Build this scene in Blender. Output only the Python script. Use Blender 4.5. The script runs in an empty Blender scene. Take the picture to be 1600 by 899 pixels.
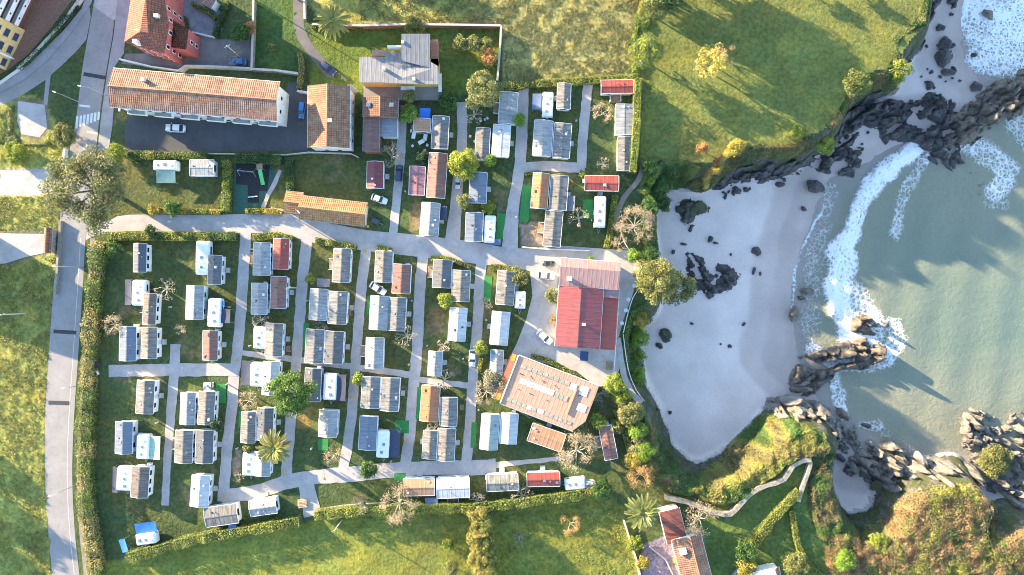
import bpy, math, random
import numpy as np
from mathutils import Vector

# ------------------------------------------------------------ camera, sky, sun, exposure
S, H = 0.15, 160.0                # metres per plan unit at lawn level, drone height
SUN_EL, SUN_AZ = 12.5, 31.0       # elevation; direction the light travels, below +x
scene = bpy.context.scene
COL = scene.collection
cam_data = bpy.data.cameras.new('camera')
cam_data.sensor_width = 36.0
cam_data.lens = 24.0
cam_data.clip_start = 1.0
cam_data.clip_end = 3000.0
cam = bpy.data.objects.new('camera', cam_data)
cam.location = (0, 0, H)
COL.objects.link(cam)
scene.camera = cam
world = bpy.data.worlds.new('World')
scene.world = world
world.use_nodes = True
_nt = world.node_tree
_sky = _nt.nodes.new('ShaderNodeTexSky')
_sky.sky_type = 'NISHITA'
_sky.sun_disc = False
_sky.sun_elevation = math.radians(SUN_EL)
_sky.sun_rotation = math.radians(-(90 - SUN_AZ))
_sky.air_density = 1.0
_sky.dust_density = 0.3
_sky.ozone_density = 1.8
_bg = _nt.nodes['Background']
_bg.inputs['Strength'].default_value = 0.15
_nt.links.new(_sky.outputs['Color'], _bg.inputs['Color'])
sun_data = bpy.data.lights.new('sun', 'SUN')
sun_data.energy = 5.0
sun_data.angle = math.radians(0.6)
sun_data.color = (1.0, 0.80, 0.50)
sun = bpy.data.objects.new('sun', sun_data)
_e, _a = math.radians(SUN_EL), math.radians(SUN_AZ)
sun.rotation_euler = Vector((math.cos(_e) * math.cos(_a), -math.cos(_e) * math.sin(_a), -math.sin(_e))).to_track_quat('-Z', 'Y').to_euler()
sun.location = (-150, 90, 120)
COL.objects.link(sun)
scene.view_settings.view_transform = 'Standard'
scene.view_settings.look = 'None'
scene.view_settings.exposure = 2.42
scene.view_settings.gamma = 1.0
scene.view_settings.use_curve_mapping = False
scene.cycles.max_bounces = 4
scene.cycles.diffuse_bounces = 2
scene.cycles.transparent_max_bounces = 4
scene.cycles.use_denoising = True
scene.cycles.denoising_prefilter = 'ACCURATE'
scene.cycles.filter_width = 1.0

# ------------------------------------------------------------ helpers
RNG = np.random.default_rng(7)
random.seed(7)

def P(px, py, z=0.0):
    k = S * (H - z) / H
    return ((px - 800.0) * k, (449.5 - py) * k)

def PA(pts, z=0.0):
    return np.array([P(a, b, z) for a, b in pts])

def _hash(ix, iy, seed):
    n = (ix.astype(np.int64) * 374761393 + iy.astype(np.int64) * 668265263 + seed * 974711) & 0x7fffffff
    n = ((n ^ (n >> 13)) * 1274126177) & 0x7fffffff
    return ((n ^ (n >> 16)) & 0xffff) / 65535.0

def vnoise(x, y, scale=1.0, seed=0):
    x = np.asarray(x, float) / scale; y = np.asarray(y, float) / scale
    ix = np.floor(x); iy = np.floor(y); fx = x - ix; fy = y - iy
    fx = fx * fx * (3 - 2 * fx); fy = fy * fy * (3 - 2 * fy)
    a = _hash(ix, iy, seed); b = _hash(ix + 1, iy, seed); c = _hash(ix, iy + 1, seed); d = _hash(ix + 1, iy + 1, seed)
    return (a * (1 - fx) + b * fx) * (1 - fy) + (c * (1 - fx) + d * fx) * fy

def fbm(x, y, scale, seed=0, octaves=4):
    v = 0.0; amp = 0.5; tot = 0.0
    for o in range(octaves):
        v = v + amp * vnoise(x, y, scale / 2 ** o, seed + o * 17); tot += amp; amp *= 0.5
    return v / tot

def seg_dist(X, Y, poly, closed=True):
    D = np.full(X.shape, 1e9)
    n = len(poly)
    for i in range(n if closed else n - 1):
        ax, ay = poly[i]; bx, by = poly[(i + 1) % n]
        dx, dy = bx - ax, by - ay
        t = np.clip(((X - ax) * dx + (Y - ay) * dy) / (dx * dx + dy * dy + 1e-9), 0, 1)
        D = np.minimum(D, np.hypot(X - ax - t * dx, Y - ay - t * dy))
    return D

def inside(X, Y, poly):
    r = np.zeros(X.shape, bool); n = len(poly)
    for i in range(n):
        ax, ay = poly[i]; bx, by = poly[(i + 1) % n]
        if ay == by: continue
        c = ((ay > Y) != (by > Y)) & (X < (bx - ax) * (Y - ay) / (by - ay) + ax)
        r ^= c
    return r

def sdist(X, Y, poly):
    """positive inside"""
    D = seg_dist(X, Y, poly)
    return np.where(inside(X, Y, poly), D, -D)

def sstep(a, b, v):
    t = np.clip((v - a) / (b - a), 0, 1)
    return t * t * (3 - 2 * t)

# ------------------------------------------------------------ materials
MATS = {}

def _n(nt, t, **kw):
    n = nt.nodes.new(t)
    for k, v in kw.items():
        if k in n.inputs.keys(): n.inputs[k].default_value = v
        else: setattr(n, k, v)
    return n

def _mix(nt, a, b, fac, mode='MIX'):
    m = nt.nodes.new('ShaderNodeMix'); m.data_type = 'RGBA'; m.blend_type = mode
    for sock, val in ((m.inputs[0], fac), (m.inputs[6], a), (m.inputs[7], b)):
        if isinstance(val, bpy.types.NodeSocket): nt.links.new(val, sock)
        elif isinstance(val, (int, float)): sock.default_value = val
        else: sock.default_value = (*val, 1.0)
    return m.outputs[2]

def _ramp(nt, src, lo, hi, a=0.0, b=1.0):
    m = nt.nodes.new('ShaderNodeMapRange'); m.inputs[1].default_value = lo; m.inputs[2].default_value = hi
    m.inputs[3].default_value = a; m.inputs[4].default_value = b
    nt.links.new(src, m.inputs[0])
    return m.outputs[0]

def _noise(nt, co, scale, detail=3.0, rough=0.55):
    n = _n(nt, 'ShaderNodeTexNoise', Scale=scale, Detail=detail, Roughness=rough)
    nt.links.new(co, n.inputs['Vector'])
    return n.outputs['Fac']

def _start(name):
    m = bpy.data.materials.new(name); m.use_nodes = True
    nt = m.node_tree
    return m, nt, nt.nodes['Principled BSDF']

def _coords(nt, scale=(1, 1, 1), kind='Object'):
    tc = nt.nodes.new('ShaderNodeTexCoord')
    mp = nt.nodes.new('ShaderNodeMapping'); mp.inputs['Scale'].default_value = scale
    nt.links.new(tc.outputs[kind], mp.inputs['Vector'])
    return mp.outputs['Vector']

def _bump(nt, bsdf, h, strength, dist=0.1):
    b = nt.nodes.new('ShaderNodeBump'); b.inputs['Strength'].default_value = strength; b.inputs['Distance'].default_value = dist
    nt.links.new(h, b.inputs['Height']); nt.links.new(b.outputs['Normal'], bsdf.inputs['Normal'])

def plain(name, col, rough=0.7, var=0.25, scale=1.5, metal=0.0, bump=0.0, kind='Object'):
    key = ('plain', name)
    if key in MATS: return MATS[key]
    m, nt, b = _start(name)
    co = _coords(nt, kind=kind)
    f = _noise(nt, co, scale, 4.0, 0.6)
    c = _mix(nt, tuple(x * (1 - var) for x in col), tuple(min(1, x * (1 + var)) for x in col), _ramp(nt, f, 0.3, 0.7))
    nt.links.new(c, b.inputs['Base Color'])
    b.inputs['Roughness'].default_value = rough
    b.inputs['Metallic'].default_value = metal
    if bump: _bump(nt, b, f, bump)
    MATS[key] = m
    return m

def glass_dark(name='dark_glass', col=(0.015, 0.02, 0.03)):
    key = ('g', name)
    if key in MATS: return MATS[key]
    m, nt, b = _start(name)
    b.inputs['Base Color'].default_value = (*col, 1); b.inputs['Roughness'].default_value = 0.12
    MATS[key] = m
    return m

def sheet_roof(col, axis='y', dirt=0.35, rough=0.55):
    """painted or fibre-cement sheets with seams every metre and rain streaks down the slope"""
    key = ('sheet', tuple(round(c, 3) for c in col), axis, dirt)
    if key in MATS: return MATS[key]
    m, nt, b = _start('roof_sheet')
    col = tuple(x * 0.66 for x in col)
    co = _coords(nt)
    st = _coords(nt, (0.35, 2.6, 1) if axis == 'y' else (2.6, 0.35, 1))
    oi = nt.nodes.new('ShaderNodeObjectInfo')
    off = nt.nodes.new('ShaderNodeVectorMath'); off.operation = 'ADD'
    sc = nt.nodes.new('ShaderNodeVectorMath'); sc.operation = 'SCALE'; sc.inputs['Scale'].default_value = 40.0
    nt.links.new(oi.outputs['Location'], sc.inputs[0]); nt.links.new(st, off.inputs[0]); nt.links.new(sc.outputs[0], off.inputs[1])
    f1 = _noise(nt, off.outputs[0], 1.0, 5.0, 0.65)
    off2 = nt.nodes.new('ShaderNodeVectorMath'); off2.operation = 'ADD'
    nt.links.new(co, off2.inputs[0]); nt.links.new(sc.outputs[0], off2.inputs[1])
    f2 = _noise(nt, off2.outputs[0], 0.55, 4.0, 0.6)
    w = _n(nt, 'ShaderNodeTexWave', Scale=0.314, Distortion=0.25, Detail=1.0)
    w.bands_direction = 'Y' if axis == 'y' else 'X'; w.wave_profile = 'SIN'
    nt.links.new(co, w.inputs['Vector'])
    seam = _ramp(nt, w.outputs['Fac'], 0.75, 1.0)
    c1 = _mix(nt, tuple(min(1, x * 1.12) for x in col), tuple(x * (1 - dirt * 1.35) for x in col), _ramp(nt, f1, 0.40, 0.68))
    c2 = _mix(nt, c1, (0.09, 0.075, 0.06), _ramp(nt, f2, 0.50, 0.72, 0.0, min(0.9, dirt * 1.5)))
    c3 = _mix(nt, c2, tuple(x * 0.55 for x in col), _ramp(nt, seam, 0.0, 1.0, 0.0, 0.22))
    nt.links.new(c3, b.inputs['Base Color'])
    b.inputs['Roughness'].default_value = rough
    _bump(nt, b, seam, 0.3, 0.05)
    MATS[key] = m
    return m

def tile_roof(col, axis='y', rows=0.42, lich=0.3, pale=(0.5, 0.42, 0.33)):
    """clay pantiles: courses across the slope, joints, tile to tile colour changes, lichen"""
    key = ('tile', tuple(round(c, 3) for c in col), axis, lich)
    if key in MATS: return MATS[key]
    m, nt, b = _start('roof_tiles')
    col = tuple(x * 0.62 for x in col); pale = tuple(x * 0.6 for x in pale)
    co = _coords(nt)
    tco = co
    br = _n(nt, 'ShaderNodeTexBrick', Scale=1.0)
    br.offset = 0.0
    br.inputs['Color1'].default_value = (*tuple(x * 1.25 for x in col), 1)
    br.inputs['Color2'].default_value = (*tuple(x * 0.72 for x in col), 1)
    br.inputs['Mortar'].default_value = (*tuple(x * 0.38 for x in col), 1)
    br.inputs['Mortar Size'].default_value = 0.05
    br.inputs['Brick Width'].default_value = 0.5
    br.inputs['Row Height'].default_value = 0.5
    nt.links.new(tco, br.inputs['Vector'])
    f = _noise(nt, co, 0.5, 5.0, 0.65)
    f2 = _noise(nt, co, 3.5, 3.0, 0.6)
    c = _mix(nt, br.outputs['Color'], pale, _ramp(nt, f, 0.44, 0.66, 0.0, min(1.0, lich * 1.5)))
    c = _mix(nt, c, tuple(x * 0.4 for x in col), _ramp(nt, f2, 0.55, 0.8, 0.0, 0.55))
    nt.links.new(c, b.inputs['Base Color'])
    b.inputs['Roughness'].default_value = 0.85
    w = _n(nt, 'ShaderNodeTexWave', Scale=0.7, Distortion=0.4, Detail=1.0)
    w.bands_direction = 'Y' if axis == 'y' else 'X'
    nt.links.new(co, w.inputs['Vector'])
    _bump(nt, b, w.outputs['Fac'], 0.6, 0.08)
    MATS[key] = m
    return m

def leaf_mat(name='foliage', rough=0.6, trans=0.4):
    key = ('leaf', name)
    if key in MATS: return MATS[key]
    m, nt, b = _start(name)
    at = nt.nodes.new('ShaderNodeAttribute'); at.attribute_name = 'Col'
    nt.links.new(at.outputs['Color'], b.inputs['Base Color'])
    b.inputs['Roughness'].default_value = rough
    tr = nt.nodes.new('ShaderNodeBsdfTranslucent')
    nt.links.new(at.outputs['Color'], tr.inputs['Color'])
    ms = nt.nodes.new('ShaderNodeMixShader'); ms.inputs[0].default_value = trans
    nt.links.new(b.outputs[0], ms.inputs[1]); nt.links.new(tr.outputs[0], ms.inputs[2])
    nt.links.new(ms.outputs[0], nt.nodes['Material Output'].inputs['Surface'])
    MATS[key] = m
    return m

# ------------------------------------------------------------ objects
def mesh_np(name, verts, faces, col=None, smooth=False):
    """faces: (n,3) or (n,4) int array"""
    verts = np.asarray(verts, np.float32); faces = np.asarray(faces, np.int32)
    me = bpy.data.meshes.new(name)
    n, k = faces.shape
    me.vertices.add(len(verts)); me.vertices.foreach_set('co', verts.ravel())
    me.loops.add(n * k); me.loops.foreach_set('vertex_index', faces.ravel())
    me.polygons.add(n); me.polygons.foreach_set('loop_start', np.arange(0, n * k, k, dtype=np.int32))
    me.polygons.foreach_set('loop_total', np.full(n, k, np.int32))
    if smooth: me.polygons.foreach_set('use_smooth', np.ones(n, bool))
    if col is not None:
        col = np.asarray(col, np.float32)
        if col.shape[1] == 3: col = np.concatenate([col, np.ones((len(col), 1), np.float32)], 1)
        at = me.attributes.new('Col', 'FLOAT_COLOR', 'POINT')
        at.data.foreach_set('color', col.ravel())
    me.update(); me.validate()
    return me

def link(name, me, mat=None, parent=None, loc=(0, 0, 0), rz=0.0):
    if mat is not None and not me.materials: me.materials.append(mat)
    o = bpy.data.objects.new(name, me); COL.objects.link(o)
    o.location = loc
    if rz: o.rotation_euler = (0, 0, rz)
    if parent is not None: o.parent = parent
    return o

def tag(o, label=None, cat=None, group=None, kind=None):
    if label:
        o['label'] = label
    if cat: o['category'] = cat
    if group: o['group'] = group
    if kind: o['kind'] = kind
    return o

def thing(name, label, cat, loc=(0, 0, 0), rz=0.0, group=None):
    o = bpy.data.objects.new(name, None); COL.objects.link(o)
    o.empty_display_size = 0.5
    o.location = loc; o.rotation_euler = (0, 0, rz)
    return tag(o, label, cat, group)

class MB:
    def __init__(s): s.v = []; s.f = []
    def add(s, vs, fs):
        b = len(s.v); s.v += [tuple(v) for v in vs]; s.f += [tuple(b + i for i in f) for f in fs]; return s
    def box(s, c, d, rz=0.0, top=1.0):
        x, y, z = d[0] / 2, d[1] / 2, d[2] / 2; ca, sa = math.cos(rz), math.sin(rz); vs = []
        for dz, k in ((-z, 1.0), (z, top)):
            for dx, dy in ((-x, -y), (x, -y), (x, y), (-x, y)):
                dx *= k; dy *= k
                vs.append((c[0] + dx * ca - dy * sa, c[1] + dx * sa + dy * ca, c[2] + dz))
        return s.add(vs, [(3, 2, 1, 0), (4, 5, 6, 7), (0, 1, 5, 4), (1, 2, 6, 5), (2, 3, 7, 6), (3, 0, 4, 7)])
    def prism(s, poly, z0, z1):
        n = len(poly); vs = [(p[0], p[1], z0) for p in poly] + [(p[0], p[1], z1) for p in poly]
        a = sum(poly[i][0] * poly[(i + 1) % n][1] - poly[(i + 1) % n][0] * poly[i][1] for i in range(n))
        up = tuple(range(n, 2 * n)); dn = tuple(range(n - 1, -1, -1))
        sd = [(i, (i + 1) % n, n + (i + 1) % n, n + i) for i in range(n)]
        fs = [up, dn] + sd
        if a < 0: fs = [tuple(reversed(f)) for f in fs]
        return s.add(vs, fs)
    def tube(s, p0, p1, r0, r1=None, n=6):
        r1 = r0 if r1 is None else r1
        p0 = Vector(p0); p1 = Vector(p1); d = (p1 - p0)
        if d.length < 1e-6: return s
        d.normalize(); u = d.orthogonal().normalized(); w = d.cross(u); vs = []
        for p, r in ((p0, r0), (p1, r1)):
            for i in range(n):
                t = 2 * math.pi * i / n
                vs.append(p + (u * math.cos(t) + w * math.sin(t)) * r)
        fs = [(i, (i + 1) % n, n + (i + 1) % n, n + i) for i in range(n)] + [tuple(range(n - 1, -1, -1)), tuple(range(n, 2 * n))]
        return s.add(vs, fs)
    def rings(s, rings, cap=True):
        """stack of equal-length vertex rings"""
        n = len(rings[0]); vs = [v for r in rings for v in r]; fs = []
        for k in range(len(rings) - 1):
            for i in range(n):
                j = (i + 1) % n
                fs.append((k * n + i, k * n + j, (k + 1) * n + j, (k + 1) * n + i))
        if cap: fs += [tuple(range(n - 1, -1, -1)), tuple((len(rings) - 1) * n + i for i in range(n))]
        return s.add(vs, fs)
    def mesh(s, name, smooth=False):
        me = bpy.data.meshes.new(name); me.from_pydata(s.v, [], s.f)
        if smooth: me.polygons.foreach_set('use_smooth', np.ones(len(me.polygons), bool))
        me.update(); return me
    def build(s, name, mat, parent=None, smooth=False, loc=(0, 0, 0), rz=0.0):
        return link(name, s.mesh(name, smooth), mat, parent, loc, rz)

def flat_poly(name, pts, z, mat, parent=None):
    """a flat sheet from a possibly concave outline"""
    from mathutils.geometry import tessellate_polygon
    tr = []
    for t in tessellate_polygon([[Vector((x, y, 0)) for x, y in pts]]):
        (ax, ay), (bx, by), (cx, cy) = (pts[i] for i in t)
        tr.append(tuple(t) if (bx - ax) * (cy - ay) - (by - ay) * (cx - ax) > 0 else tuple(reversed(t)))
    me = bpy.data.meshes.new(name); me.from_pydata([(x, y, z) for x, y in pts], [], tr); me.update()
    return link(name, me, mat, parent)

def spline(pts, step=2.0):
    """Catmull-Rom through points, resampled"""
    pts = [np.array(p, float) for p in pts]; out = []
    q = [2 * pts[0] - pts[1]] + pts + [2 * pts[-1] - pts[-2]]
    for i in range(1, len(q) - 2):
        n = max(1, int(np.linalg.norm(q[i + 1] - q[i]) / step))
        for k in range(n):
            t = k / n
            out.append(0.5 * ((2 * q[i]) + (-q[i - 1] + q[i + 1]) * t + (2 * q[i - 1] - 5 * q[i] + 4 * q[i + 1] - q[i + 2]) * t * t + (-q[i - 1] + 3 * q[i] - 3 * q[i + 1] + q[i + 2]) * t ** 3))
    out.append(pts[-1])
    return np.array(out)

def offset_line(c, off):
    d = np.gradient(c, axis=0); d /= np.linalg.norm(d, axis=1, keepdims=True) + 1e-9
    nrm = np.stack([-d[:, 1], d[:, 0]], 1)
    return c + nrm * np.asarray(off).reshape(-1, 1)

ORD = ['first', 'second', 'third', 'fourth', 'fifth', 'sixth', 'seventh', 'eighth', 'ninth', 'tenth']
# ------------------------------------------------------------ terrain
SEA = -11.0
LAND = PA([(1475, -900), (1462, -60), (1450, 0), (1447, 40), (1428, 55), (1408, 85), (1400, 104), (1345, 118), (1328, 140), (1316, 170), (1300, 196),
           (1266, 210), (1236, 226), (1190, 226), (1150, 236), (1126, 246), (1108, 256), (1072, 252), (1030, 252), (1010, 285), (1001, 328),
           (1003, 370), (1010, 400), (1018, 440), (1010, 470), (990, 482), (978, 505), (972, 530), (973, 565), (980, 600), (990, 625), (1004, 650),
           (1018, 690), (1038, 730), (1068, 764), (1108, 772), (1150, 754), (1188, 730), (1218, 702), (1236, 678), (1262, 672), (1292, 684), (1306, 702),
           (1298, 725), (1294, 750), (1300, 790), (1314, 832), (1345, 860), (1398, 852), (1424, 826), (1430, 798), (1448, 780), (1482, 768),
           (1522, 760), (1538, 778), (1544, 802), (1535, 832), (1545, 862), (1576, 850), (1612, 832), (1800, 850), (2600, 1200), (2600, 3000), (-3000, 3000), (-3000, -3000), (1475, -3000)])
WATER = PA([(1900, -900), (1530, -200), (1516, 0), (1506, 38), (1505, 75), (1515, 100), (1530, 118), (1545, 140), (1540, 170), (1512, 205), (1478, 230), (1430, 226),
            (1330, 268), (1300, 280), (1285, 318), (1270, 350), (1254, 385), (1244, 430), (1238, 470), (1241, 520), (1250, 560), (1270, 600), (1288, 636),
            (1305, 655), (1330, 682), (1352, 705), (1400, 722), (1480, 730), (1530, 745), (1580, 790), (1640, 850), (2700, 1100), (3400, 1000), (3400, -900)], SEA)

def coast(X, Y):
    d = -sdist(X, Y, LAND)
    d = d + (fbm(X, Y, 7.0, 5, 3) - 0.5) * 2.2 * sstep(-2, 2, d)
    return d

def terrain_z(X, Y, d=None):
    X = np.asarray(X, float); Y = np.asarray(Y, float)
    if d is None: d = coast(X, Y)
    w = 5.0 + 2.5 * fbm(X, Y, 12.0, 9, 2)
    dw = sdist(X, Y, WATER)
    beach = SEA - 0.055 * dw
    beach = np.where(dw > 0, SEA - 0.09 * dw, np.minimum(beach, -9.9))
    beach = np.maximum(beach, -15.0) + 0.10 * (fbm(X, Y, 9.0, 31, 3) - 0.5)
    t = sstep(0.0, 1.0, d / w)
    z = beach * t
    rag = np.clip(t * (1 - t) * 4, 0, 1)
    z = z + rag * (fbm(X, Y, 2.2, 41, 4) - 0.5) * 2.2
    return z

def tz(x, y):
    return float(terrain_z(np.array([x]), np.array([y]))[0])

def _axis(lo, hi, step, far):
    a = np.arange(lo, hi + step, step)
    o = np.array([2, 5, 10, 20, 40, 80, 150, 260, 420, 650]) if far else np.array([])
    return np.concatenate([(lo - o)[::-1], a, a[-1] + o])

ZONES = [  # outline, base colour, tussock height
    ([(-900, 150), (60, 150), (105, 215), (100, 260), (92, 340), (84, 440), (75, 560), (70, 640), (70, 720), (74, 800), (84, 950), (84, 2000), (-900, 2000)], (0.225, 0.245, 0.045), 0.05),
    ([(500, -900), (1012, -900), (1002, 60), (996, 118), (920, 126), (786, 136), (783, 40), (640, 38), (500, 34), (478, 0)], (0.245, 0.240, 0.062), 0.05),
    ([(500, -900), (640, -900), (800, -20), (720, 36), (500, 34)], (0.21, 0.225, 0.045), 0.05),
    ([(1002, -900), (1500, -900), (1500, 60), (1350, 130), (1290, 220), (1180, 240), (1080, 290), (1000, 290), (998, 120)], (0.112, 0.140, 0.028), 0.035),
    ([(130, 880), (200, 872), (300, 848), (470, 820), (490, 812), (620, 806), (760, 800), (940, 776), (990, 800), (1000, 900), (1000, 2000), (130, 2000)], (0.145, 0.172, 0.026), 0.05),
    ([(780, 800), (960, 780), (990, 800), (1000, 900), (1000, 1200), (790, 1200)], (0.14, 0.16, 0.024), 0.09),
    ([(388, -50), (460, -50), (462, 60), (470, 112), (396, 108)], (0.050, 0.095, 0.020), 0.03),
    ([(340, -50), (392, -50), (392, 60), (350, 60), (330, 55)], (0.050, 0.080, 0.024), 0.03),
    ([(486, 38), (782, 38), (780, 150), (560, 150), (486, 140)], (0.085, 0.13, 0.020), 0.02),
    ([(1100, 780), (1270, 720), (1262, 790), (1300, 840), (1300, 1000), (1060, 1000), (1080, 830)], (0.080, 0.125, 0.024), 0.03),
    ([(1330, 800), (1400, 776), (1540, 758), (1640, 840), (1800, 1100), (1290, 1100), (1290, 840)], (0.150, 0.120, 0.045), 0.1),
    ([(-60, 358), (76, 360), (76, 398), (40, 408), (8, 418), (-60, 420)], (0.15, 0.15, 0.06), 0.0),
    ([(20, 150), (76, 156), (80, 206), (60, 222), (28, 214)], (0.15, 0.15, 0.06), 0.0),
    ([(0, 264), (92, 262), (94, 306), (0, 308)], (0.30, 0.27, 0.22), 0.0),
    ([(812, 350), (848, 346), (846, 384), (812, 382)], (0.22, 0.18, 0.11), 0.02),
    ([(645, 320), (662, 316), (662, 360), (642, 362)], (0.14, 0.12, 0.05), 0.02),
    ([(668, 480), (694, 476), (692, 522), (664, 522)], (0.13, 0.11, 0.04), 0.02),
    ([(466, 640), (488, 638), (484, 668), (462, 668)], (0.17, 0.14, 0.04), 0.02),
    ([(368, 700), (376, 700), (376, 740), (364, 742)], (0.20, 0.16, 0.09), 0.0),
    ([(1005, 850), (1055, 830), (1070, 900), (1080, 1000), (1005, 1000)], (0.20, 0.17, 0.15), 0.0),
]

def build_terrain():
    xs = _axis(-142, 150, 0.62, True); ys = _axis(-86, 90, 0.62, True)
    X, Y = np.meshgrid(xs, ys); nx, ny = len(xs), len(ys)
    d = coast(X, Y); Z = terrain_z(X, Y, d)
    PX = X / S + 800; PY = 449.5 - Y / S
    wob = 5.0
    WX = PX + (fbm(X, Y, 3.0, 61) - 0.5) * wob; WY = PY + (fbm(X, Y, 3.0, 67) - 0.5) * wob
    C = np.empty(X.shape + (3,)); C[:] = (0.055, 0.086, 0.024)  # camp lawn: its shade is put into this darker green; sunlit fields are lifted
    T = np.full(X.shape, 0.012)
    for poly, c, t in ZONES:
        k = inside(WX, WY, poly)
        C[k] = c; T[k] = t
    big = fbm(X, Y, 22.0, 71, 4)[..., None]; mid = fbm(X, Y, 4.0, 73, 3)[..., None]
    C = C * (0.95 + 0.80 * mid) * np.array([1.04, 0.96, 1.45])
    fine = fbm(X, Y, 1.4, 77, 3)[..., None]; worn = sstep(0.60, 0.74, fbm(X, Y, 7.0, 97, 4))[..., None] * sstep(0.4, 0.65, fine)
    dry = sstep(0.48, 0.72, big)
    C = C * (1 - dry * 0.35) + np.array([0.15, 0.13, 0.045]) * dry * 0.35
    camp = ((PX > 150) & (PX < 1000) & (PY > 130) & (PY < 800))[..., None]
    C = C * (1 - 0.7 * worn * camp) + np.array([0.19, 0.155, 0.09]) * 0.7 * worn * camp
    C = C * (0.80 + 0.40 * fine)
    tus = fbm(X, Y, 1.7, 79, 3)
    on = (d < -0.3)
    Z = Z + np.where(on, T * 1.6 * sstep(0.35, 0.8, tus), 0.0)
    idx = np.arange(nx * ny).reshape(ny, nx)
    q = np.stack([idx[:-1, :-1], idx[:-1, 1:], idx[1:, 1:], idx[1:, :-1]], -1).reshape(-1, 4)
    V = np.stack([X, Y, Z], -1).reshape(-1, 3); Cf = C.reshape(-1, 3)
    dc = d.ravel()[q].mean(1); w = 5.6
    dwat = sdist(X, Y, WATER).ravel()
    wn = dwat + 9 * (fbm(X, Y, 18.0, 83, 3).ravel() - 0.5); wet = 0.55 * sstep(-13.0, -11.2, wn) + 0.25 * sstep(-7.5, -6.0, wn) + 0.2 * sstep(-3, 0, wn)
    cls = np.where(dc < 0.0, 0, np.where(dc < w, 1, 2))
    for k, nm, mt in ((0, 'ground', grass_mat()), (1, 'cliff', cliff_mat()), (2, 'beach_sand', sand_mat())):
        f = q[cls == k]; used, inv = np.unique(f, return_inverse=True)
        col = Cf[used] if k == 0 else (np.repeat(sstep(4.2, 5.9, d.ravel()[used])[:, None], 3, 1) if k == 1 else np.repeat(wet[used][:, None], 3, 1))
        o = link(nm, mesh_np(nm, V[used], inv.reshape(-1, 4), col, True), mt)
        tag(o, {0: 'grassy plateau carrying the campsite, fields and gardens', 1: 'steep overgrown slope between the plateau and the cove', 2: 'pale sand beach of the cove in shade'}[k],
            {0: 'ground', 1: 'cliff', 2: 'beach'}[k], kind='structure')

def grass_mat():
    m, nt, b = _start('grass')
    at = nt.nodes.new('ShaderNodeAttribute'); at.attribute_name = 'Col'
    co = _coords(nt)
    f = _noise(nt, co, 1.1, 5.0, 0.7); f2 = _noise(nt, co, 0.18, 3.0, 0.5)
    g = _mix(nt, at.outputs['Color'], (0.55, 0.6, 0.5), 1.0, 'MULTIPLY')
    c = _mix(nt, g, at.outputs['Color'], _ramp(nt, f, 0.36, 0.6))
    y = _mix(nt, c, (1.35, 1.12, 0.9), _ramp(nt, f2, 0.4, 0.7, 0.0, 1.0), 'MULTIPLY')
    nt.links.new(y, b.inputs['Base Color'])
    b.inputs['Roughness'].default_value = 0.9
    b.inputs['Specular IOR Level'].default_value = 0.15
    _bump(nt, b, f, 0.9, 0.45)
    return m

def cliff_mat():
    m, nt, b = _start('cliff_rock_and_scrub')
    co = _coords(nt)
    f = _noise(nt, co, 0.35, 5.0, 0.65); f2 = _noise(nt, co, 1.6, 5.0, 0.7)
    rock = _mix(nt, (0.045, 0.04, 0.042), (0.16, 0.14, 0.125), _ramp(nt, f2, 0.35, 0.7))
    veg = _mix(nt, (0.025, 0.04, 0.014), (0.085, 0.085, 0.03), _ramp(nt, f2, 0.35, 0.7))
    c = _mix(nt, rock, veg, _ramp(nt, f, 0.40, 0.52))
    at = nt.nodes.new('ShaderNodeAttribute'); at.attribute_name = 'Col'
    ad = nt.nodes.new('ShaderNodeMath'); ad.operation = 'MULTIPLY_ADD'; nt.links.new(f2, ad.inputs[0]); ad.inputs[1].default_value = 0.9; nt.links.new(at.outputs['Fac'], ad.inputs[2])
    c = _mix(nt, c, (0.47, 0.41, 0.37), _ramp(nt, ad.outputs[0], 0.85, 1.05))
    nt.links.new(c, b.inputs['Base Color'])
    b.inputs['Roughness'].default_value = 0.9
    _bump(nt, b, f2, 1.0, 0.5)
    return m

def sand_mat():
    m, nt, b = _start('sand')
    at = nt.nodes.new('ShaderNodeAttribute'); at.attribute_name = 'Col'
    co = _coords(nt)
    f = _noise(nt, co, 0.12, 4.0, 0.55); f2 = _noise(nt, co, 3.0, 4.0, 0.7)
    dry = _mix(nt, (0.60, 0.475, 0.425), (0.70, 0.565, 0.505), _ramp(nt, f, 0.35, 0.65))
    wet = _mix(nt, (0.355, 0.265, 0.225), (0.425, 0.32, 0.275), _ramp(nt, f, 0.35, 0.65))
    c = _mix(nt, dry, wet, at.outputs['Color'])
    c = _mix(nt, c, (0.84, 0.83, 0.82), _ramp(nt, f2, 0.5, 0.72, 0.0, 1.0), 'MULTIPLY')
    vs = _n(nt, 'ShaderNodeTexVoronoi', Scale=1.3); nt.links.new(co, vs.inputs['Vector']); f4 = _noise(nt, co, 0.22, 3.0, 0.6)
    spk = nt.nodes.new('ShaderNodeMath'); spk.operation = 'MULTIPLY'; nt.links.new(_ramp(nt, vs.outputs['Distance'], 0.06, 0.16, 1.0, 0.0), spk.inputs[0]); nt.links.new(_ramp(nt, f4, 0.52, 0.62), spk.inputs[1])
    c = _mix(nt, c, (0.16, 0.13, 0.12), _ramp(nt, spk.outputs[0], 0.0, 1.0, 0.0, 0.6))
    nt.links.new(c, b.inputs['Base Color'])
    nt.links.new(_ramp(nt, at.outputs['Fac'], 0.3, 1.0, 0.9, 0.35), b.inputs['Roughness'])
    _bump(nt, b, f2, 0.5, 0.15)
    return m

build_terrain()

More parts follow.
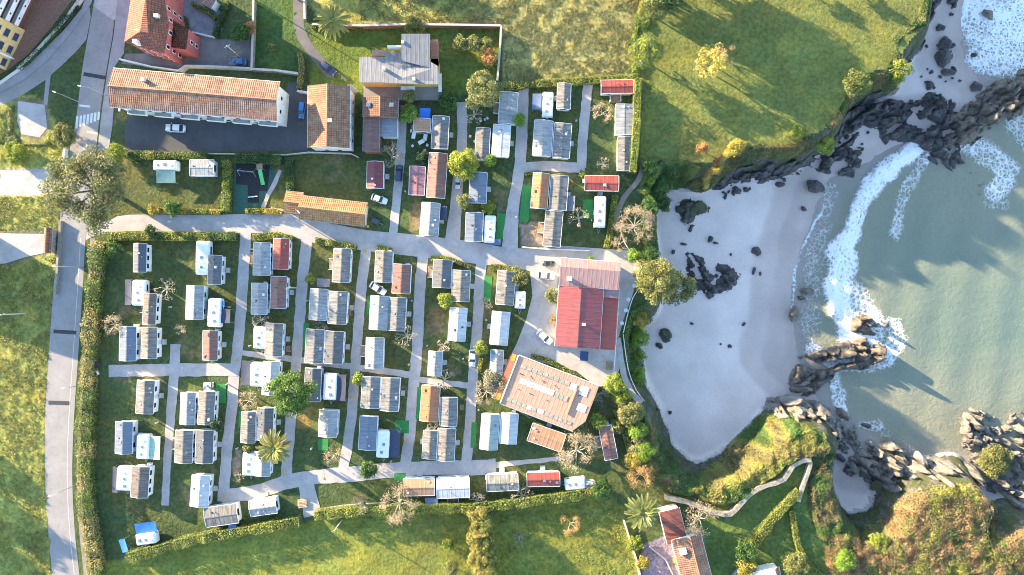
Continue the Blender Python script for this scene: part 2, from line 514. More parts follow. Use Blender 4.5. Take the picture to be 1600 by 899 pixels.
# ------------------------------------------------------------ sea: water with swell, breakers and foam
FOAM = [  # polyline, half width, density (plan units at sea level)
    ([(1428, 234), (1395, 254), (1366, 285), (1342, 325), (1325, 365), (1316, 400)], 19, 1.10),
    ([(1316, 400), (1312, 440), (1316, 480), (1330, 515), (1345, 540)], 28, 1.08),
    ([(1335, 470), (1350, 505), (1340, 530)], 36, 0.85),
    ([(1452, 250), (1420, 285), (1408, 320), (1398, 362)], 13, 0.72),
    ([(1530, 20), (1560, 60), (1590, 40), (1620, 20)], 50, 0.95),
    ([(1530, 90), (1570, 100), (1610, 95)], 28, 0.85),
    ([(1515, 225), (1545, 240), (1575, 265), (1560, 300)], 22, 0.80),
    ([(1590, 195), (1620, 230)], 24, 0.75),
    ([(1545, 320), (1575, 325)], 10, 0.6),
    ([(1300, 590), (1310, 615), (1322, 648)], 12, 0.85),
    ([(1345, 565), (1380, 560), (1400, 530), (1395, 505)], 20, 0.80),
    ([(1268, 545), (1300, 570), (1340, 572)], 14, 0.78),
    ([(1350, 665), (1372, 668)], 12, 0.65),
    ([(1286, 320), (1268, 355), (1252, 390), (1242, 440), (1240, 500)], 3.0, 0.85),
    ([(1300, 300), (1285, 345), (1275, 400), (1265, 470), (1262, 520)], 20, 0.56),
    ([(1400, 700), (1440, 722), (1480, 728)], 10, 0.55),
    ([(1385, 680), (1420, 705)], 9, 0.5),
]

def sea_mat():
    m, nt, b = _start('sea_water')
    at = nt.nodes.new('ShaderNodeAttribute'); at.attribute_name = 'Col'
    sp = nt.nodes.new('ShaderNodeSeparateColor'); nt.links.new(at.outputs['Color'], sp.inputs[0])
    co = _coords(nt)
    f = _noise(nt, co, 0.10, 4.0, 0.6); f2 = _noise(nt, co, 0.9, 6.0, 0.75)
    deep = _mix(nt, (0.112, 0.160, 0.130), (0.145, 0.185, 0.148), _ramp(nt, f, 0.35, 0.65))
    shal = _mix(nt, (0.225, 0.218, 0.155), (0.19, 0.198, 0.142), _ramp(nt, f2, 0.35, 0.65))
    c = _mix(nt, shal, deep, sp.outputs[1])
    c = _mix(nt, c, (0.30, 0.245, 0.215), sp.outputs[2])
    vz = _n(nt, 'ShaderNodeTexVoronoi', Scale=1.9); vz.feature = 'DISTANCE_TO_EDGE'
    wob = _noise(nt, co, 0.9, 3.0, 0.6)
    wv = nt.nodes.new('ShaderNodeVectorMath'); wv.operation = 'ADD'
    nz = _n(nt, 'ShaderNodeTexNoise', Scale=0.8, Detail=3.0); nt.links.new(co, nz.inputs['Vector'])
    sc = nt.nodes.new('ShaderNodeVectorMath'); sc.operation = 'SCALE'; sc.inputs['Scale'].default_value = 1.1
    nt.links.new(nz.outputs['Color'], sc.inputs[0]); nt.links.new(co, wv.inputs[0]); nt.links.new(sc.outputs[0], wv.inputs[1])
    nt.links.new(wv.outputs[0], vz.inputs['Vector'])
    vy = _n(nt, 'ShaderNodeTexVoronoi', Scale=0.85); vy.feature = 'DISTANCE_TO_EDGE'; nt.links.new(wv.outputs[0], vy.inputs['Vector'])
    la = _ramp(nt, vz.outputs['Distance'], 0.0, 0.36, 0.85, 0.0); lb = _ramp(nt, vy.outputs['Distance'], 0.0, 0.30, 1.0, 0.0)
    mx = nt.nodes.new('ShaderNodeMath'); mx.operation = 'MAXIMUM'; nt.links.new(la, mx.inputs[0]); nt.links.new(lb, mx.inputs[1]); lace = mx.outputs[0]
    nn = _noise(nt, co, 1.3, 6.0, 0.78)
    sm = nt.nodes.new('ShaderNodeMath'); sm.operation = 'ADD'; nt.links.new(lace, sm.inputs[0]); nt.links.new(nn, sm.inputs[1])
    s2 = nt.nodes.new('ShaderNodeMath'); s2.operation = 'MULTIPLY_ADD'
    nt.links.new(sp.outputs[0], s2.inputs[0]); s2.inputs[1].default_value = 1.25; s2.inputs[2].default_value = -1.85
    s3 = nt.nodes.new('ShaderNodeMath'); s3.operation = 'ADD'; nt.links.new(sm.outputs[0], s3.inputs[0]); nt.links.new(s2.outputs[0], s3.inputs[1])
    foam = _ramp(nt, s3.outputs[0], 0.05, 0.60)
    c = _mix(nt, c, (0.78, 0.76, 0.74), foam)
    nt.links.new(c, b.inputs['Base Color'])
    nt.links.new(_ramp(nt, foam, 0.0, 1.0, 0.12, 0.8), b.inputs['Roughness'])
    b.inputs['IOR'].default_value = 1.33
    hs = nt.nodes.new('ShaderNodeMath'); hs.operation = 'MULTIPLY_ADD'; hs.inputs[1].default_value = 1.2
    nt.links.new(foam, hs.inputs[0]); nt.links.new(f2, hs.inputs[2])
    _bump(nt, b, hs.outputs[0], 0.8, 0.4)
    return m

def build_sea():
    xs = np.concatenate([np.arange(66, 150, 0.55), 150 + np.array([3, 8, 16, 30, 60, 120, 250, 500, 800])])
    ys = np.concatenate([-60 - np.array([700, 400, 200, 100, 50, 25, 12, 5]), np.arange(-60, 90, 0.55), 90 + np.array([5, 12, 25, 50, 100, 200, 400, 700])])
    X, Y = np.meshgrid(xs, ys); nx, ny = len(xs), len(ys)
    PX = X / (S * (H - SEA) / H) + 800; PY = 449.5 - Y / (S * (H - SEA) / H)
    jx = PX + (fbm(X, Y, 5.0, 3) - 0.5) * 22; jy = PY + (fbm(X, Y, 5.0, 4) - 0.5) * 22
    foam = np.zeros(X.shape)
    for pts, hw, dn in FOAM:
        dd = seg_dist(jx, jy, pts, False)
        foam = np.maximum(foam, dn * (1 - sstep(hw * 0.55, hw * 1.35, dd)))
    foam = foam * (0.86 + 0.42 * fbm(X + 0.6 * Y, Y, 4.0, 57, 3))
    front = spline([(1428, 234), (1395, 250), (1362, 282), (1336, 325), (1318, 365), (1306, 400), (1300, 440), (1299, 490)], 4)
    df = seg_dist(PX, PY, front, False)
    dwat = sdist(X, Y, WATER)
    deep = sstep(8, 42, dwat + (fbm(X, Y, 16, 8) - 0.5) * 16)
    Z = SEA + 0.75 * np.exp(-(df / 11.0) ** 2) * (0.6 + 0.8 * fbm(X, Y, 2.0, 15)) + 0.12 * foam * fbm(X, Y, 1.2, 19)
    Z = Z + 0.10 * np.sin((PX * 0.9 + PY * 0.15 + 14 * fbm(X, Y, 20, 23)) / 9.0) * sstep(4, 20, dwat) + 0.12 * (fbm(X, Y, 3.0, 27) - 0.5)
    V = np.stack([X, Y, Z], -1).reshape(-1, 3)
    film = 1 - sstep(-1.0, 7.5, dwat + (fbm(X, Y, 6, 51) - 0.5) * 4)
    C = np.stack([foam, deep, film], -1).reshape(-1, 3)
    idx = np.arange(nx * ny).reshape(ny, nx)
    q = np.stack([idx[:-1, :-1], idx[:-1, 1:], idx[1:, 1:], idx[1:, :-1]], -1).reshape(-1, 4)
    keep = dwat.ravel()[q].max(1) > -2.0
    q = q[keep]; used, inv = np.unique(q, return_inverse=True)
    o = link('sea_water', mesh_np('sea_water', V[used], inv.reshape(-1, 4), C[used], True), sea_mat())
    tag(o, 'green-grey sea with white breakers rolling into the cove', 'sea', kind='structure')
build_sea()

# ------------------------------------------------------------ roads, lanes, yards
def paving(name, col, var=0.16, crack=0.35):
    key = ('pave', name)
    if key in MATS: return MATS[key]
    m, nt, b = _start(name)
    co = _coords(nt)
    f = _noise(nt, co, 0.25, 5.0, 0.62); f2 = _noise(nt, co, 5.0, 3.0, 0.7); f3 = _noise(nt, co, 0.9, 4.0, 0.6)
    c = _mix(nt, tuple(x * (1 - var) for x in col), tuple(x * (1 + var) for x in col), _ramp(nt, f, 0.33, 0.67))
    c = _mix(nt, c, (0.72, 0.72, 0.74), _ramp(nt, f2, 0.5, 0.8, 0.0, 0.8), 'MULTIPLY')
    c = _mix(nt, c, (0.80, 0.78, 0.76), _ramp(nt, f3, 0.55, 0.75, 0.0, 0.8), 'MULTIPLY')
    v = _n(nt, 'ShaderNodeTexVoronoi', Scale=0.17); v.feature = 'DISTANCE_TO_EDGE'
    nt.links.new(co, v.inputs['Vector'])
    c = _mix(nt, c, tuple(x * 0.55 for x in col), _ramp(nt, v.outputs['Distance'], 0.0, 0.035, crack, 0.0))
    nt.links.new(c, b.inputs['Base Color'])
    b.inputs['Roughness'].default_value = 0.88
    _bump(nt, b, f2, 0.2, 0.03)
    MATS[key] = m
    return m

ASPH = paving('asphalt_worn', (0.285, 0.258, 0.245), 0.10, 0.15)
ASPH2 = paving('asphalt_dark', (0.075, 0.073, 0.08), 0.15, 0.1)
CONC = paving('concrete_lane', (0.41, 0.365, 0.345), 0.15, 0.22)
CONC2 = paving('concrete_pale', (0.42, 0.375, 0.35), 0.16, 0.2)
PAVE = paving('pavement_slabs', (0.30, 0.28, 0.28), 0.14, 0.2)
DIRT = paving('earth_track', (0.23, 0.20, 0.165), 0.2, 0.0)

def area(name, label, cat, px, z, mat, thick=0.0):
    o = flat_poly(name, [P(*p) for p in px], z, mat)
    return tag(o, label, cat, kind='structure')

LANE_Z = [0.030]
def lane(name, label, pts, w, mat, cat='lane', z=None, wob=1.6):
    c = spline(pts, 4); n = len(c)
    j1 = (vnoise(np.arange(n), np.zeros(n), 2.0, len(label)) - 0.5) * wob; j2 = (vnoise(np.arange(n), np.ones(n) * 5, 2.0, len(label) + 3) - 0.5) * wob
    ws = np.interp(np.linspace(0, 1, n), np.linspace(0, 1, len(w)), w) if isinstance(w, (list, tuple)) else np.full(n, w)
    L = offset_line(c, ws / 2 + j1); R = offset_line(c, -ws / 2 + j2)
    if z is None:
        LANE_Z[0] += 0.004; z = LANE_Z[0]
    vs = [(*P(*p), z) for p in L] + [(*P(*p), z) for p in R]
    fs = [(i, i + 1, n + i + 1, n + i) for i in range(n - 1)]
    me = bpy.data.meshes.new(name); me.from_pydata(vs, [], [tuple(reversed(f)) for f in fs]); me.update()
    if me.polygons[0].normal.z < 0: me.flip_normals()
    return tag(link(name, me, mat), label, cat, kind='structure')

# main road on the left and its branch
ROAD_L = [(150, -60), (147, 0), (137, 60), (128, 112), (118, 192), (104, 258), (94, 340), (88, 400), (82, 470), (76, 560), (71, 640), (70, 720), (73, 800), (82, 905), (86, 960)]
ROAD_R = [(200, -60), (182, 0), (176, 55), (166, 112), (156, 180), (150, 240), (142, 340), (134, 372), (130, 440), (122, 560), (116, 650), (113, 740), (117, 830), (125, 905), (130, 960)]
road = area('road', 'asphalt road running down the left side', 'road', spline(ROAD_L, 12).tolist() + spline(ROAD_R, 12).tolist()[::-1], 0.030, ASPH)
branch = area('branch_road', 'asphalt branch road curving off at the top left', 'road', [(142, 28), (135, 62), (118, 82), (95, 104), (70, 126), (40, 146), (0, 166), (-80, 196), (-80, 166), (0, 144), (40, 122), (75, 92), (105, 58), (125, 30), (140, 10)], 0.026, ASPH)
area('pavement', 'paved footway along the branch road', 'pavement', [(140, -20), (128, 14), (100, 48), (62, 84), (20, 118), (-60, 152), (-60, 170), (0, 146), (40, 124), (75, 94), (107, 58), (128, 28), (143, 6), (150, -20)], 0.12, PAVE)
area('pavement', 'paved footway between the road and the red mansion', 'pavement', [(184, -20), (184, 0), (178, 55), (168, 112), (158, 184), (153, 236), (170, 236), (176, 196), (178, 170), (174, 140), (180, 104), (194, 84), (196, 60), (206, 20), (215, -20)], 0.10, PAVE)
area('pavement', 'narrow footway between the road and the roadside hedge', 'pavement', [(141, 372), (137, 440), (129, 560), (123, 650), (120, 740), (124, 830), (132, 905), (140, 905), (131, 830), (127, 740), (130, 650), (135, 560), (143, 440), (149, 372)], 0.09, DIRT)
area('forecourt', 'pale concrete forecourt at the top of the road', 'yard', [(150, -60), (149, 0), (147, 10), (168, 26), (183, 34), (196, 60), (200, 66), (215, 0), (218, -60)], 0.036, CONC2)
area('parking_court', 'dark asphalt parking court in front of the terrace', 'yard', [(200, 182), (300, 186), (440, 200), (450, 130), (475, 128), (482, 150), (482, 236), (330, 238), (196, 236), (194, 210)], 0.024, ASPH2)
area('courtyard', 'grey gravel yard behind the red mansion', 'yard', [(196, 84), (300, 84), (292, 10), (300, 0), (350, 45), (338, 62), (392, 62), (394, 104), (290, 102), (280, 110), (190, 100)], 0.022, paving('gravel_yard', (0.17, 0.155, 0.155), 0.2, 0.0))
area('patio', 'blue-grey stone patio beside the red mansion', 'patio', [(278, 0), (300, -6), (352, 22), (334, 56), (300, 50), (296, 30), (280, 20)], 0.05, paving('stone_patio', (0.22, 0.22, 0.235), 0.25, 0.5))
area('driveway', 'dark driveway running down to the parked black car', 'drive', spline([(460, -40), (458, 25), (462, 55), (478, 80), (496, 104), (512, 122)], 6).tolist() + spline([(530, 118), (512, 98), (492, 74), (478, 50), (474, 25), (476, -40)], 6).tolist(), 0.022, paving('drive_asphalt', (0.14, 0.125, 0.125), 0.2, 0.1))
area('garden_path', 'earth path from the driveway to the villa', 'path', [(514, 118), (530, 114), (552, 134), (562, 144), (550, 146), (532, 130)], 0.018, DIRT)
area('basketball_pad', 'grey concrete pad on the grass by the branch road', 'pad', [(28, 158), (70, 164), (74, 200), (62, 215), (34, 210), (27, 190)], 0.03, CONC)
area('driveway', 'pale concrete driveway left of the pine tree', 'drive', [(-40, 264), (92, 270), (94, 302), (60, 306), (-40, 306)], 0.02, CONC2)
area('driveway', 'concrete driveway beside the small tiled gate roof', 'drive', [(-40, 364), (70, 366), (68, 396), (40, 402), (8, 412), (-40, 414)], 0.05, CONC)
area('footpath', 'narrow concrete path crossing the grass triangle', 'path', [(72, 116), (80, 112), (74, 165), (68, 163)], 0.02, PAVE)
# camp lanes
area('main_lane', 'wide concrete lane crossing the campsite from left to right', 'lane',
     spline([(138, 350), (170, 345), (200, 336), (330, 336), (445, 334), (500, 346), (575, 360), (640, 366), (740, 378), (800, 388), (872, 386)], 8).tolist() +
     spline([(872, 408), (828, 420), (800, 418), (740, 412), (640, 400), (570, 392), (500, 382), (440, 366), (380, 364), (250, 362), (190, 362), (150, 368), (134, 376)], 8).tolist(), 0.028, CONC)
area('terrace_yard', 'pale concrete yard around the red-roofed restaurant', 'yard', [(796, 392), (876, 384), (985, 392), (1000, 418), (988, 462), (974, 500), (966, 530), (968, 575), (962, 596), (934, 606), (900, 580), (830, 562), (800, 590), (786, 622), (772, 620), (790, 570), (806, 540), (822, 500), (832, 462), (828, 424), (806, 418)], 0.026, CONC2)
LN = 'concrete camp lane '
lane('camp_lane', LN + 'between first and second plot columns', [(274, 538), (271, 600), (266, 660), (261, 730), (258, 790)], [16, 15, 13, 12], CONC)
lane('camp_lane', LN + 'between second and third plot columns', [(384, 362), (379, 450), (372, 540), (366, 585), (362, 640), (356, 690), (352, 740), (348, 784)], 17, CONC)
lane('camp_lane', LN + 'between third and fourth plot columns', [(480, 364), (472, 450), (465, 540), (460, 600), (453, 670), (449, 715), (447, 758)], 17, CONC)
lane('camp_lane', LN + 'between fourth and fifth plot columns', [(573, 380), (564, 460), (557, 550), (550, 640), (543, 695), (535, 742)], 16, CONC)
lane('camp_lane', LN + 'between fifth and sixth plot columns', [(662, 392), (656, 450), (652, 540), (645, 620), (640, 680), (632, 736)], 17, CONC)
lane('camp_lane', LN + 'between sixth and seventh plot columns', [(753, 402), (749, 450), (746, 510), (741, 560), (737, 620), (732, 690), (727, 738)], 16, CONC)
lane('camp_lane', LN + 'along the bottom of the plot columns', [(346, 776), (400, 769), (450, 753), (500, 745), (550, 741), (610, 735), (680, 731), (740, 731), (775, 729)], [22, 22, 24, 22, 24], CONC)
lane('camp_lane', LN + 'spur leading to the lower gate', [(476, 748), (482, 775), (489, 806)], [24, 26, 28], CONC)
lane('footpath', 'narrow concrete path continuing toward the large bare tree', [(770, 727), (830, 721), (896, 714)], [9, 6], CONC, 'path')
lane('camp_lane', LN + 'crossing the first plot column', [(170, 580), (220, 579), (270, 578)], 19, CONC)
lane('camp_lane', LN + 'crossing the second plot column', [(270, 578), (330, 578), (372, 578)], 20, CONC)
lane('footpath', 'cross path through the third plot column', [(375, 551), (410, 556), (462, 562)], 9, CONC, 'path')
lane('footpath', 'cross path through the fourth plot column', [(460, 562), (510, 568), (555, 573)], 10, CONC, 'path')
lane('footpath', 'cross path through the fifth plot column', [(552, 574), (600, 580), (650, 587)], 10, CONC, 'path')
lane('footpath', 'cross path through the sixth plot column', [(646, 592), (690, 598), (738, 603)], 9, CONC, 'path')
lane('camp_lane', LN + 'past the dark van above the main lane', [(628, 165), (627, 230), (620, 310), (614, 370)], 14, CONC)
lane('camp_lane', LN + 'past the round yellow-green tree above the main lane', [(721, 160), (722, 230), (714, 300), (707, 384)], [16, 16, 17, 24], CONC)
lane('camp_lane', LN + 'left of the orange gabled mobile home', [(818, 138), (813, 250), (801, 330), (796, 396)], [16, 18, 18, 26], CONC)
lane('camp_lane', LN + 'beside the white metal roofs at upper right', [(919, 130), (912, 200), (908, 262)], 15, CONC)
lane('camp_lane', LN + 'linking two lanes in the upper camp', [(806, 263), (860, 260), (914, 264)], 16, CONC)
lane('footpath', 'dark earth path between hedge and cliff top', [(1007, 252), (998, 280), (978, 305), (966, 330), (962, 360)], 8, DIRT, 'path')
lane('ramp', 'curved concrete beach ramp with railings', [(966, 528), (970, 560), (976, 590), (988, 615), (1002, 630)], 9, CONC, 'ramp')
# paint and speed humps, each a piece of the road
PAINT = plain('road_paint', (0.62, 0.61, 0.60), 0.7, 0.15, 3.0)
def strip_mesh(x0, y0, x1, y1, w):
    a = np.array(P(x0, y0)); b = np.array(P(x1, y1)); d = b - a; d /= np.linalg.norm(d); n = np.array([-d[1], d[0]]) * w / 2
    return [tuple(a + n), tuple(a - n), tuple(b - n), tuple(b + n)]
for i in range(7):
    t = i / 6
    x0, y0 = 121 + 34.0 * t, 196 - 10 * t
    flat_poly('crossing_stripe', strip_mesh(x0, y0 - 14 + 3 * t, x0 - 1.5, y0 + 5 - 10 * t * 0.3, 0.52), 0.036, PAINT, road)
for a in ((124, 165, 141, 167), (136, 206, 153, 209)):
    flat_poly('stop_line', strip_mesh(*a, 0.45), 0.036, PAINT, road)
for pts in (ROAD_R[7:14],):
    c = spline([(x - 8, y) for x, y in pts], 8); n = len(c)
    L = offset_line(c, 0.28); R = offset_line(c, -0.28)
    me = bpy.data.meshes.new('edge_line')
    me.from_pydata([(*P(*p), 0.036) for p in L] + [(*P(*p), 0.036) for p in R], [], [(i, n + i, n + i + 1, i + 1) for i in range(n - 1)])
    link('edge_line', me, PAINT, road)
HUMP = plain('hump_rubber', (0.035, 0.035, 0.04), 0.8, 0.3, 4.0)
for a in ((131, 116, 166, 122), (84, 518, 119, 520), (76, 629, 108, 630)):
    p = strip_mesh(*a, 0.85)
    MB().prism(p, 0.032, 0.085).build('speed_hump', HUMP, road)
# ------------------------------------------------------------ building kit
GLASS = glass_dark()
WHITE = plain('white_paint', (0.74, 0.73, 0.71), 0.6, 0.12, 1.0)
OFFWHITE = plain('off_white_render', (0.66, 0.64, 0.60), 0.85, 0.15, 0.7)
CREAM = plain('cream_render', (0.62, 0.55, 0.42), 0.85, 0.15, 0.7)
GREY = plain('grey_metal', (0.30, 0.31, 0.33), 0.5, 0.2, 1.0)
DARK = plain('dark_metal', (0.05, 0.05, 0.055), 0.6, 0.3, 1.0)
WOOD = plain('weathered_wood', (0.24, 0.17, 0.11), 0.8, 0.35, 2.0)
STONE = plain('stone_wall', (0.27, 0.23, 0.185), 0.9, 0.4, 2.5, bump=0.5)
BRICKRED = plain('brick_wall', (0.30, 0.13, 0.085), 0.9, 0.3, 3.0)
RIDGE = plain('ridge_tile', (0.42, 0.19, 0.10), 0.85, 0.3, 2.0)
CHIM = plain('chimney_render', (0.62, 0.58, 0.53), 0.85, 0.2, 2.0)

def roof_profile(hw, ze, rise, t, off=0.0):
    return [(-hw, ze), (off, ze + rise), (hw, ze), (hw, ze + t), (off, ze + rise + t), (-hw, ze + t)]

def extrude_y(mb, prof, y0, y1):
    n = len(prof)
    vs = [(x, y0, z) for x, z in prof] + [(x, y1, z) for x, z in prof]
    fs = [(i, n + i, n + (i + 1) % n, (i + 1) % n) for i in range(n)]
    if n == 6: fs += [(0, 1, 4, 5), (1, 2, 3, 4), (n + 5, n + 4, n + 1, n), (n + 4, n + 3, n + 2, n + 1)]
    else: fs += [tuple(range(n)), tuple(range(2 * n - 1, n - 1, -1))]
    return mb.add(vs, fs)

def swapxy(mb):
    mb.v = [(-y, x, z) for x, y, z in mb.v]; return mb

def wall_window(parent, side, pos, hx, hy, z, w=1.0, h=1.1, frame=True, name='window', mat=None):
    """a framed pane on one of four walls of a box of half sizes hx, hy"""
    t = 0.05
    if side in ('+x', '-x'):
        s = 1 if side == '+x' else -1; c = (s * (hx + 0.02), pos, z); d = (t, w, h); d2 = (t, w * 0.84, h * 0.84); c2 = (s * (hx + 0.035), pos, z)
    else:
        s = 1 if side == '+y' else -1; c = (pos, s * (hy + 0.02), z); d = (w, t, h); d2 = (w * 0.84, t, h * 0.84); c2 = (pos, s * (hy + 0.035), z)
    if not frame:
        return MB().box(c, d).build(name, mat or GLASS, parent)
    o = MB().box(c, d).build(name, mat or WHITE, parent)
    MB().box(c2, d2).build('pane', GLASS, o)
    return o

def frame_of(cx, cy, w, l, a, z):
    x, y = P(cx, cy, z); k = S * (H - z) / H
    return x, y, w * k, l * k, -math.radians(a)

def gable_house(name, label, cat, cx, cy, w, l, a, eave, rise, roof, wall, ridge='y', over=0.35, t=0.12, windows=(), group=None, chimneys=(), ridge_cap=True, gutter=True, off=0.0, z0=0.0):
    """cx, cy, w, l: the roof outline in plan at eave height"""
    x, y, W, L, rz = frame_of(cx, cy, w, l, a, eave)
    th = thing(name, label, cat, (x, y, z0), rz, group)
    sw = ridge == 'x'
    A, B = (W / 2, L / 2) if not sw else (L / 2, W / 2)
    mb = extrude_y(MB(), roof_profile(A, eave, rise, t, off * A), -B, B)
    r = (swapxy(mb) if sw else mb).build('roof', roof, th)
    A2, B2 = A - over, B - over
    lift = rise * (1 - A2 / A)
    mb = extrude_y(MB(), [(-A2, 0.0), (A2, 0.0), (A2, eave + lift - 0.01), (off * A, eave + rise - 0.01), (-A2, eave + lift - 0.01)], -B2, B2)
    (swapxy(mb) if sw else mb).build('wall', wall, th)
    if ridge_cap:
        mb = MB()
        mb.tube((off * A, -B - 0.01, eave + rise + t * 0.8), (off * A, B + 0.01, eave + rise + t * 0.8), 0.14, n=6)
        (swapxy(mb) if sw else mb).build('ridge_cap', RIDGE, r)
    if gutter:
        for s in (-1, 1):
            mb = MB().box((s * (A + 0.05), 0, eave + 0.0), (0.1, 2 * B - 0.02, 0.1))
            (swapxy(mb) if sw else mb).build('gutter', WHITE if wall in (WHITE, OFFWHITE) else GREY, r)
    HX, HY = (A2, B2) if not sw else (B2, A2)
    for side, pos, z, ww, hh in windows: wall_window(th, side, pos, HX, HY, z, ww, hh)
    for cxl, cyl, hh in chimneys:
        zb = eave + rise * max(0, 1 - abs((cxl if not sw else cyl)) / A) - 0.2
        c = MB().box((cxl, cyl, zb + hh / 2), (0.8, 0.7, hh)).build('chimney', CHIM, r)
        MB().box((cxl, cyl, zb + hh + 0.06), (1.0, 0.9, 0.12)).build('chimney_cap', GREY, c)
    return th, r, HX, HY

def row(n, half, side, z, w, h):
    return [(side, -half + (i + 0.5) * 2 * half / n, z, w, h) for i in range(n)]

# ------------------------------------------------------------ terrace of flats with the long tiled roof
TILE_O = tile_roof((0.44, 0.205, 0.13), 'x', lich=0.42, pale=(0.58, 0.38, 0.27))
th, r, HX, HY = gable_house('terrace_house', 'long terrace of flats under a weathered orange tile roof', 'building', 305, 148, 262, 61, 4.8, 8.2, 1.45, TILE_O, OFFWHITE, 'x', 0.6,
    windows=row(10, 17, '-y', 1.6, 1.3, 1.5) + row(10, 17, '-y', 4.8, 1.3, 1.5) + [('+x', -1.5, 5, 1.0, 1.2), ('+x', 1.5, 5, 1.0, 1.2)], chimneys=[(-11, 2.0, 1.2)])
for i in range(6):
    xx = -15 + i * 6
    b = MB().box((xx, -HY - 0.45, 3.1), (4.2, 0.9, 0.18)).build('balcony', OFFWHITE, th)
    m = MB()
    m.box((xx, -HY - 0.87, 3.65), (4.2, 0.06, 0.9)); m.box((xx - 2.07, -HY - 0.45, 3.65), (0.06, 0.78, 0.9)); m.box((xx + 2.07, -HY - 0.45, 3.65), (0.06, 0.78, 0.9))
    m.build('parapet', WHITE, b)
    MB().box((xx - 2.6, -HY - 0.5, 6.4), (0.4, 1.0, 0.2)).build('awning_beam', WHITE, th)
m = MB(); m.tube((-6, 2.2, 9), (-6, 2.2, 11.2), 0.05); m.tube((-6.8, 2.2, 11.0), (-5.2, 2.2, 11.0), 0.03)
m.build('aerial', GREY, th)
# second house with tile roof
gable_house('tiled_house', 'white house with two-tone orange tile roof beside the terrace', 'house', 514, 183, 66, 97, 0.6, 5.6, 1.7, tile_roof((0.44, 0.21, 0.12), 'y', lich=0.35, pale=(0.52, 0.36, 0.22)), OFFWHITE, 'y', 0.35,
    windows=row(4, 6, '+x', 1.6, 1.1, 1.2) + row(4, 6, '+x', 4.1, 1.1, 1.2) + row(2, 3, '-y', 1.6, 1.1, 1.2), chimneys=[(0.7, -1.2, 0.7)])

# ------------------------------------------------------------ reception block
TILE_B = tile_roof((0.58, 0.27, 0.11), 'x', lich=0.4, pale=(0.66, 0.38, 0.19))
gable_house('reception_building', 'long low building with bright orange tile roof on the main lane', 'building', 521, 330, 104, 37, 6.5, 3.4, 1.5, TILE_B, CREAM, 'x', 0.5, windows=row(6, 6.5, '-y', 1.6, 1.1, 1.1))
gable_house('reception_annex', 'small orange-tiled hut joined to the left end of the long low building', 'building', 459, 317, 28, 34, 6.5, 3.1, 0.9, tile_roof((0.53, 0.26, 0.11), 'y', lich=0.4, pale=(0.58, 0.36, 0.17)), CREAM, 'x', 0.3, windows=row(2, 1.4, '-y', 1.5, 0.9, 1.0))

# ------------------------------------------------------------ villa with grey standing-seam roof
VX, VY = P(625, 95, 6.0)
v = thing('villa', 'yellow villa with grey metal roof in stepped wings', 'house', (VX, VY, 0))
ZINC = sheet_roof((0.25, 0.25, 0.265), 'x', 0.18, 0.5)
YEL = plain('yellow_render', (0.66, 0.45, 0.13), 0.85, 0.12, 1.0)
def vbox(name, px0, py0, px1, py1, z0, z1, mat, par=v, dz=0.0, zr=None):
    zr = z1 if zr is None else zr
    x0, y0 = P(px0, py0, zr); x1, y1 = P(px1, py1, zr)
    return MB().box(((x0 + x1) / 2 - VX, (y0 + y1) / 2 - VY, (z0 + z1) / 2), (abs(x1 - x0), abs(y1 - y0), z1 - z0)).build(name, mat, par)
def vslab(name, pts, zs, t, mat):
    n = len(pts); top = [(P(px, py, z)[0] - VX, P(px, py, z)[1] - VY, z) for (px, py), z in zip(pts, zs)]
    return MB().add([(x, y, z - t) for x, y, z in top] + top, [tuple(range(n))[::-1], tuple(range(n, 2 * n))] + [(i, (i + 1) % n, n + (i + 1) % n, n + i) for i in range(n)]).build(name, mat, v)
def ccw(p): return p[::-1]
vslab('roof', ccw([(561, 89), (602, 89), (602, 129), (561, 129)]), [6.6, 6.6, 5.4, 5.4], 0.2, ZINC)
vslab('roof', ccw([(602, 82), (628, 82), (628, 70), (685, 104), (685, 132), (602, 130)]), [6.9, 6.9, 7.2, 6.6, 5.6, 5.5], 0.2, ZINC)
vslab('roof', ccw([(627, 53), (672, 53), (672, 106), (627, 95)]), [7.0, 7.0, 7.6, 7.5], 0.2, ZINC)
vbox('wall', 564, 92, 684, 128, 0, 5.2, YEL)
vbox('wall', 630, 56, 670, 95, 0, 6.7, YEL)
vbox('balcony', 673, 62, 684, 106, 3.0, 5.2, BRICKRED)
vbox('balcony', 581, 78, 604, 88, 2.6, 4.6, plain('terracotta_slab', (0.36, 0.22, 0.14), 0.9, 0.2))
vbox('parapet', 605, 71, 627, 74, 4.6, 6.4, OFFWHITE)
vbox('side_canopy', 685, 115, 690, 143, 3.2, 3.6, OFFWHITE)
vbox('terrace', 568, 134, 690, 156, 0.0, 1.0, paving('terrace_slabs', (0.25, 0.235, 0.22), 0.15, 0.3))
for i in range(5): wall_window(v, '-y', -7.5 + i * 3.6, 9, (P(0, 92, 5.2)[1] - P(0, 128, 5.2)[1]) / 2 + 0.0, 3.9, 1.5, 1.3)
for cx_, cy_ in ((630, 67), (647, 124), (600, 107)):
    x, y = P(cx_, cy_, 7); c = MB().box((x - VX, y - VY, 6.9), (0.6, 0.6, 1.6)).build('chimney', CHIM, v)
vbox('canopy', 626, 135, 648, 141, 3.0, 3.2, WHITE)

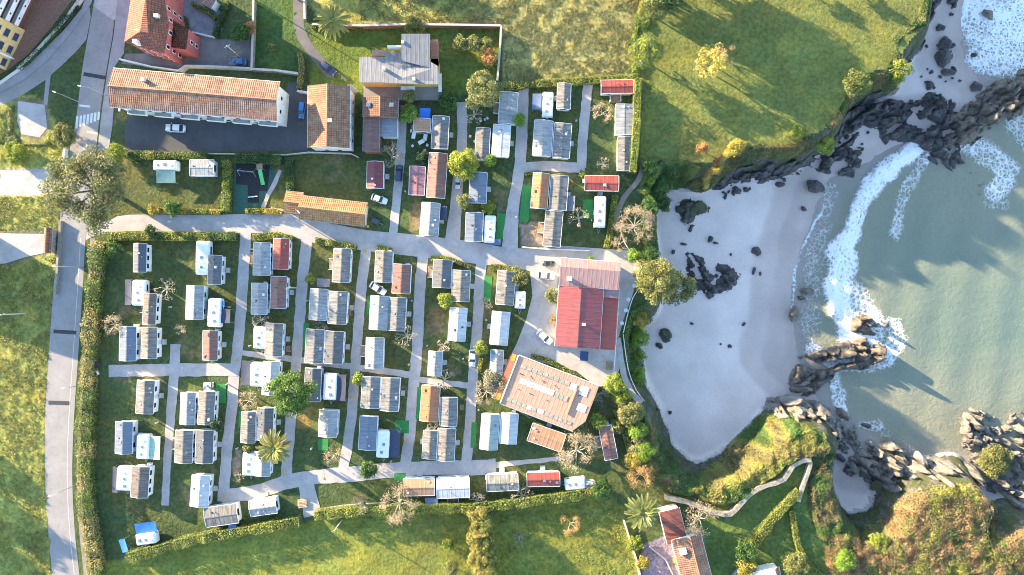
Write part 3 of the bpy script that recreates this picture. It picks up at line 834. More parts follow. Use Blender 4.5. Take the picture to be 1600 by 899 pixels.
# brown outbuildings below the villa
TB = tile_roof((0.33, 0.15, 0.095), 'y', lich=0.15, pale=(0.46, 0.28, 0.18))
th, r, HX, HY = gable_house('brown_outbuilding', 'reddish brown tiled outbuilding with two roof windows below the villa', 'outbuilding', 595, 168, 55, 31, 1, 4.6, 1.1, TB, BRICKRED, 'y', 0.2)
for dx in (-2.6, 2.6):
    o = MB().box((dx, 0.4, 5.38), (0.9, 0.9, 0.25)).build('roof_window', GREY, th); MB().box((dx, 0.4, 5.52), (0.7, 0.7, 0.06)).build('pane', glass_dark('sky_glass', (0.10, 0.16, 0.30)), o)
gable_house('long_shed', 'long narrow brown roofed shed beside the bare grey tree', 'shed', 580, 210, 25, 54, 1, 3.8, 0.4, sheet_roof((0.26, 0.13, 0.11), 'y', 0.3), BRICKRED, 'y', 0.15, ridge_cap=False, windows=row(3, 3, '+x', 1.8, 0.9, 0.9))
th, r, HX, HY = gable_house('glazed_porch', 'blue-grey flat glazed porch roof between shed and lane', 'porch', 608, 199, 26, 30, 1, 3.2, 0.15, sheet_roof((0.28, 0.30, 0.34), 'y', 0.15, 0.3), WHITE, 'y', 0.15, ridge_cap=False)

# ------------------------------------------------------------ red mansion with hipped roof
MX, MY = P(240, 20, 9.0)
mn = thing('red_mansion', 'red mansion with hipped tile roof and white-framed windows', 'house', (MX, MY, 0))
RW = plain('red_render', (0.46, 0.115, 0.10), 0.85, 0.15, 1.0)
TM = tile_roof((0.37, 0.125, 0.075), 'y', lich=0.12, pale=(0.5, 0.25, 0.15))
TM2 = tile_roof((0.35, 0.115, 0.085), 'x', lich=0.1, pale=(0.5, 0.25, 0.15))
def mpt(px, py, z):
    x, y = P(px, py, z); return (x - MX, y - MY, z)
def mface(name, pts, mat, par=mn, t=0.15):
    top = [mpt(*p) for p in pts]; n = len(top)
    a = sum(top[i][0] * top[(i + 1) % n][1] - top[(i + 1) % n][0] * top[i][1] for i in range(n))
    if a < 0: top = top[::-1]
    return MB().add([(x, y, z - t) for x, y, z in top] + top, [tuple(range(n))[::-1], tuple(range(n, 2 * n))] + [(i, (i + 1) % n, n + (i + 1) % n, n + i) for i in range(n)]).build(name, mat, par)
E, R1 = 9.0, 11.6
mface('roof_slope', [(204, -60, E), (204, 0, E), (194, 66, E), (219, 49, R1), (228, 0, R1), (236, -60, R1)], TM)
mface('roof_slope', [(194, 66, E), (256, 84, E), (232, 52, R1), (219, 49, R1)], TM2)
mface('roof_slope', [(256, 84, E), (264, 36, E), (262, 33, 10.4), (232, 52, R1)], TM)
mface('roof_slope', [(236, -60, R1), (228, 0, R1), (219, 49, R1), (232, 52, R1), (262, 33, 10.4), (257, 0, E), (260, -60, E)], TM)
pw = [mpt(206, -60, E), mpt(206, 0, E), mpt(197, 64, E), mpt(255, 81, E), mpt(262, 36, E), mpt(256, 0, E), mpt(258, -60, E)]
MB().prism([(x, y) for x, y, z in pw], 0, E - 0.16).build('wall', RW, mn)
pw = [mpt(268, 30, 6), mpt(266, 74, 6), mpt(291, 78, 6), mpt(295, 46, 6)]
tw = MB().prism([(x, y) for x, y, z in pw], 0, 6.0).build('tower', RW, mn)
c = mpt(276, 56, 7.2)
for i in range(4):
    a, b = pw[i], pw[(i + 1) % 4]
    MB().add([a, b, c], [(0, 1, 2), (2, 1, 0)]).build('tower_roof', TM, tw)
def mwin(a, b, t, z, w=1.0, h=1.4):
    a = np.array(a[:2]); b = np.array(b[:2]); p = a + (b - a) * t; d = (b - a) / np.linalg.norm(b - a); rz = math.atan2(d[1], d[0])
    n = np.array([d[1], -d[0]])
    o = MB().box((*(p + n * 0.03), z), (w, 0.1, h), rz).build('window', WHITE, mn); MB().box((*(p + n * 0.06), z), (w * 0.7, 0.1, h * 0.8), rz).build('pane', GLASS, o)
A_, B_, C_ = mpt(255, 81, E), mpt(262, 36, E), mpt(256, 0, E)
for z in (2.0, 4.7, 7.4):
    for t in (0.25, 0.75): mwin(A_, B_, t, z); mwin(B_, C_, t, z)
    for t in (0.2, 0.5, 0.8): mwin(mpt(197, 64, E), A_, t, z)
for z in (1.8, 4.2): mwin(pw[2], pw[3], 0.5, z, 0.9, 1.2)
for cx_, cy_ in ((246, 26), (213, 66)):
    x, y, z = mpt(cx_, cy_, 10.5); c = MB().box((x, y, 10.2), (0.9, 0.8, 2.2)).build('chimney', CHIM, mn)
x, y, z = mpt(216, 49, 12); m = MB(); m.tube((x, y, 11.5), (x, y, 13.2), 0.06); m.tube((x - 0.8, y, 12.9), (x + 0.8, y, 12.9), 0.05); m.build('finial', OFFWHITE, mn)
MB().box((*mpt(273, 28, 2.6)[:2], 1.4), (1.6, 2.2, 2.8)).build('porch', OFFWHITE, mn)

# ------------------------------------------------------------ hotel at the top left: facade turned toward the road
HXo, HYo = P(36, 55, 0)
ht = thing('hotel', 'yellow hotel with dark windows and white balcony bands', 'building', (HXo, HYo, 0), -math.radians(25.5))
YH = plain('ochre_render', (0.68, 0.47, 0.19), 0.85, 0.12, 1.0)
BRW = plain('brown_cladding', (0.20, 0.085, 0.06), 0.8, 0.25, 2.0)
def hbox(name, x0, x1, y0, y1, z0, z1, mat, par=ht): return MB().box(((x0 + x1) / 2, (y0 + y1) / 2, (z0 + z1) / 2), (x1 - x0, y1 - y0, z1 - z0)).build(name, mat, par)
hbox('wing', -14, 0, -9.2, 1.2, 0, 8.8, YH)
hbox('wing', -14, -1.2, 1.202, 22, 0, 11.6, BRW)
hbox('wing', -13, -3, -15, -9.202, 0, 5.5, YH)
hbox('roof', -14.3, 0.3, -9.5, 1.2, 8.802, 9.05, tile_roof((0.40, 0.20, 0.115), 'y'))
hbox('roof', -14.2, -1.0, 1.25, 22, 11.602, 11.9, WHITE)
for z in (2.9, 5.7, 8.5):
    bl = hbox('balcony', -1.198, 0.5, 1.25, 21.9, z, z + 0.2, OFFWHITE); hbox('parapet', 0.38, 0.5, 1.25, 21.9, z + 0.202, z + 1.25, WHITE, bl)
    for k in range(6): hbox('balcony_lamp', 0.502, 0.56, 2.8 + k * 3.1, 3.2 + k * 3.1, z + 0.5, z + 0.9, DARK, bl)
for y in (-7.6, -4.4, -1.2):
    for z in (1.7, 4.5, 7.2):
        o = hbox('window', -0.03, 0.06, y - 1.0, y + 1.0, z - 0.8, z + 0.8, GREY); hbox('pane', -0.02, 0.09, y - 0.85, y + 0.85, z - 0.68, z + 0.68, glass_dark('blue_glass', (0.05, 0.06, 0.10)), o)
hbox('wall_fin', -0.02, 0.6, -6.2, -5.8, 0, 9.4, WHITE)
area('hotel_terrace', 'reddish brown brick terrace beside the yellow hotel', 'terrace', [(48, -30), (112, -30), (112, 2), (80, 44), (44, 86), (18, 106), (-20, 128), (-40, 100), (20, 40)], 0.045, plain('terrace_brick', (0.25, 0.13, 0.085), 0.9, 0.25, 2.0))
# ------------------------------------------------------------ restaurant by the beach: pink and red sheet roofs
gable_house('restaurant_hall', 'restaurant hall with pale pink ribbed roof above the cove', 'building', 921, 428, 94, 43, 4.5, 4.6, 0.7, sheet_roof((0.50, 0.29, 0.26), 'x', 0.15), OFFWHITE, 'x', 0.3, ridge_cap=False, windows=row(5, 6, '+y', 2.4, 1.2, 1.2), off=0.35)
th, r, HX, HY = gable_house('restaurant_wing', 'red double-slope ribbed metal roof of the restaurant with dark ridge', 'building', 905, 496, 70, 94, 3.8, 4.3, 1.0, sheet_roof((0.34, 0.085, 0.09), 'y', 0.15), OFFWHITE, 'y', 0.25, ridge_cap=False, windows=row(3, 3.5, '-y', 1.9, 1.6, 1.5) + row(4, 5.5, '-x', 2.2, 1.2, 1.2))
MB().box((0, 0, 5.42), (0.18, HY * 2 + 0.5, 0.1)).build('ridge_strip', DARK, r)
for a, b in ((-0.5, -1.5),):
    c = MB().box((a + 1.6, b, 5.2), (0.7, 0.6, 1.0)).build('chimney', CHIM, r)
x, y = P(890, 437, 5)
gable_house('restaurant_lean_to', 'bright red lean-to roof on the seaward side of the restaurant', 'building', 948, 505, 32, 83, 3.8, 3.4, 0.35, sheet_roof((0.42, 0.09, 0.065), 'y', 0.12), OFFWHITE, 'y', 0.2, ridge_cap=False, off=-0.9)
gable_house('porch_roof', 'small pink porch roof between hall and lean-to', 'porch', 953, 457, 28, 17, 4.5, 3.6, 0.3, sheet_roof((0.46, 0.27, 0.26), 'y', 0.15), OFFWHITE, 'y', 0.2, ridge_cap=False)
x, y = P(889, 436, 4.6)
c = thing('roof_chimney', 'white rendered chimney on the pale pink roof', 'chimney', (x, y, 4.8)); MB().box((0, 0, 0.6), (0.9, 0.8, 1.3)).build('stack', CHIM, c); MB().box((0, 0, 1.32), (1.1, 1.0, 0.12)).build('cap', OFFWHITE, c)
x, y = P(911, 555); d = thing('entrance_mat', 'dark blue canvas entrance canopy below the red roof', 'canopy', (x, y, 0), -math.radians(4))
MB().box((0, 0, 2.5), (1.9, 2.2, 0.1)).build('canvas', plain('navy_canvas', (0.03, 0.05, 0.13), 0.8, 0.2), d)
for sx in (-0.9, 0.9):
    for sy in (-1, 1): MB().tube((sx, sy, 0), (sx, sy, 2.45), 0.04).build('pole', GREY, d)

# ------------------------------------------------------------ orange service block with rooflights
x, y, W, L, rz = frame_of(859, 617, 134, 80, 21, 4.0)
sb = thing('service_block', 'large orange flat-pitched roof with rows of rooflights', 'building', (x, y, 0), rz)
hw, hl = W / 2, L / 2
out = [(-hw, -hl), (hw - 2.0, -hl), (hw, -hl + 3.0), (hw, hl), (-hw, hl)]
TS = sheet_roof((0.70, 0.40, 0.27), 'x', 0.15)
MB().prism([(a * 0.985, b * 0.98) for a, b in out], 0, 3.8).build('wall', OFFWHITE, sb)
n = len(out)
rf = MB().add([(a, b, 3.85) for a, b in out] + [(a, b, 3.99 + (0.35 if abs(b) < 2 else 0.0)) for a, b in out], [tuple(range(n))[::-1], tuple(range(n, 2 * n))] + [(i, (i + 1) % n, n + (i + 1) % n, n + i) for i in range(n)]).build('roof', TS, sb)
PALE = plain('rooflight_sheet', (0.62, 0.63, 0.64), 0.4, 0.15, 1.5)
OLDL = plain('rooflight_aged', (0.30, 0.27, 0.21), 0.6, 0.3, 1.5)
def light_strip(x0, x1, yc, w, mats):
    k = len(mats); d = (x1 - x0) / k
    for i, mt in enumerate(mats): MB().box((x0 + (i + 0.5) * d, yc, 4.04), (d - 0.12, w, 0.12)).build('rooflight', mt, rf)
light_strip(-8.5, 3.4, 3.9, 1.0, [OLDL] * 9)
light_strip(3.6, 5.2, 3.6, 1.5, [PALE]); light_strip(6.0, 8.0, 3.6, 2.2, [PALE])
light_strip(-7.6, 0.8, 0.6, 1.3, [PALE] * 5); light_strip(1.0, 4.2, 0.5, 1.3, [OLDL] * 3)
light_strip(-8.8, -1.6, -4.4, 0.9, [OLDL, OLDL, OLDL, OLDL, PALE, OLDL]); light_strip(-1.4, 0.2, -4.3, 0.9, [PALE]); light_strip(0.4, 7.0, -4.4, 0.9, [OLDL] * 6)
light_strip(6.8, 9.0, -0.2, 1.7, [PALE])
MB().box((5.2, 0.4, 4.2), (0.35, 6.2, 0.42)).build('parapet', plain('terracotta', (0.46, 0.23, 0.14), 0.9, 0.2), rf)
MB().box((-hw - 0.1, 0, 4.0), (0.22, 2 * hl, 0.55)).build('fascia', WHITE, sb)
MB().box((0, hl + 0.1, 3.95), (2 * hw, 0.16, 0.4)).build('fascia', WHITE, sb)
MB().box((-0.8, -hl - 0.1, 3.95), (2 * hw - 2.2, 0.2, 0.35)).build('fascia', GREY, sb)
MB().box((-hw - 0.95, -0.2, 3.1), (1.3, 2 * hl - 1.0, 0.12)).build('side_awning', plain('red_brown_canvas', (0.36, 0.11, 0.06), 0.8, 0.25), sb)
for yy in (-hl + 1.2, hl - 1.0):
    MB().box((-hw - 0.95, yy, 2.95), (0.9, 1.6, 0.9)).build('kiosk_box', plain('orange_plastic', (0.60, 0.22, 0.03), 0.6, 0.15), sb)
for i in range(16):
    a, b = random.uniform(-9, 7), random.choice((2.4, -1.4, 1.9, -2.2, 2.1))
    MB().box((a, b, 4.05), (0.28, 0.16, 0.1)).build('roof_vent', DARK, rf)

# ------------------------------------------------------------ house at the lower right
TR = tile_roof((0.46, 0.21, 0.13), 'y', lich=0.4, pale=(0.55, 0.36, 0.23))
th, r, HX, HY = gable_house('tiled_villa', 'long tiled house cut by the bottom edge of the picture', 'house', 1086, 894, 47, 116, -14.5, 4.8, 0.9, TR, OFFWHITE, 'y', 0.4, windows=row(5, 7, '-x', 1.8, 1.1, 1.3), off=0.2)
MB().box((-1.6, 5.6, 5.6), (1.5, 1.3, 0.9)).build('rooftop_unit', WHITE, r)
gable_house('flat_red_wing', 'dark red flat roofed wing at the upper end of the tiled house', 'house', 1052, 822, 32, 52, -14, 3.6, 0.15, sheet_roof((0.27, 0.085, 0.06), 'y', 0.2, 0.8), OFFWHITE, 'y', 0.2, ridge_cap=False)
gable_house('side_porch', 'small red porch roof with white canopy beside the tiled house', 'porch', 1087, 855, 15, 27, -14, 3.4, 0.12, sheet_roof((0.30, 0.10, 0.09), 'y', 0.2, 0.8), OFFWHITE, 'y', 0.15, ridge_cap=False)
gable_house('white_canopy', 'white metal canopy over the door near the lichen tree', 'canopy', 1081, 837, 12, 6, -14, 3.0, 0.1, sheet_roof((0.7, 0.7, 0.7), 'y', 0.1), WHITE, 'y', 0.1, ridge_cap=False)
gable_house('garden_house', 'blue-white gabled house roof at the bottom edge below yellow bush', 'house', 1193, 902, 38, 20, -12, 3.4, 0.9, sheet_roof((0.62, 0.66, 0.72), 'x', 0.1), OFFWHITE, 'x', 0.2, ridge_cap=False)
gable_house('brick_hut', 'orange gabled hut at the bottom edge beside the white house', 'hut', 1212, 897, 14, 20, -12, 2.9, 0.5, tile_roof((0.44, 0.2, 0.12), 'y'), OFFWHITE, 'y', 0.2)
gable_house('gate_roof', 'narrow red tiled gate roof beside the left road', 'gate', 75, 376, 12, 40, 3, 2.6, 0.7, tile_roof((0.40, 0.15, 0.10), 'y', lich=0.1), STONE, 'y', 0.3)
gable_house('mansion_annex', 'small pink-red tiled annex roof at the top edge', 'outbuilding', 323, 0, 26, 16, 30, 3.0, 0.5, tile_roof((0.46, 0.24, 0.18), 'y'), OFFWHITE, 'y', 0.2)
# large building just outside the left edge, casting the broad shade over meadow and road
gable_house('roadside_block', 'apartment block beyond the left edge shading the meadow and road', 'building', -150, 380, 170, 110, 18, 7.0, 2.2, TILE_O, OFFWHITE, 'x', 0.5, windows=row(8, 11, '-y', 2, 1.2, 1.4) + row(8, 11, '-y', 4.9, 1.2, 1.4))

# ------------------------------------------------------------ mobile homes
WC = {'white': WHITE, 'cream': CREAM, 'off': OFFWHITE, 'brown': plain('brown_panel', (0.30, 0.20, 0.13), 0.8, 0.2), 'green': plain('green_panel', (0.10, 0.20, 0.14), 0.8, 0.2)}
GUT = plain('white_trim', (0.72, 0.71, 0.69), 0.5, 0.1)
C = dict(grey=(0.30, 0.285, 0.275), dgrey=(0.17, 0.165, 0.175), lgrey=(0.44, 0.43, 0.425), white=(0.70, 0.69, 0.675), blue=(0.20, 0.235, 0.30), beige=(0.42, 0.375, 0.32), brown=(0.26, 0.20, 0.165),
         rbrown=(0.34, 0.16, 0.12), red=(0.40, 0.085, 0.06), dred=(0.25, 0.055, 0.065), pink=(0.42, 0.19, 0.21), orange=(0.56, 0.21, 0.085), tan=(0.60, 0.32, 0.18), pgreen=(0.42, 0.47, 0.44), navy=(0.11, 0.12, 0.16), aged=(0.33, 0.29, 0.255))
NMH = [0]
HATCH = plain('hatch_smoked', (0.16, 0.18, 0.22), 0.35, 0.15)

def mobile_home(cx, cy, w, l, a, col, label, group=None, ridge=None, rise=0.42, hh=2.55, wall='white', roofmat=None, deck=True):
    k = NMH[0]; NMH[0] += 1
    ridge = ridge or ('y' if l >= w else 'x')
    vx = max(0.0, abs(cx - 800) * hh / H - 1.6) * 0.75; vy = max(0.0, abs(cy - 450) * hh / H - 1.6) * 0.75
    sx, sy = (1 if cx > 800 else -1), (1 if cy > 450 else -1)
    w -= vx + 1.2; l -= vy + 0.8; cx += sx * vx / 2; cy += sy * vy / 2
    x, y, W, L, rz = frame_of(cx, cy, w, l, a, hh)
    th = thing('mobile_home', label, 'mobile home', (x, y, 0), rz, group)
    sw = ridge == 'x'
    A, B = (W / 2, L / 2) if not sw else (L / 2, W / 2)
    fin = (lambda m: swapxy(m)) if sw else (lambda m: m)
    wm = WC[wall]
    rm = roofmat or sheet_roof(C[col], 'x' if sw else 'y', 0.46 if col in ('aged', 'grey', 'brown', 'beige') else 0.26 if col in ('lgrey', 'dgrey', 'rbrown') else 0.16)
    r = fin(extrude_y(MB(), roof_profile(A, hh, rise, 0.07), -B, B)).build('roof', rm, th)
    A2, B2 = A - 0.18, B - 0.18; lf = rise * (1 - A2 / A)
    fin(extrude_y(MB(), [(-A2, 0.0), (A2, 0.0), (A2, hh + lf - 0.01), (0, hh + rise - 0.01), (-A2, hh + lf - 0.01)], -B2, B2)).build('wall', wm, th)
    fin(MB().box((0, 0, hh + rise + 0.075), (0.22, 2 * B + 0.02, 0.07))).build('ridge_cap', rm, r)
    for s in (-1, 1):
        fin(MB().box((s * (A + 0.045), 0, hh + 0.03), (0.09, 2 * B, 0.12))).build('gutter', GUT, r)
    for s in (-1, 1):
        m = MB().add([(-A, s * (B + 0.05) - 0.04, hh), (0, s * (B + 0.05) - 0.04, hh + rise), (A, s * (B + 0.05) - 0.04, hh), (A, s * (B + 0.05) - 0.04, hh + 0.13), (0, s * (B + 0.05) - 0.04, hh + rise + 0.13), (-A, s * (B + 0.05) - 0.04, hh + 0.13)] + [(-A, s * (B + 0.05) + 0.04, hh), (0, s * (B + 0.05) + 0.04, hh + rise), (A, s * (B + 0.05) + 0.04, hh), (A, s * (B + 0.05) + 0.04, hh + 0.13), (0, s * (B + 0.05) + 0.04, hh + rise + 0.13), (-A, s * (B + 0.05) + 0.04, hh + 0.13)],
            [(0, 1, 4, 5), (1, 2, 3, 4), (11, 10, 7, 6), (10, 9, 8, 7), (5, 4, 10, 11), (4, 3, 9, 10), (0, 6, 7, 1), (1, 7, 8, 2), (0, 5, 11, 6), (2, 8, 9, 3)])
        fin(m).build('verge_trim', GUT, r)
    if k % 3 != 2:
        vy_ = (random.random() - 0.5) * B * 1.2; vx_ = random.choice((-1, 1)) * A * 0.45
        fin(MB().tube((vx_, vy_, hh + 0.1), (vx_, vy_, hh + 0.75), 0.09, n=6)).build('flue', GREY, r)
    for q in range(1 + k % 3):
        ax, ay = random.uniform(-0.7, 0.7) * A, random.uniform(-0.85, 0.85) * B; az = hh + rise * (1 - abs(ax) / A)
        d_ = random.uniform(0.25, 0.6)
        fin(MB().box((ax, ay, az + 0.12), (d_, d_ * random.uniform(0.7, 1.4), 0.22), top=0.85)).build('roof_vent', random.choice((GREY, WHITE, DARK, HATCH)), r)
    side = 1 if (k * 7) % 3 else -1
    for s in (-1, 1):
        for yy in ((-B2 * 0.55, B2 * 0.5) if s == side else (-B2 * 0.6, 0.0, B2 * 0.6)):
            fin(MB().box((s * (A2 + 0.02), yy, 1.65), (0.06, 1.1, 0.8))).build('window', GLASS, th)
    fin(MB().box((0, -B2 - 0.02, 1.7), (1.5, 0.06, 0.9))).build('window', GLASS, th)
    fin(MB().box((side * (A2 + 0.025), 0.05, 1.3), (0.06, 0.85, 1.9))).build('door', plain('door_panel', (0.5, 0.5, 0.5), 0.6, 0.1), th)
    if k % 5 == 1: fin(MB().box((A2 * 0.5, B2 + 0.32, 0.55), (0.9, 0.6, 1.1))).build('gas_locker', random.choice((GREY, WHITE)), th)
    if deck and k % 6 == 3:
        dk = fin(MB().box((side * (A2 + 0.85), 0.2, 0.28), (1.6, 2.6, 0.5))).build('deck', WOOD, th)
        for yy in (-1.05, 1.45): fin(MB().box((side * (A2 + 0.85), yy, 0.98), (1.55, 0.06, 0.9))).build('deck_rail', WHITE, dk)
    elif deck:
        m = MB()
        for i in range(3): m.box((side * (A2 + 0.35 + 0.3 * i), 0.05, 0.23 - 0.075 * i), (0.298, 1.2, 0.45 - 0.15 * i))
        fin(m).build('step', plain('step_concrete', (0.42, 0.41, 0.40), 0.85, 0.2), th)
    return th

def rr(hx, hy, r, z, n=4):
    pts = []
    for qx, qy, a0 in ((1, 1, 0), (-1, 1, 90), (-1, -1, 180), (1, -1, 270)):
        for i in range(n + 1):
            t = math.radians(a0 + 90 * i / n); pts.append((qx * (hx - r) + r * math.cos(t), qy * (hy - r) + r * math.sin(t), z))
    return pts

TYRE = plain('tyre_rubber', (0.02, 0.02, 0.02), 0.9, 0.2)
HATCH = plain('hatch_smoked', (0.16, 0.18, 0.22), 0.35, 0.15)
CARAV = plain('caravan_shell', (0.72, 0.71, 0.69), 0.4, 0.08, 1.2)
def touring_caravan(cx, cy, w, l, a, label, group=None, flip=False):
    hh = 2.5
    horiz = w > l
    if horiz: w, l, a = l, w, a + 90
    x, y, W, L, rz = frame_of(cx, cy, w, l, a, hh)
    if flip: rz += math.pi
    th = thing('touring_caravan', label, 'caravan', (x, y, 0), rz, group)
    hx, hy = W / 2, L / 2
    rg = [rr(hx - 0.12, hy - 0.25, 0.3, 0.45), rr(hx, hy - 0.05, 0.35, 0.8), rr(hx, hy, 0.35, 1.5), rr(hx - 0.02, hy - 0.12, 0.35, 2.1), rr(hx - 0.1, hy - 0.3, 0.35, 2.38), rr(hx - 0.3, hy - 0.55, 0.3, 2.5), rr(0.25, hy - 1.0, 0.1, 2.54)]
    MB().rings(rg).build('body', CARAV, th, smooth=False)
    for sy in (-0.55, 0.02, 0.5):
        d = random.uniform(0.45, 0.75)
        o = MB().box((random.uniform(-0.25, 0.25), sy * hy, 2.58), (d, d, 0.14), top=0.85).build('roof_hatch', HATCH if sy < 0.4 else WHITE, th)
    for s in (-1, 1):
        for yy in (-0.45, 0.4): MB().box((s * (hx + 0.0), yy * hy, 1.65), (0.08, hy * 0.5, 0.6)).build('window', GLASS, th)
        MB().tube((s * (hx - 0.3), -0.2, 0.33), (s * (hx - 0.05), -0.2, 0.33), 0.33, n=12).build('wheel', TYRE, th)
        MB().box((s * (hy * 0 + hx * 0.5), -hy - 0.0, 1.5), (hx * 0.7, 0.1, 0.55)).build('window', GLASS, th)
    MB().box((hx + 0.01, -0.0, 1.35), (0.06, 0.65, 1.7)).build('door', plain('caravan_door', (0.62, 0.61, 0.60), 0.5, 0.05), th)
    m = MB(); m.tube((-0.5, -hy + 0.3, 0.5), (0, -hy - 1.1, 0.5), 0.05); m.tube((0.5, -hy + 0.3, 0.5), (0, -hy - 1.1, 0.5), 0.05); m.tube((0, -hy - 1.1, 0), (0, -hy - 1.1, 0.55), 0.05)
    m.build('drawbar', GREY, th)
    return th

AWC = dict(navy=(0.035, 0.04, 0.075), green=(0.06, 0.20, 0.13), blue=(0.03, 0.16, 0.55), pgreen=(0.32, 0.45, 0.36), grey=(0.14, 0.14, 0.16), dblue=(0.08, 0.12, 0.22), teal=(0.07, 0.17, 0.19), brown=(0.30, 0.20, 0.14))
def awning(cx, cy, w, l, a, col, label, h=2.2, group=None, tilt=0.35):
    x, y, W, L, rz = frame_of(cx, cy, w, l, a, h)
    th = thing('awning', label, 'awning', (x, y, 0), rz, group)
    hx, hy = W / 2, L / 2
    n = 6; vs = []; fs = []
    for j in range(n + 1):
        for i in range(n + 1):
            u, v_ = i / n * 2 - 1, j / n * 2 - 1
            sag = 0.10 * (1 - u * u) * (1 - v_ * v_) * -1
            vs.append((u * hx, v_ * hy, h + sag + tilt * (u if W < L else v_) * 0.5))
    for j in range(n):
        for i in range(n): q = j * (n + 1) + i; fs.append((q, q + 1, q + n + 2, q + n + 1))
    k = len(vs); vs2 = vs + [(a_, b_, c_ - 0.03) for a_, b_, c_ in vs]; fs2 = fs + [tuple(k + i for i in reversed(f)) for f in fs]
    MB().add(vs2, fs2).build('canvas', plain('canvas_' + col, AWC[col], 0.75, 0.2, 1.5), th)
    for sx in (-1, 1):
        for sy in (-1, 1):
            zt = h + tilt * ((sx if W < L else sy)) * 0.5
            MB().tube((sx * (hx - 0.08), sy * (hy - 0.08), 0), (sx * (hx - 0.08), sy * (hy - 0.08), zt), 0.035, n=5).build('pole', GREY, th)
    return th

GRN_MAT = plain('green_matting', (0.035, 0.20, 0.05), 0.95, 0.15, 1.0)
def mat_patch(cx, cy, w, l, a, label, mt=None, group=None):
    x, y, W, L, rz = frame_of(cx, cy, w, l, a, 0)
    o = MB().box((0, 0, 0.03), (W, L, 0.05)).build('ground_mat', mt or GRN_MAT, None, loc=(x, y, 0.018), rz=rz)
    return tag(o, label, 'mat', group)

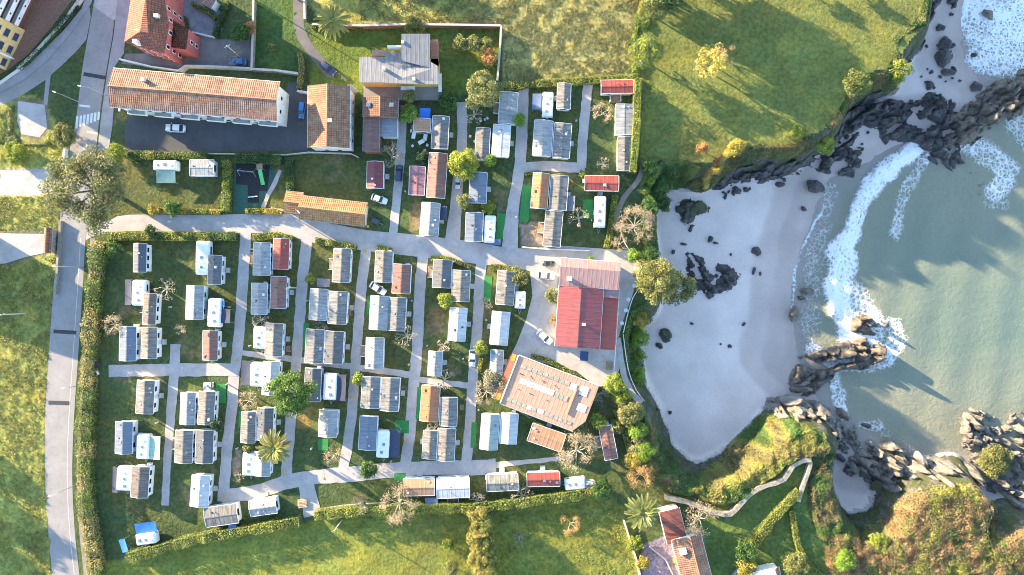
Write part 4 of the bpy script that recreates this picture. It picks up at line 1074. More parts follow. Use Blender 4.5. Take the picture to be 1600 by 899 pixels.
# lower camp: column, side, centre, size, turn, kind, colour, words
LOW = [
 (1, 'left', 222, 403, 27, 45, 1, 'm', 'navy', 'dark gabled mobile home with white edge'), (1, 'left', 216, 458, 22, 41, 1, 't', 0, 'white touring caravan'),
 (1, 'right', 237, 483, 27, 49, 3, 'm', 'brown', 'streaked brown mobile home'), (1, 'left', 203, 537, 33, 54, 1, 'm', 'blue', 'blue-grey mobile home'),
 (1, 'right', 236, 536, 31, 49, 1, 'm', 'aged', 'streaked purple-brown mobile home'), (1, 'right', 230, 620, 34, 53, 3, 'm', 'aged', 'grey mobile home with white right wall'),
 (1, 'left', 197, 683, 34, 52, 1, 'm', 'blue', 'blue-grey mobile home'), (1, 'right', 222, 699, 20, 40, 2, 't', 0, 'white touring caravan with green awning'),
 (1, 'left', 193, 749, 23, 39, 2, 't', 0, 'white touring caravan with dark skirt'), (1, 'right', 222, 752, 34, 51, 4, 'm', 'brown', 'rust-streaked brown mobile home'),
 (2, 'left', 316, 403, 22, 54, 1, 't', 0, 'long white touring caravan'), (2, 'right', 338, 422, 27, 46, 2, 'm', 'dgrey', 'dark grey mobile home'),
 (2, 'left', 307, 473, 33, 53, 2, 'm', 'lgrey', 'pale mobile home with branch shadows'), (2, 'right', 334, 489, 21, 46, 3, 't', 0, 'white touring caravan beside navy awning'),
 (2, 'right', 331, 540, 29, 46, 1, 'm', 'rbrown', 'red-brown mobile home'), (2, 'left', 296, 638, 29, 51, 2, 'm', 'lgrey', 'pale grey mobile home'),
 (2, 'right', 325, 637, 31, 53, 3, 'm', 'aged', 'weathered brown mobile home'), (2, 'left', 290, 697, 33, 53, 2, 'm', 'aged', 'weathered grey mobile home'),
 (2, 'right', 322, 697, 33, 54, 2, 'm', 'dgrey', 'dark slate mobile home'), (2, 'right', 315, 766, 34, 52, 4, 'm', 'white', 'bright white mobile home'),
 (3, 'left', 411, 405, 31, 51, 1, 'm', 'lgrey', 'pale silver mobile home'), (3, 'right', 441, 397, 29, 48, 2, 'm', 'red', 'bright red mobile home'),
 (3, 'left', 407, 467, 29, 49, 1, 'm', 'lgrey', 'pale silver mobile home'), (3, 'right', 437, 457, 29, 50, 2, 'm', 'rbrown', 'rusty brown-red mobile home'),
 (3, 'left', 405, 528, 20, 36, 2, 't', 0, 'small white touring caravan'), (3, 'right', 430, 531, 31, 52, 2, 'm', 'aged', 'grey-brown mobile home'),
 (3, 'left', 400, 586, 20, 39, 2, 't', 0, 'white touring caravan with dark awning'), (3, 'right', 425, 591, 30, 53, 3, 'm', 'white', 'bright white mobile home'),
 (3, 'left', 390, 667, 27, 50, 2, 'm', 'aged', 'streaked tan mobile home'), (3, 'right', 416, 662, 30, 52, 2, 'm', 'dgrey', 'dark mobile home under the big round tree'),
 (3, 'left', 388, 726, 20, 38, 2, 't', 0, 'small white touring caravan'), (3, 'right', 412, 724, 29, 40, 2, 'm', 'lgrey', 'pale mobile home under the palm'),
 (4, 'right', 535, 415, 30, 53, 3, 'm', 'aged', 'streaked grey mobile home'), (4, 'left', 499, 476, 31, 49, 3, 'm', 'lgrey', 'mottled silver mobile home'),
 (4, 'right', 529, 481, 32, 51, 3, 'm', 'grey', 'plain grey mobile home'), (4, 'left', 493, 541, 32, 53, 3, 'm', 'grey', 'grey mobile home under bare branches'),
 (4, 'right', 523, 543, 32, 51, 3, 'm', 'dgrey', 'dark grey mobile home'), (4, 'left', 490, 601, 29, 53, 3, 'm', 'dgrey', 'half-shaded mobile home beside the big tree'),
 (4, 'right', 515, 605, 21, 43, 3, 't', 0, 'white touring caravan with navy awning'), (4, 'right', 514, 661, 32, 44, 3, 'm', 'lgrey', 'pale mobile home'),
 (5, 'left', 600, 417, 29, 49, 3, 'm', 'aged', 'weathered grey mobile home'), (5, 'right', 628, 436, 30, 46, 3, 'm', 'rbrown', 'orange-red mobile home'),
 (5, 'left', 593, 489, 31, 53, 3, 'm', 'lgrey', 'pale gabled mobile home'), (5, 'right', 621, 491, 29, 52, 3, 'm', 'grey', 'grey mobile home'),
 (5, 'left', 586, 552, 30, 49, 2, 'm', 'lgrey', 'smooth blue-grey mobile home'), (5, 'left', 580, 613, 31, 50, 3, 'm', 'grey', 'grey mobile home with pale edge'),
 (5, 'right', 610, 616, 31, 53, 3, 'm', 'grey', 'grey mobile home with dark vent'), (5, 'left', 576, 676, 30, 54, 3, 'm', 'blue', 'dark slate-blue mobile home'),
 (5, 'right', 598, 695, 20, 44, 3, 't', 0, 'white touring caravan beside dark mat'),
 (6, 'left', 691, 428, 30, 44, 3, 'm', 'dgrey', 'mid-grey mobile home'), (6, 'right', 720, 447, 29, 49, 3, 'm', 'aged', 'weathered grey mobile home'),
 (6, 'right', 715, 507, 28, 52, 4, 'm', 'white', 'white and blue gabled mobile home'), (6, 'left', 680, 568, 23, 39, 3, 'm', 'lgrey', 'small pale mobile home'),
 (6, 'left', 672, 630, 30, 57, 4, 'm', 'orange', 'orange and brown gabled mobile home'), (6, 'right', 701, 643, 28, 46, 2, 'm', 'grey', 'streaked grey mobile home'),
 (6, 'left', 672, 694, 24, 46, 3, 'm', 'aged', 'narrow weathered mobile home'), (6, 'right', 697, 694, 29, 53, 3, 'm', 'aged', 'beige streaked mobile home'),
 (7, 'left', 790, 450, 29, 53, 4, 'm', 'aged', 'weathered beige mobile home'), (7, 'right', 813, 469, 17, 28, 3, 't', 0, 'short white touring caravan'),
 (7, 'left', 781, 513, 29, 52, 5, 'm', 'white', 'white and blue gabled mobile home'), (7, 'left', 776, 567, 21, 41, 3, 'm', 'lgrey', 'small blue-shadowed mobile home'),
 (7, 'left', 765, 674, 29, 57, 4, 'm', 'pgreen', 'pale green and blue gabled mobile home'), (7, 'right', 795, 669, 28, 49, 4, 'm', 'white', 'white ribbed mobile home'),
]
cnt = {}
for row_ in sorted(LOW, key=lambda r_: (r_[0], r_[1], r_[3])):
    cidx, side, cx, cy, w, l, a, kind, col, words = row_
    kk = (cidx, side); cnt[kk] = cnt.get(kk, 0) + 1
    lab = f'{words}, {ORD[cnt[kk]-1]} down on {side} of {ORD[cidx-1]} lower column'
    rise = 0.75 if 'gabled' in words else (0.6 if col in ('dgrey', 'blue') else 0.5)
    if kind == 'm': mobile_home(cx, cy, w, l, a, col, lab, 'mobile homes in the lower camp', rise=rise)
    else: touring_caravan(cx, cy, w, l, a, lab, 'touring caravans in the lower camp')
G2 = 'mobile homes in the upper camp'
UP = [
 (587, 274, 28, 43, 1, 'dred', 'dark red ridged mobile home beside the dark van', 'y', 0.6), (652, 283, 26, 46, 2, 'pink', 'pink flat roofed mobile home left of long red one', 'y', 0.15),
 (683, 275, 30, 71, 4, 'rbrown', 'long red-brown ridged mobile home left of round yellow-green tree', 'y', 0.6), (672, 343, 30, 52, 4, 'lgrey', 'half-lit grey gabled mobile home just above the main lane', 'y', 0.75),
 (688, 208, 27, 53, 3, 'grey', 'shaded grey mobile home above the long red-brown roof', 'y', 0.4), (794, 170, 29, 52, 4, 'lgrey', 'silver roofed mobile home right of the large olive tree', 'y', 0.2),
 (783, 221, 28, 52, 4, 'white', 'white ribbed mobile home below the silver roofed one', 'y', 0.2), (754, 226, 23, 52, 3, 'aged', 'narrow brown-grey mobile home left of the white ribbed one', 'y', 0.35),
 (881, 152, 22, 43, 2, 'aged', 'narrow weathered mobile home at the top of the upper camp', 'y', 0.35), (848, 217, 30, 57, 4, 'lgrey', 'grey and navy gabled mobile home left of the pale twin', 'y', 0.75),
 (878, 221, 28, 56, 4, 'grey', 'pale grey mobile home right of the navy gabled one', 'y', 0.35), (964, 137, 52, 24, -1, 'red', 'bright red mobile home in the top right camp corner', 'x', 0.35),
 (975, 188, 29, 50, 1, 'lgrey', 'pale silver mobile home below the red corner one', 'y', 0.15), (975, 241, 23, 54, 1, 'aged', 'rust-edged narrow mobile home beside the right hedge', 'y', 0.3),
 (940, 287, 54, 25, 1, 'red', 'long faded red mobile home above the white caravan', 'x', 0.3), (844, 299, 27, 56, 5, 'orange', 'orange and red gabled mobile home beside the lane', 'y', 0.75),
 (873, 302, 28, 55, 4, 'aged', 'weathered mobile home touching the orange gabled one', 'y', 0.35), (864, 358, 28, 56, 5, 'aged', 'ribbed weathered mobile home just above the main lane', 'y', 0.35),
 (747, 294, 28, 49, 2, 'blue', 'dark blue mobile home right of round yellow-green tree', 'y', 0.5), (741, 355, 28, 45, 2, 'blue', 'blue-grey mobile home left of a white caravan by the lane', 'y', 0.4),
 (660, 197, 28, 23, 2, 'tan', 'small tan and brown striped cabin near the blue tarpaulin', 'y', 0.5), (318, 263, 43, 27, 0, 'lgrey', 'pale silver mobile home in the hedged lawn left of playground', 'x', 0.2),
 (655, 760, 50, 30, -1, 'tan', 'tan roofed mobile home left of the bright white shed', 'x', 0.5), (708, 761, 52, 35, -2, 'white', 'large bright white shed on the bottom row', 'x', 0.5),
 (785, 753, 50, 29, -2, 'beige', 'beige ribbed mobile home on the bottom row', 'x', 0.5), (849, 748, 52, 25, -1, 'red', 'rusty red mobile home on the bottom row', 'x', 0.4),
 (348, 804, 56, 34, -8, 'aged', 'weathered brown mobile home slanting beside the bottom hedge', 'x', 0.4), (413, 791, 46, 28, -8, 'lgrey', 'pale mobile home slanting left of the lower gate', 'x', 0.5),
 (854, 683, 56, 31, 19, 'tan', 'orange-tan roofed green cabin beside the large bare tree', 'x', 0.3), (950, 691, 22, 55, -11, 'rbrown', 'isolated brown mobile home near the cliff top', 'y', 0.25),
]
for cx, cy, w, l, a, col, lab, rg_, rise in UP:
    mobile_home(cx, cy, w, l, a, col, lab, G2 if cy < 420 else 'mobile homes along the bottom row', rg_, rise, wall='green' if 'green cabin' in lab else 'white')
TC = [(257, 258, 39, 16, 1, 'white touring caravan above a teal awning in the hedged lawn', 0), (856, 163, 17, 41, 2, 'white touring caravan beside a blue-grey awning in upper camp', 0),
      (938, 331, 18, 50, 2, 'long white touring caravan on green matting beside right hedge', 0), (765, 358, 18, 44, 3, 'white touring caravan beside green matting just above main lane', 0),
      (227, 843, 33, 18, -8, 'white touring caravan in bottom left corner under blue tarpaulin', 0), (899, 757, 34, 18, -6, 'white touring caravan at the right end of bottom row', 0)]
for t_ in TC: touring_caravan(*t_[:6], 'touring caravans outside the lower columns')
mobile_home(923, 756, 15, 12, -6, 'lgrey', 'tiny pale hut right of the bottom row caravan', None, 'x', 0.2, 2.1, deck=False)
mobile_home(326, 603, 15, 11, 1, 'white', 'tiny white box hut above weathered brown mobile home', None, 'x', 0.15, 2.0, deck=False)
AW = [(259, 276, 30, 20, 1, 'teal', 'teal awning below the white caravan in the hedged lawn'), (839, 159, 14, 25, 2, 'dblue', 'blue-grey awning left of white caravan in upper camp'),
      (200, 457, 11, 40, 1, 'navy', 'narrow navy awning left of caravan in first lower column'), (242, 700, 17, 37, 2, 'pgreen', 'pale green awning in first lower column'),
      (180, 750, 10, 40, 2, 'navy', 'dark awning at far left of lower camp'), (228, 826, 33, 19, -8, 'blue', 'bright blue tarpaulin above the corner caravan'),
      (193, 853, 11, 21, -18, 'blue', 'small bright blue tarpaulin in the bottom left corner'), (352, 494, 16, 22, 2, 'navy', 'small navy awning in second lower column'),
      (347, 475, 8, 9, 2, 'blue', 'tiny blue tarpaulin beside caravan in second lower column'), (384, 583, 15, 38, 2, 'navy', 'dark awning left of caravan in third lower column'),
      (532, 606, 17, 41, 2, 'navy', 'navy awning right of caravan in fourth lower column'), (692, 333, 12, 22, 3, 'navy', 'dark awning right of half-lit mobile home'),
      (664, 177, 17, 15, 3, 'blue', 'blue tarpaulin above the striped cabin'), (505, 442, 20, 13, 2, 'grey', 'grey awning at top left of fourth lower column'),
      (891, 318, 14, 24, 3, 'grey', 'dark grey awning right of weathered mobile home'), (616, 693, 18, 44, 3, 'navy', 'large dark awning right of caravan in fifth lower column'),
      (772, 378, 20, 9, 3, 'dblue', 'blue awning strip below green matting by the main lane'), (674, 784, 20, 13, -1, 'dblue', 'pale blue canopy below the tan roofed mobile home'),
      (363, 824, 12, 8, -8, 'blue', 'small blue tarpaulin below the slanting brown mobile home')]
for t_ in AW: awning(*t_, group='awnings and tarpaulins')
MT = [(785, 354, 18, 40, 3, 'bright green matting right of the caravan by the main lane'), (919, 327, 17, 30, 2, 'green matting left of the long white caravan'), (821, 318, 14, 58, 5, 'green matting left of the orange gabled mobile home'),
      (345, 615, 16, 30, 1, 'green matting beside the lane in second lower column'), (275, 693, 7, 24, 1, 'green matting strip left of weathered grey mobile home'), (505, 695, 16, 18, 2, 'green matting below the fourth lower column'),
      (378, 655, 10, 25, 2, 'green matting left of streaked tan mobile home'), (628, 667, 22, 20, 2, 'bright green matting in fifth lower column'), (762, 452, 12, 40, 3, 'green matting left of weathered beige mobile home'),
      (655, 630, 8, 50, 3, 'green matting left of the orange and brown mobile home'), (578, 478, 10, 30, 3, 'green matting left of pale gabled mobile home in fifth column'), (478, 524, 9, 38, 3, 'green matting strip left of fourth lower column'),
      (625, 745, 18, 12, 0, 'green matting left of the tan roofed mobile home'), (740, 680, 8, 40, 3, 'green matting strip beside the seventh lower column')]
for t_ in MT: mat_patch(*t_, group='green mats on the pitches')
# ------------------------------------------------------------ foliage kit
LEAF = leaf_mat()
BARK = plain('bark', (0.14, 0.105, 0.075), 0.9, 0.35, 2.0)
BARKP = plain('pale_bark', (0.44, 0.36, 0.26), 0.9, 0.25, 2.0)
BARKG = plain('grey_bark', (0.27, 0.235, 0.19), 0.9, 0.3, 2.0)

def leaves(pts, nrm, size, col, rng, jit=0.28, aspect=0.6, spread=0.7):
    """one small quad leaf at each point, facing roughly along nrm"""
    n = len(pts)
    nr = nrm + rng.normal(0, spread, (n, 3)); nr /= np.linalg.norm(nr, axis=1, keepdims=True) + 1e-9
    r = rng.normal(0, 1, (n, 3)); u = np.cross(nr, r); u /= np.linalg.norm(u, axis=1, keepdims=True) + 1e-9
    v = np.cross(nr, u)
    s = (size * rng.uniform(0.6, 1.4, n))[:, None]
    V = np.stack([pts - u * s * 0.5, pts + v * s * 0.5 * aspect, pts + u * s * 0.5, pts - v * s * 0.5 * aspect], 1).reshape(-1, 3)
    F = np.arange(n * 4).reshape(n, 4)
    c = np.asarray(col, float) * 1.6 * np.ones((n, 3))
    c = c * (1 + rng.uniform(-jit, jit, (n, 1))) * (1 + rng.uniform(-0.12, 0.12, (n, 3)))
    return V, F, np.clip(np.repeat(c, 4, 0), 0.004, 1)

def join(parts):
    vs, fs, cs, b = [], [], [], 0
    for v, f, c in parts:
        vs.append(v); fs.append(f + b); cs.append(c); b += len(v)
    return np.concatenate(vs), np.concatenate(fs), np.concatenate(cs)

def crown_mesh(r, h, zc, col, rng, clump=0.30, dens=1.0, size=0.36, gaps=0.15, col2=None, aspect=0.6, flat=1.0):
    """leaf clumps spread through an uneven ellipsoid of radius r and half height h centred at zc"""
    K = int((16 + 7 * r * r ** 0.5) * dens)
    d = rng.normal(0, 1, (K, 3)); d[:, 2] = np.abs(d[:, 2]) * 0.9 - 0.25; d /= np.linalg.norm(d, axis=1, keepdims=True)
    ang = np.arctan2(d[:, 1], d[:, 0]); lob = 1 + 0.13 * np.sin(ang * 3 + rng.uniform(0, 6)) + 0.09 * np.sin(ang * 5 + rng.uniform(0, 6))
    rad = rng.uniform(0.52, 0.98, K) * lob
    keep = rng.random(K) > gaps
    c = (d * rad[:, None] * np.array([r, r, h]) + np.array([0, 0, zc]))[keep]
    out = []
    for i in range(len(c)):
        cr = clump * r * rng.uniform(0.7, 1.25) if r > 1.5 else clump * r * rng.uniform(0.9, 1.3)
        n = int(max(14, 26 * cr * cr * 4 / (size / 0.36) ** 2 * 0.75))
        q = rng.normal(0, 1, (n, 3)); q /= np.linalg.norm(q, axis=1, keepdims=True)
        q[:, 2] = np.where(q[:, 2] < -0.4, -q[:, 2], q[:, 2])
        p = c[i] + q * cr * rng.uniform(0.75, 1.05, (n, 1)) * np.array([1, 1, 0.8 * flat])
        cc = np.array(col) if (col2 is None or rng.random() < 0.6) else np.array(col2)
        out.append(leaves(p, q + np.array([0, 0, 0.3]), size, cc * rng.uniform(0.72, 1.28), rng, aspect=aspect))
    return join(out)

def limbs(mb, r, zc, h, tr, rng, n=6):
    base = Vector((0, 0, zc - h * 0.55))
    mb.tube((0, 0, 0), base, tr, tr * 0.7, 8)
    for i in range(n):
        a = 2 * math.pi * i / n + rng.uniform(-0.4, 0.4); e = rng.uniform(0.35, 0.9)
        tip = base + Vector((math.cos(a) * r * 0.7, math.sin(a) * r * 0.7, h * e))
        mid = base.lerp(tip, 0.5) + Vector((0, 0, h * 0.12))
        mb.tube(base - Vector((0, 0, 0.1)), mid, tr * 0.5, tr * 0.32, 5); mb.tube(mid, tip, tr * 0.32, tr * 0.1, 5)

SEED = [100]
def leaf_tree(px, py, rpx, hgt, col, label, name='tree', cat='tree', group=None, ztop=None, col2=None, clump=0.30, dens=1.0, gaps=0.12, size=0.36, sy=1.0, hh=None, aspect=0.6, z=None):
    SEED[0] += 1; rng = np.random.default_rng(SEED[0])
    zg = 0.0
    zc_abs = hgt * 0.6
    x, y = P(px, py, zc_abs); 
    if z is None:
        zg = tz(x, y)
    else: zg = z
    x, y = P(px, py, zg + hgt * 0.6); r = rpx * S * (H - zg - hgt * 0.6) / H
    th = thing(name, label, cat, (x, y, zg - 0.05), rng.uniform(0, 6.28), group)
    h = hh if hh else min(hgt * 0.48, r * 1.1); zc = hgt - h
    v, f, c = crown_mesh(r, h, zc, col, rng, clump, dens, size, gaps, col2, aspect)
    link('crown', mesh_np('crown', v, f, c), LEAF, th)
    mb = MB(); limbs(mb, r, zc, h, max(0.12, r * 0.06), rng, 5 if r < 3 else 7); mb.build('trunk', BARK, th)
    if sy != 1.0: th.scale = (1, sy, 1); th.rotation_euler = (0, 0, 0)
    return th

def bare_tree(px, py, rpx, hgt, bark, label, name='bare_tree', cat='tree', group=None, levels=4, thick=1.0, knob=False, twig_col=None, ntw=0, z=None):
    """branching limbs, tapering to twigs; pollards end in knuckles"""
    SEED[0] += 1; rng = np.random.default_rng(SEED[0])
    x, y = P(px, py, hgt * 0.7); zg = tz(x, y) if z is None else z
    x, y = P(px, py, zg + hgt * 0.7); r = rpx * S * (H - zg - hgt * 0.7) / H
    th = thing(name, label, cat, (x, y, zg - 0.05), 0, group)
    trunk = MB(); tw = MB()
    t0 = max(0.16, r * 0.055) * thick
    fork = hgt * 0.35
    trunk.tube((0, 0, 0), (0, 0, fork), t0 * 1.2, t0, 8)
    tips = []
    def grow(p, d, L, rad, lev):
        seg = 2; q = p
        for s_ in range(seg):
            d2 = (d + Vector(rng.normal(0, 0.16, 3))).normalized(); d2.z = max(d2.z, -0.05)
            q2 = q + d2 * L / seg
            rr_ = rad * (1 - 0.35 * (s_ + 1) / seg)
            (trunk if lev >= levels - 1 else tw).tube(q, q2, rad * (1 - 0.35 * s_ / seg), rr_, 5 if lev >= levels - 1 else 3)
            q = q2; d = d2
        if lev <= 0:
            tips.append(q)
            if knob:
                tw.box(q, (rad * 4.5, rad * 4.5, rad * 4.5), rng.uniform(0, 3))
            return
        for i in range(3 if lev < levels - 1 else 2 + int(rng.random() < 0.5)):
            a = rng.uniform(0, 6.28); sp = rng.uniform(0.35, 0.85)
            u = d.orthogonal().normalized(); w = d.cross(u)
            nd = (d + (u * math.cos(a) + w * math.sin(a)) * sp + Vector((0, 0, 0.10))).normalized()
            grow(q, nd, L * rng.uniform(0.62, 0.82), max(rr_ * 0.72, 0.03), lev - 1)
    n0 = 9 if knob else (8 if rpx > 20 else 6)
    tot = sum(0.72 ** k for k in range(levels))
    for i in range(n0):
        a = 2 * math.pi * i / n0 + rng.uniform(-0.35, 0.35)
        d = Vector((math.cos(a), math.sin(a), 0.55 if not knob else 0.35)).normalized()
        grow(Vector((0, 0, fork * rng.uniform(0.85, 1.0))), d, r / tot * 1.12, t0 * 0.62, levels - 1)
    trunk.build('trunk', bark, th)
    tag(tw.build('branches', bark, th), kind='stuff')
    if ntw:
        T = np.array([tuple(t) for t in tips]); k = rng.integers(0, len(T), ntw)
        p = T[k] * 0.97 + rng.normal(0, 0.09 * r + 0.12, (ntw, 3)); nn = np.tile(np.array([0, 0, 1.0]), (ntw, 1))
        v, f, c = leaves(p, nn, 0.42, twig_col, rng, 0.35, 0.22, 0.9)
        tag(link('twigs', mesh_np('twigs', v, f, c), LEAF, th), kind='stuff')
    return th

def frond_mesh(L, rng, col):
    n = 18; vs, cs, fs = [], [], []
    for i in range(n + 1):
        t = i / n
        x = L * (t - 0.10 * t * t * t); z = L * (0.34 * t - 0.50 * t * t)
        for s in (-1, 1):
            vs.append((x, s * 0.05, z + 0.02)); cs.append(np.array(col) * 1.2)
    for i in range(n): fs.append((2 * i, 2 * i + 2, 2 * i + 3, 2 * i + 1))
    for i in range(2, n):
        t = i / n; ll = 0.72 * math.sin(math.pi * min(1, t * 0.85 + 0.12)) + 0.12
        x = L * (t - 0.10 * t * t * t); z = L * (0.34 * t - 0.50 * t * t)
        for s in (-1, 1):
            for k in (0.0, 0.5):
                xx = x + k * L / n; b = len(vs)
                vs += [(xx, s * 0.03, z), (xx + 0.16, s * 0.03, z), (xx + ll * 0.95, s * ll * 0.42, z + 0.05), (xx + ll * 0.80, s * ll * 0.48, z + 0.05)]
                cc = np.array(col) * rng.uniform(0.75, 1.25); cs += [cc] * 4
                fs.append((b, b + 1, b + 2, b + 3))
    return mesh_np('frond', np.array(vs), np.array(fs), np.array(cs))

def palm(px, py, rpx, hgt, label, col=(0.17, 0.17, 0.05), z=None):
    SEED[0] += 1; rng = np.random.default_rng(SEED[0])
    x, y = P(px, py, hgt); zg = tz(x, y) if z is None else z
    x, y = P(px, py, zg + hgt); r = rpx * S * (H - zg - hgt) / H * 1.08
    th = thing('palm_tree', label, 'palm', (x, y, zg - 0.05), 0, 'palm trees')
    m = MB(); k = 8
    for i in range(k): m.tube((0, 0, hgt * i / k), (0, 0, hgt * (i + 1) / k), 0.42, 0.36, 8)
    m.build('trunk', BARKG, th)
    meshes = [frond_mesh(r, rng, np.array(col) * f_) for f_ in (0.8, 1.0, 1.2, 0.95)]
    N = 44
    for i in range(N):
        o = link('frond', meshes[i % 4], LEAF, th, (0, 0, hgt), 0)
        lev = i / N
        o.rotation_euler = (rng.uniform(-0.25, 0.25), math.radians(16 - 70 * lev + rng.uniform(-8, 8)), i * 2.39996)
        sc = (0.72 + 0.3 * (1 - lev)) * rng.uniform(0.9, 1.08) if lev > 0.5 else rng.uniform(0.88, 1.05)
        o.scale = (sc, sc, sc)
    v, f, c = leaves(rng.normal(0, 0.35, (160, 3)) + np.array([0, 0, hgt + 0.2]), np.tile([0, 0, 1.0], (160, 1)), 0.5, np.array(col) * 1.3, rng)
    link('crown_heart', mesh_np('crown_heart', v, f, c), LEAF, th)
    return th

def hedge(pts, w, h, label, col, group='hedges', jag=0.12, size=0.30, name='hedge', dens=1.0, col2=None, z=None, cat='hedge'):
    """clipped or shaggy hedge along a line: leaf faces over top and sides, solid core added inside to block light"""
    SEED[0] += 1; rng = np.random.default_rng(SEED[0])
    line = spline(pts, 8); wl = np.array([P(px, py, h if z is None else z + h) for px, py in line])
    zg = terrain_z(wl[:, 0], wl[:, 1]) if z is None else np.full(len(wl), z)
    seg = np.linalg.norm(np.diff(wl, axis=0), axis=1); cum = np.concatenate([[0], np.cumsum(seg)]); T = cum[-1]
    o0 = wl[0].copy(); z00 = float(zg.min())
    th = thing(name, label, cat, (o0[0], o0[1], z00), 0, group)
    dn = np.gradient(wl, axis=0); dn /= np.linalg.norm(dn, axis=1, keepdims=True); nn = np.stack([-dn[:, 1], dn[:, 0]], 1)
    def at(s):
        return np.stack([np.interp(s, cum, wl[:, 0]), np.interp(s, cum, wl[:, 1])], 1), np.stack([np.interp(s, cum, nn[:, 0]), np.interp(s, cum, nn[:, 1])], 1), np.interp(s, cum, zg)
    N = int(T * (w + 1.1 * h) * 46 * dens * (0.30 / size) ** 2)
    s = rng.uniform(0, T, N); c, n_, z_ = at(s)
    hv = h * (1 + jag * 2.4 * (vnoise(s, s * 0, 2.1, SEED[0]) - 0.5) + jag * (vnoise(s, s * 0, 0.7, SEED[0] + 1) - 0.5)); wv = w * (1 + jag * 2.4 * (vnoise(s, s * 0 + 3, 1.9, SEED[0] + 2) - 0.5))
    top = rng.random(N) < w / (w + 1.1 * h)
    u = np.where(top, rng.uniform(-1, 1, N), np.sign(rng.uniform(-1, 1, N)) * rng.uniform(0.86, 1.04, N))
    zz = np.where(top, hv * rng.uniform(0.86, 1.05, N) * (1 - 0.12 * np.abs(u) ** 3), hv * rng.uniform(0.05, 0.97, N))
    p = np.stack([c[:, 0] + n_[:, 0] * u * wv / 2, c[:, 1] + n_[:, 1] * u * wv / 2, z_ + zz], 1) - np.array([o0[0], o0[1], z00])
    nr = np.where(top[:, None], np.array([0, 0, 1.0]), np.stack([n_[:, 0] * np.sign(u), n_[:, 1] * np.sign(u), 0.3 + 0 * u], 1))
    base = np.array(col) * (0.75 + 0.5 * vnoise(s, u, 1.3, SEED[0] + 5))[:, None]
    if col2 is not None:
        k = (vnoise(s, u, 2.6, SEED[0] + 7) > 0.56)[:, None]; base = np.where(k, np.array(col2) * (0.8 + 0.4 * rng.random((N, 1))), base)
    v, f, cc = leaves(p, nr, size, base, rng)
    link('foliage', mesh_np('foliage', v, f, cc), LEAF, th)
    m = MB(); k = len(wl)
    for i in range(k - 1):
        a, b = wl[i] - o0, wl[i + 1] - o0; na, nb = nn[i] * w * 0.34, nn[i + 1] * w * 0.34; za, zb = zg[i] - z00, zg[i + 1] - z00; hh_ = h * 0.62
        m.add([(*(a - na), za - 0.2), (*(a + na), za - 0.2), (*(b + nb), zb - 0.2), (*(b - nb), zb - 0.2), (*(a - na), za + hh_), (*(a + na), za + hh_), (*(b + nb), zb + hh_), (*(b - nb), zb + hh_)],
              [(4, 7, 6, 5), (0, 3, 7, 4), (1, 5, 6, 2)] + ([(0, 4, 5, 1)] if i == 0 else []) + ([(3, 2, 6, 7)] if i == k - 2 else []))
    m.build('light_block_core', plain('hedge_light_block', (0.045, 0.065, 0.018), 0.95, 0.3), th)  # dark solid filler added behind the leaves to stop light passing through
    return th

# ------------------------------------------------------------ trees in the photograph
G = dict(olive=(0.135, 0.140, 0.045), green=(0.055, 0.105, 0.024), dark=(0.030, 0.060, 0.020), bright=(0.13, 0.20, 0.025), yel=(0.20, 0.22, 0.035), yg=(0.17, 0.20, 0.03), tan=(0.38, 0.29, 0.17), rust=(0.28, 0.15, 0.06), autumn=(0.30, 0.27, 0.06), pine=(0.085, 0.098, 0.034), grey=(0.16, 0.15, 0.10), gold=(0.24, 0.20, 0.04))
leaf_tree(146, 296, 62, 15, G['pine'], 'huge spreading pine over the road junction at left', 'pine_tree', clump=0.17, dens=1.5, gaps=0.22, size=0.55, col2=(0.15, 0.14, 0.065), hh=4.6, aspect=0.36)
palm(520, 33, 30, 5.0, 'palm tree in the villa garden at the top', (0.34, 0.33, 0.10))
palm(428, 700, 28, 6.0, 'palm tree among caravans in the third lower column', (0.31, 0.30, 0.09))
palm(1003, 800, 30, 6.5, 'palm tree beside the dark red roof at lower right', (0.28, 0.30, 0.10))
leaf_tree(455, 614, 33, 11, (0.075, 0.125, 0.024), 'large round dense green tree in the lower camp', dens=1.5, gaps=0.02, clump=0.24, size=0.42, hh=4.8)
leaf_tree(725, 257, 22, 6.5, G['yg'], 'round yellow-green tree in the upper camp', dens=1.6, gaps=0.0, clump=0.3, col2=(0.22, 0.22, 0.03))
leaf_tree(755, 142, 26, 9, (0.16, 0.165, 0.06), 'large soft olive tree at the top of the camp', dens=1.6, gaps=0.02, clump=0.25, size=0.3)
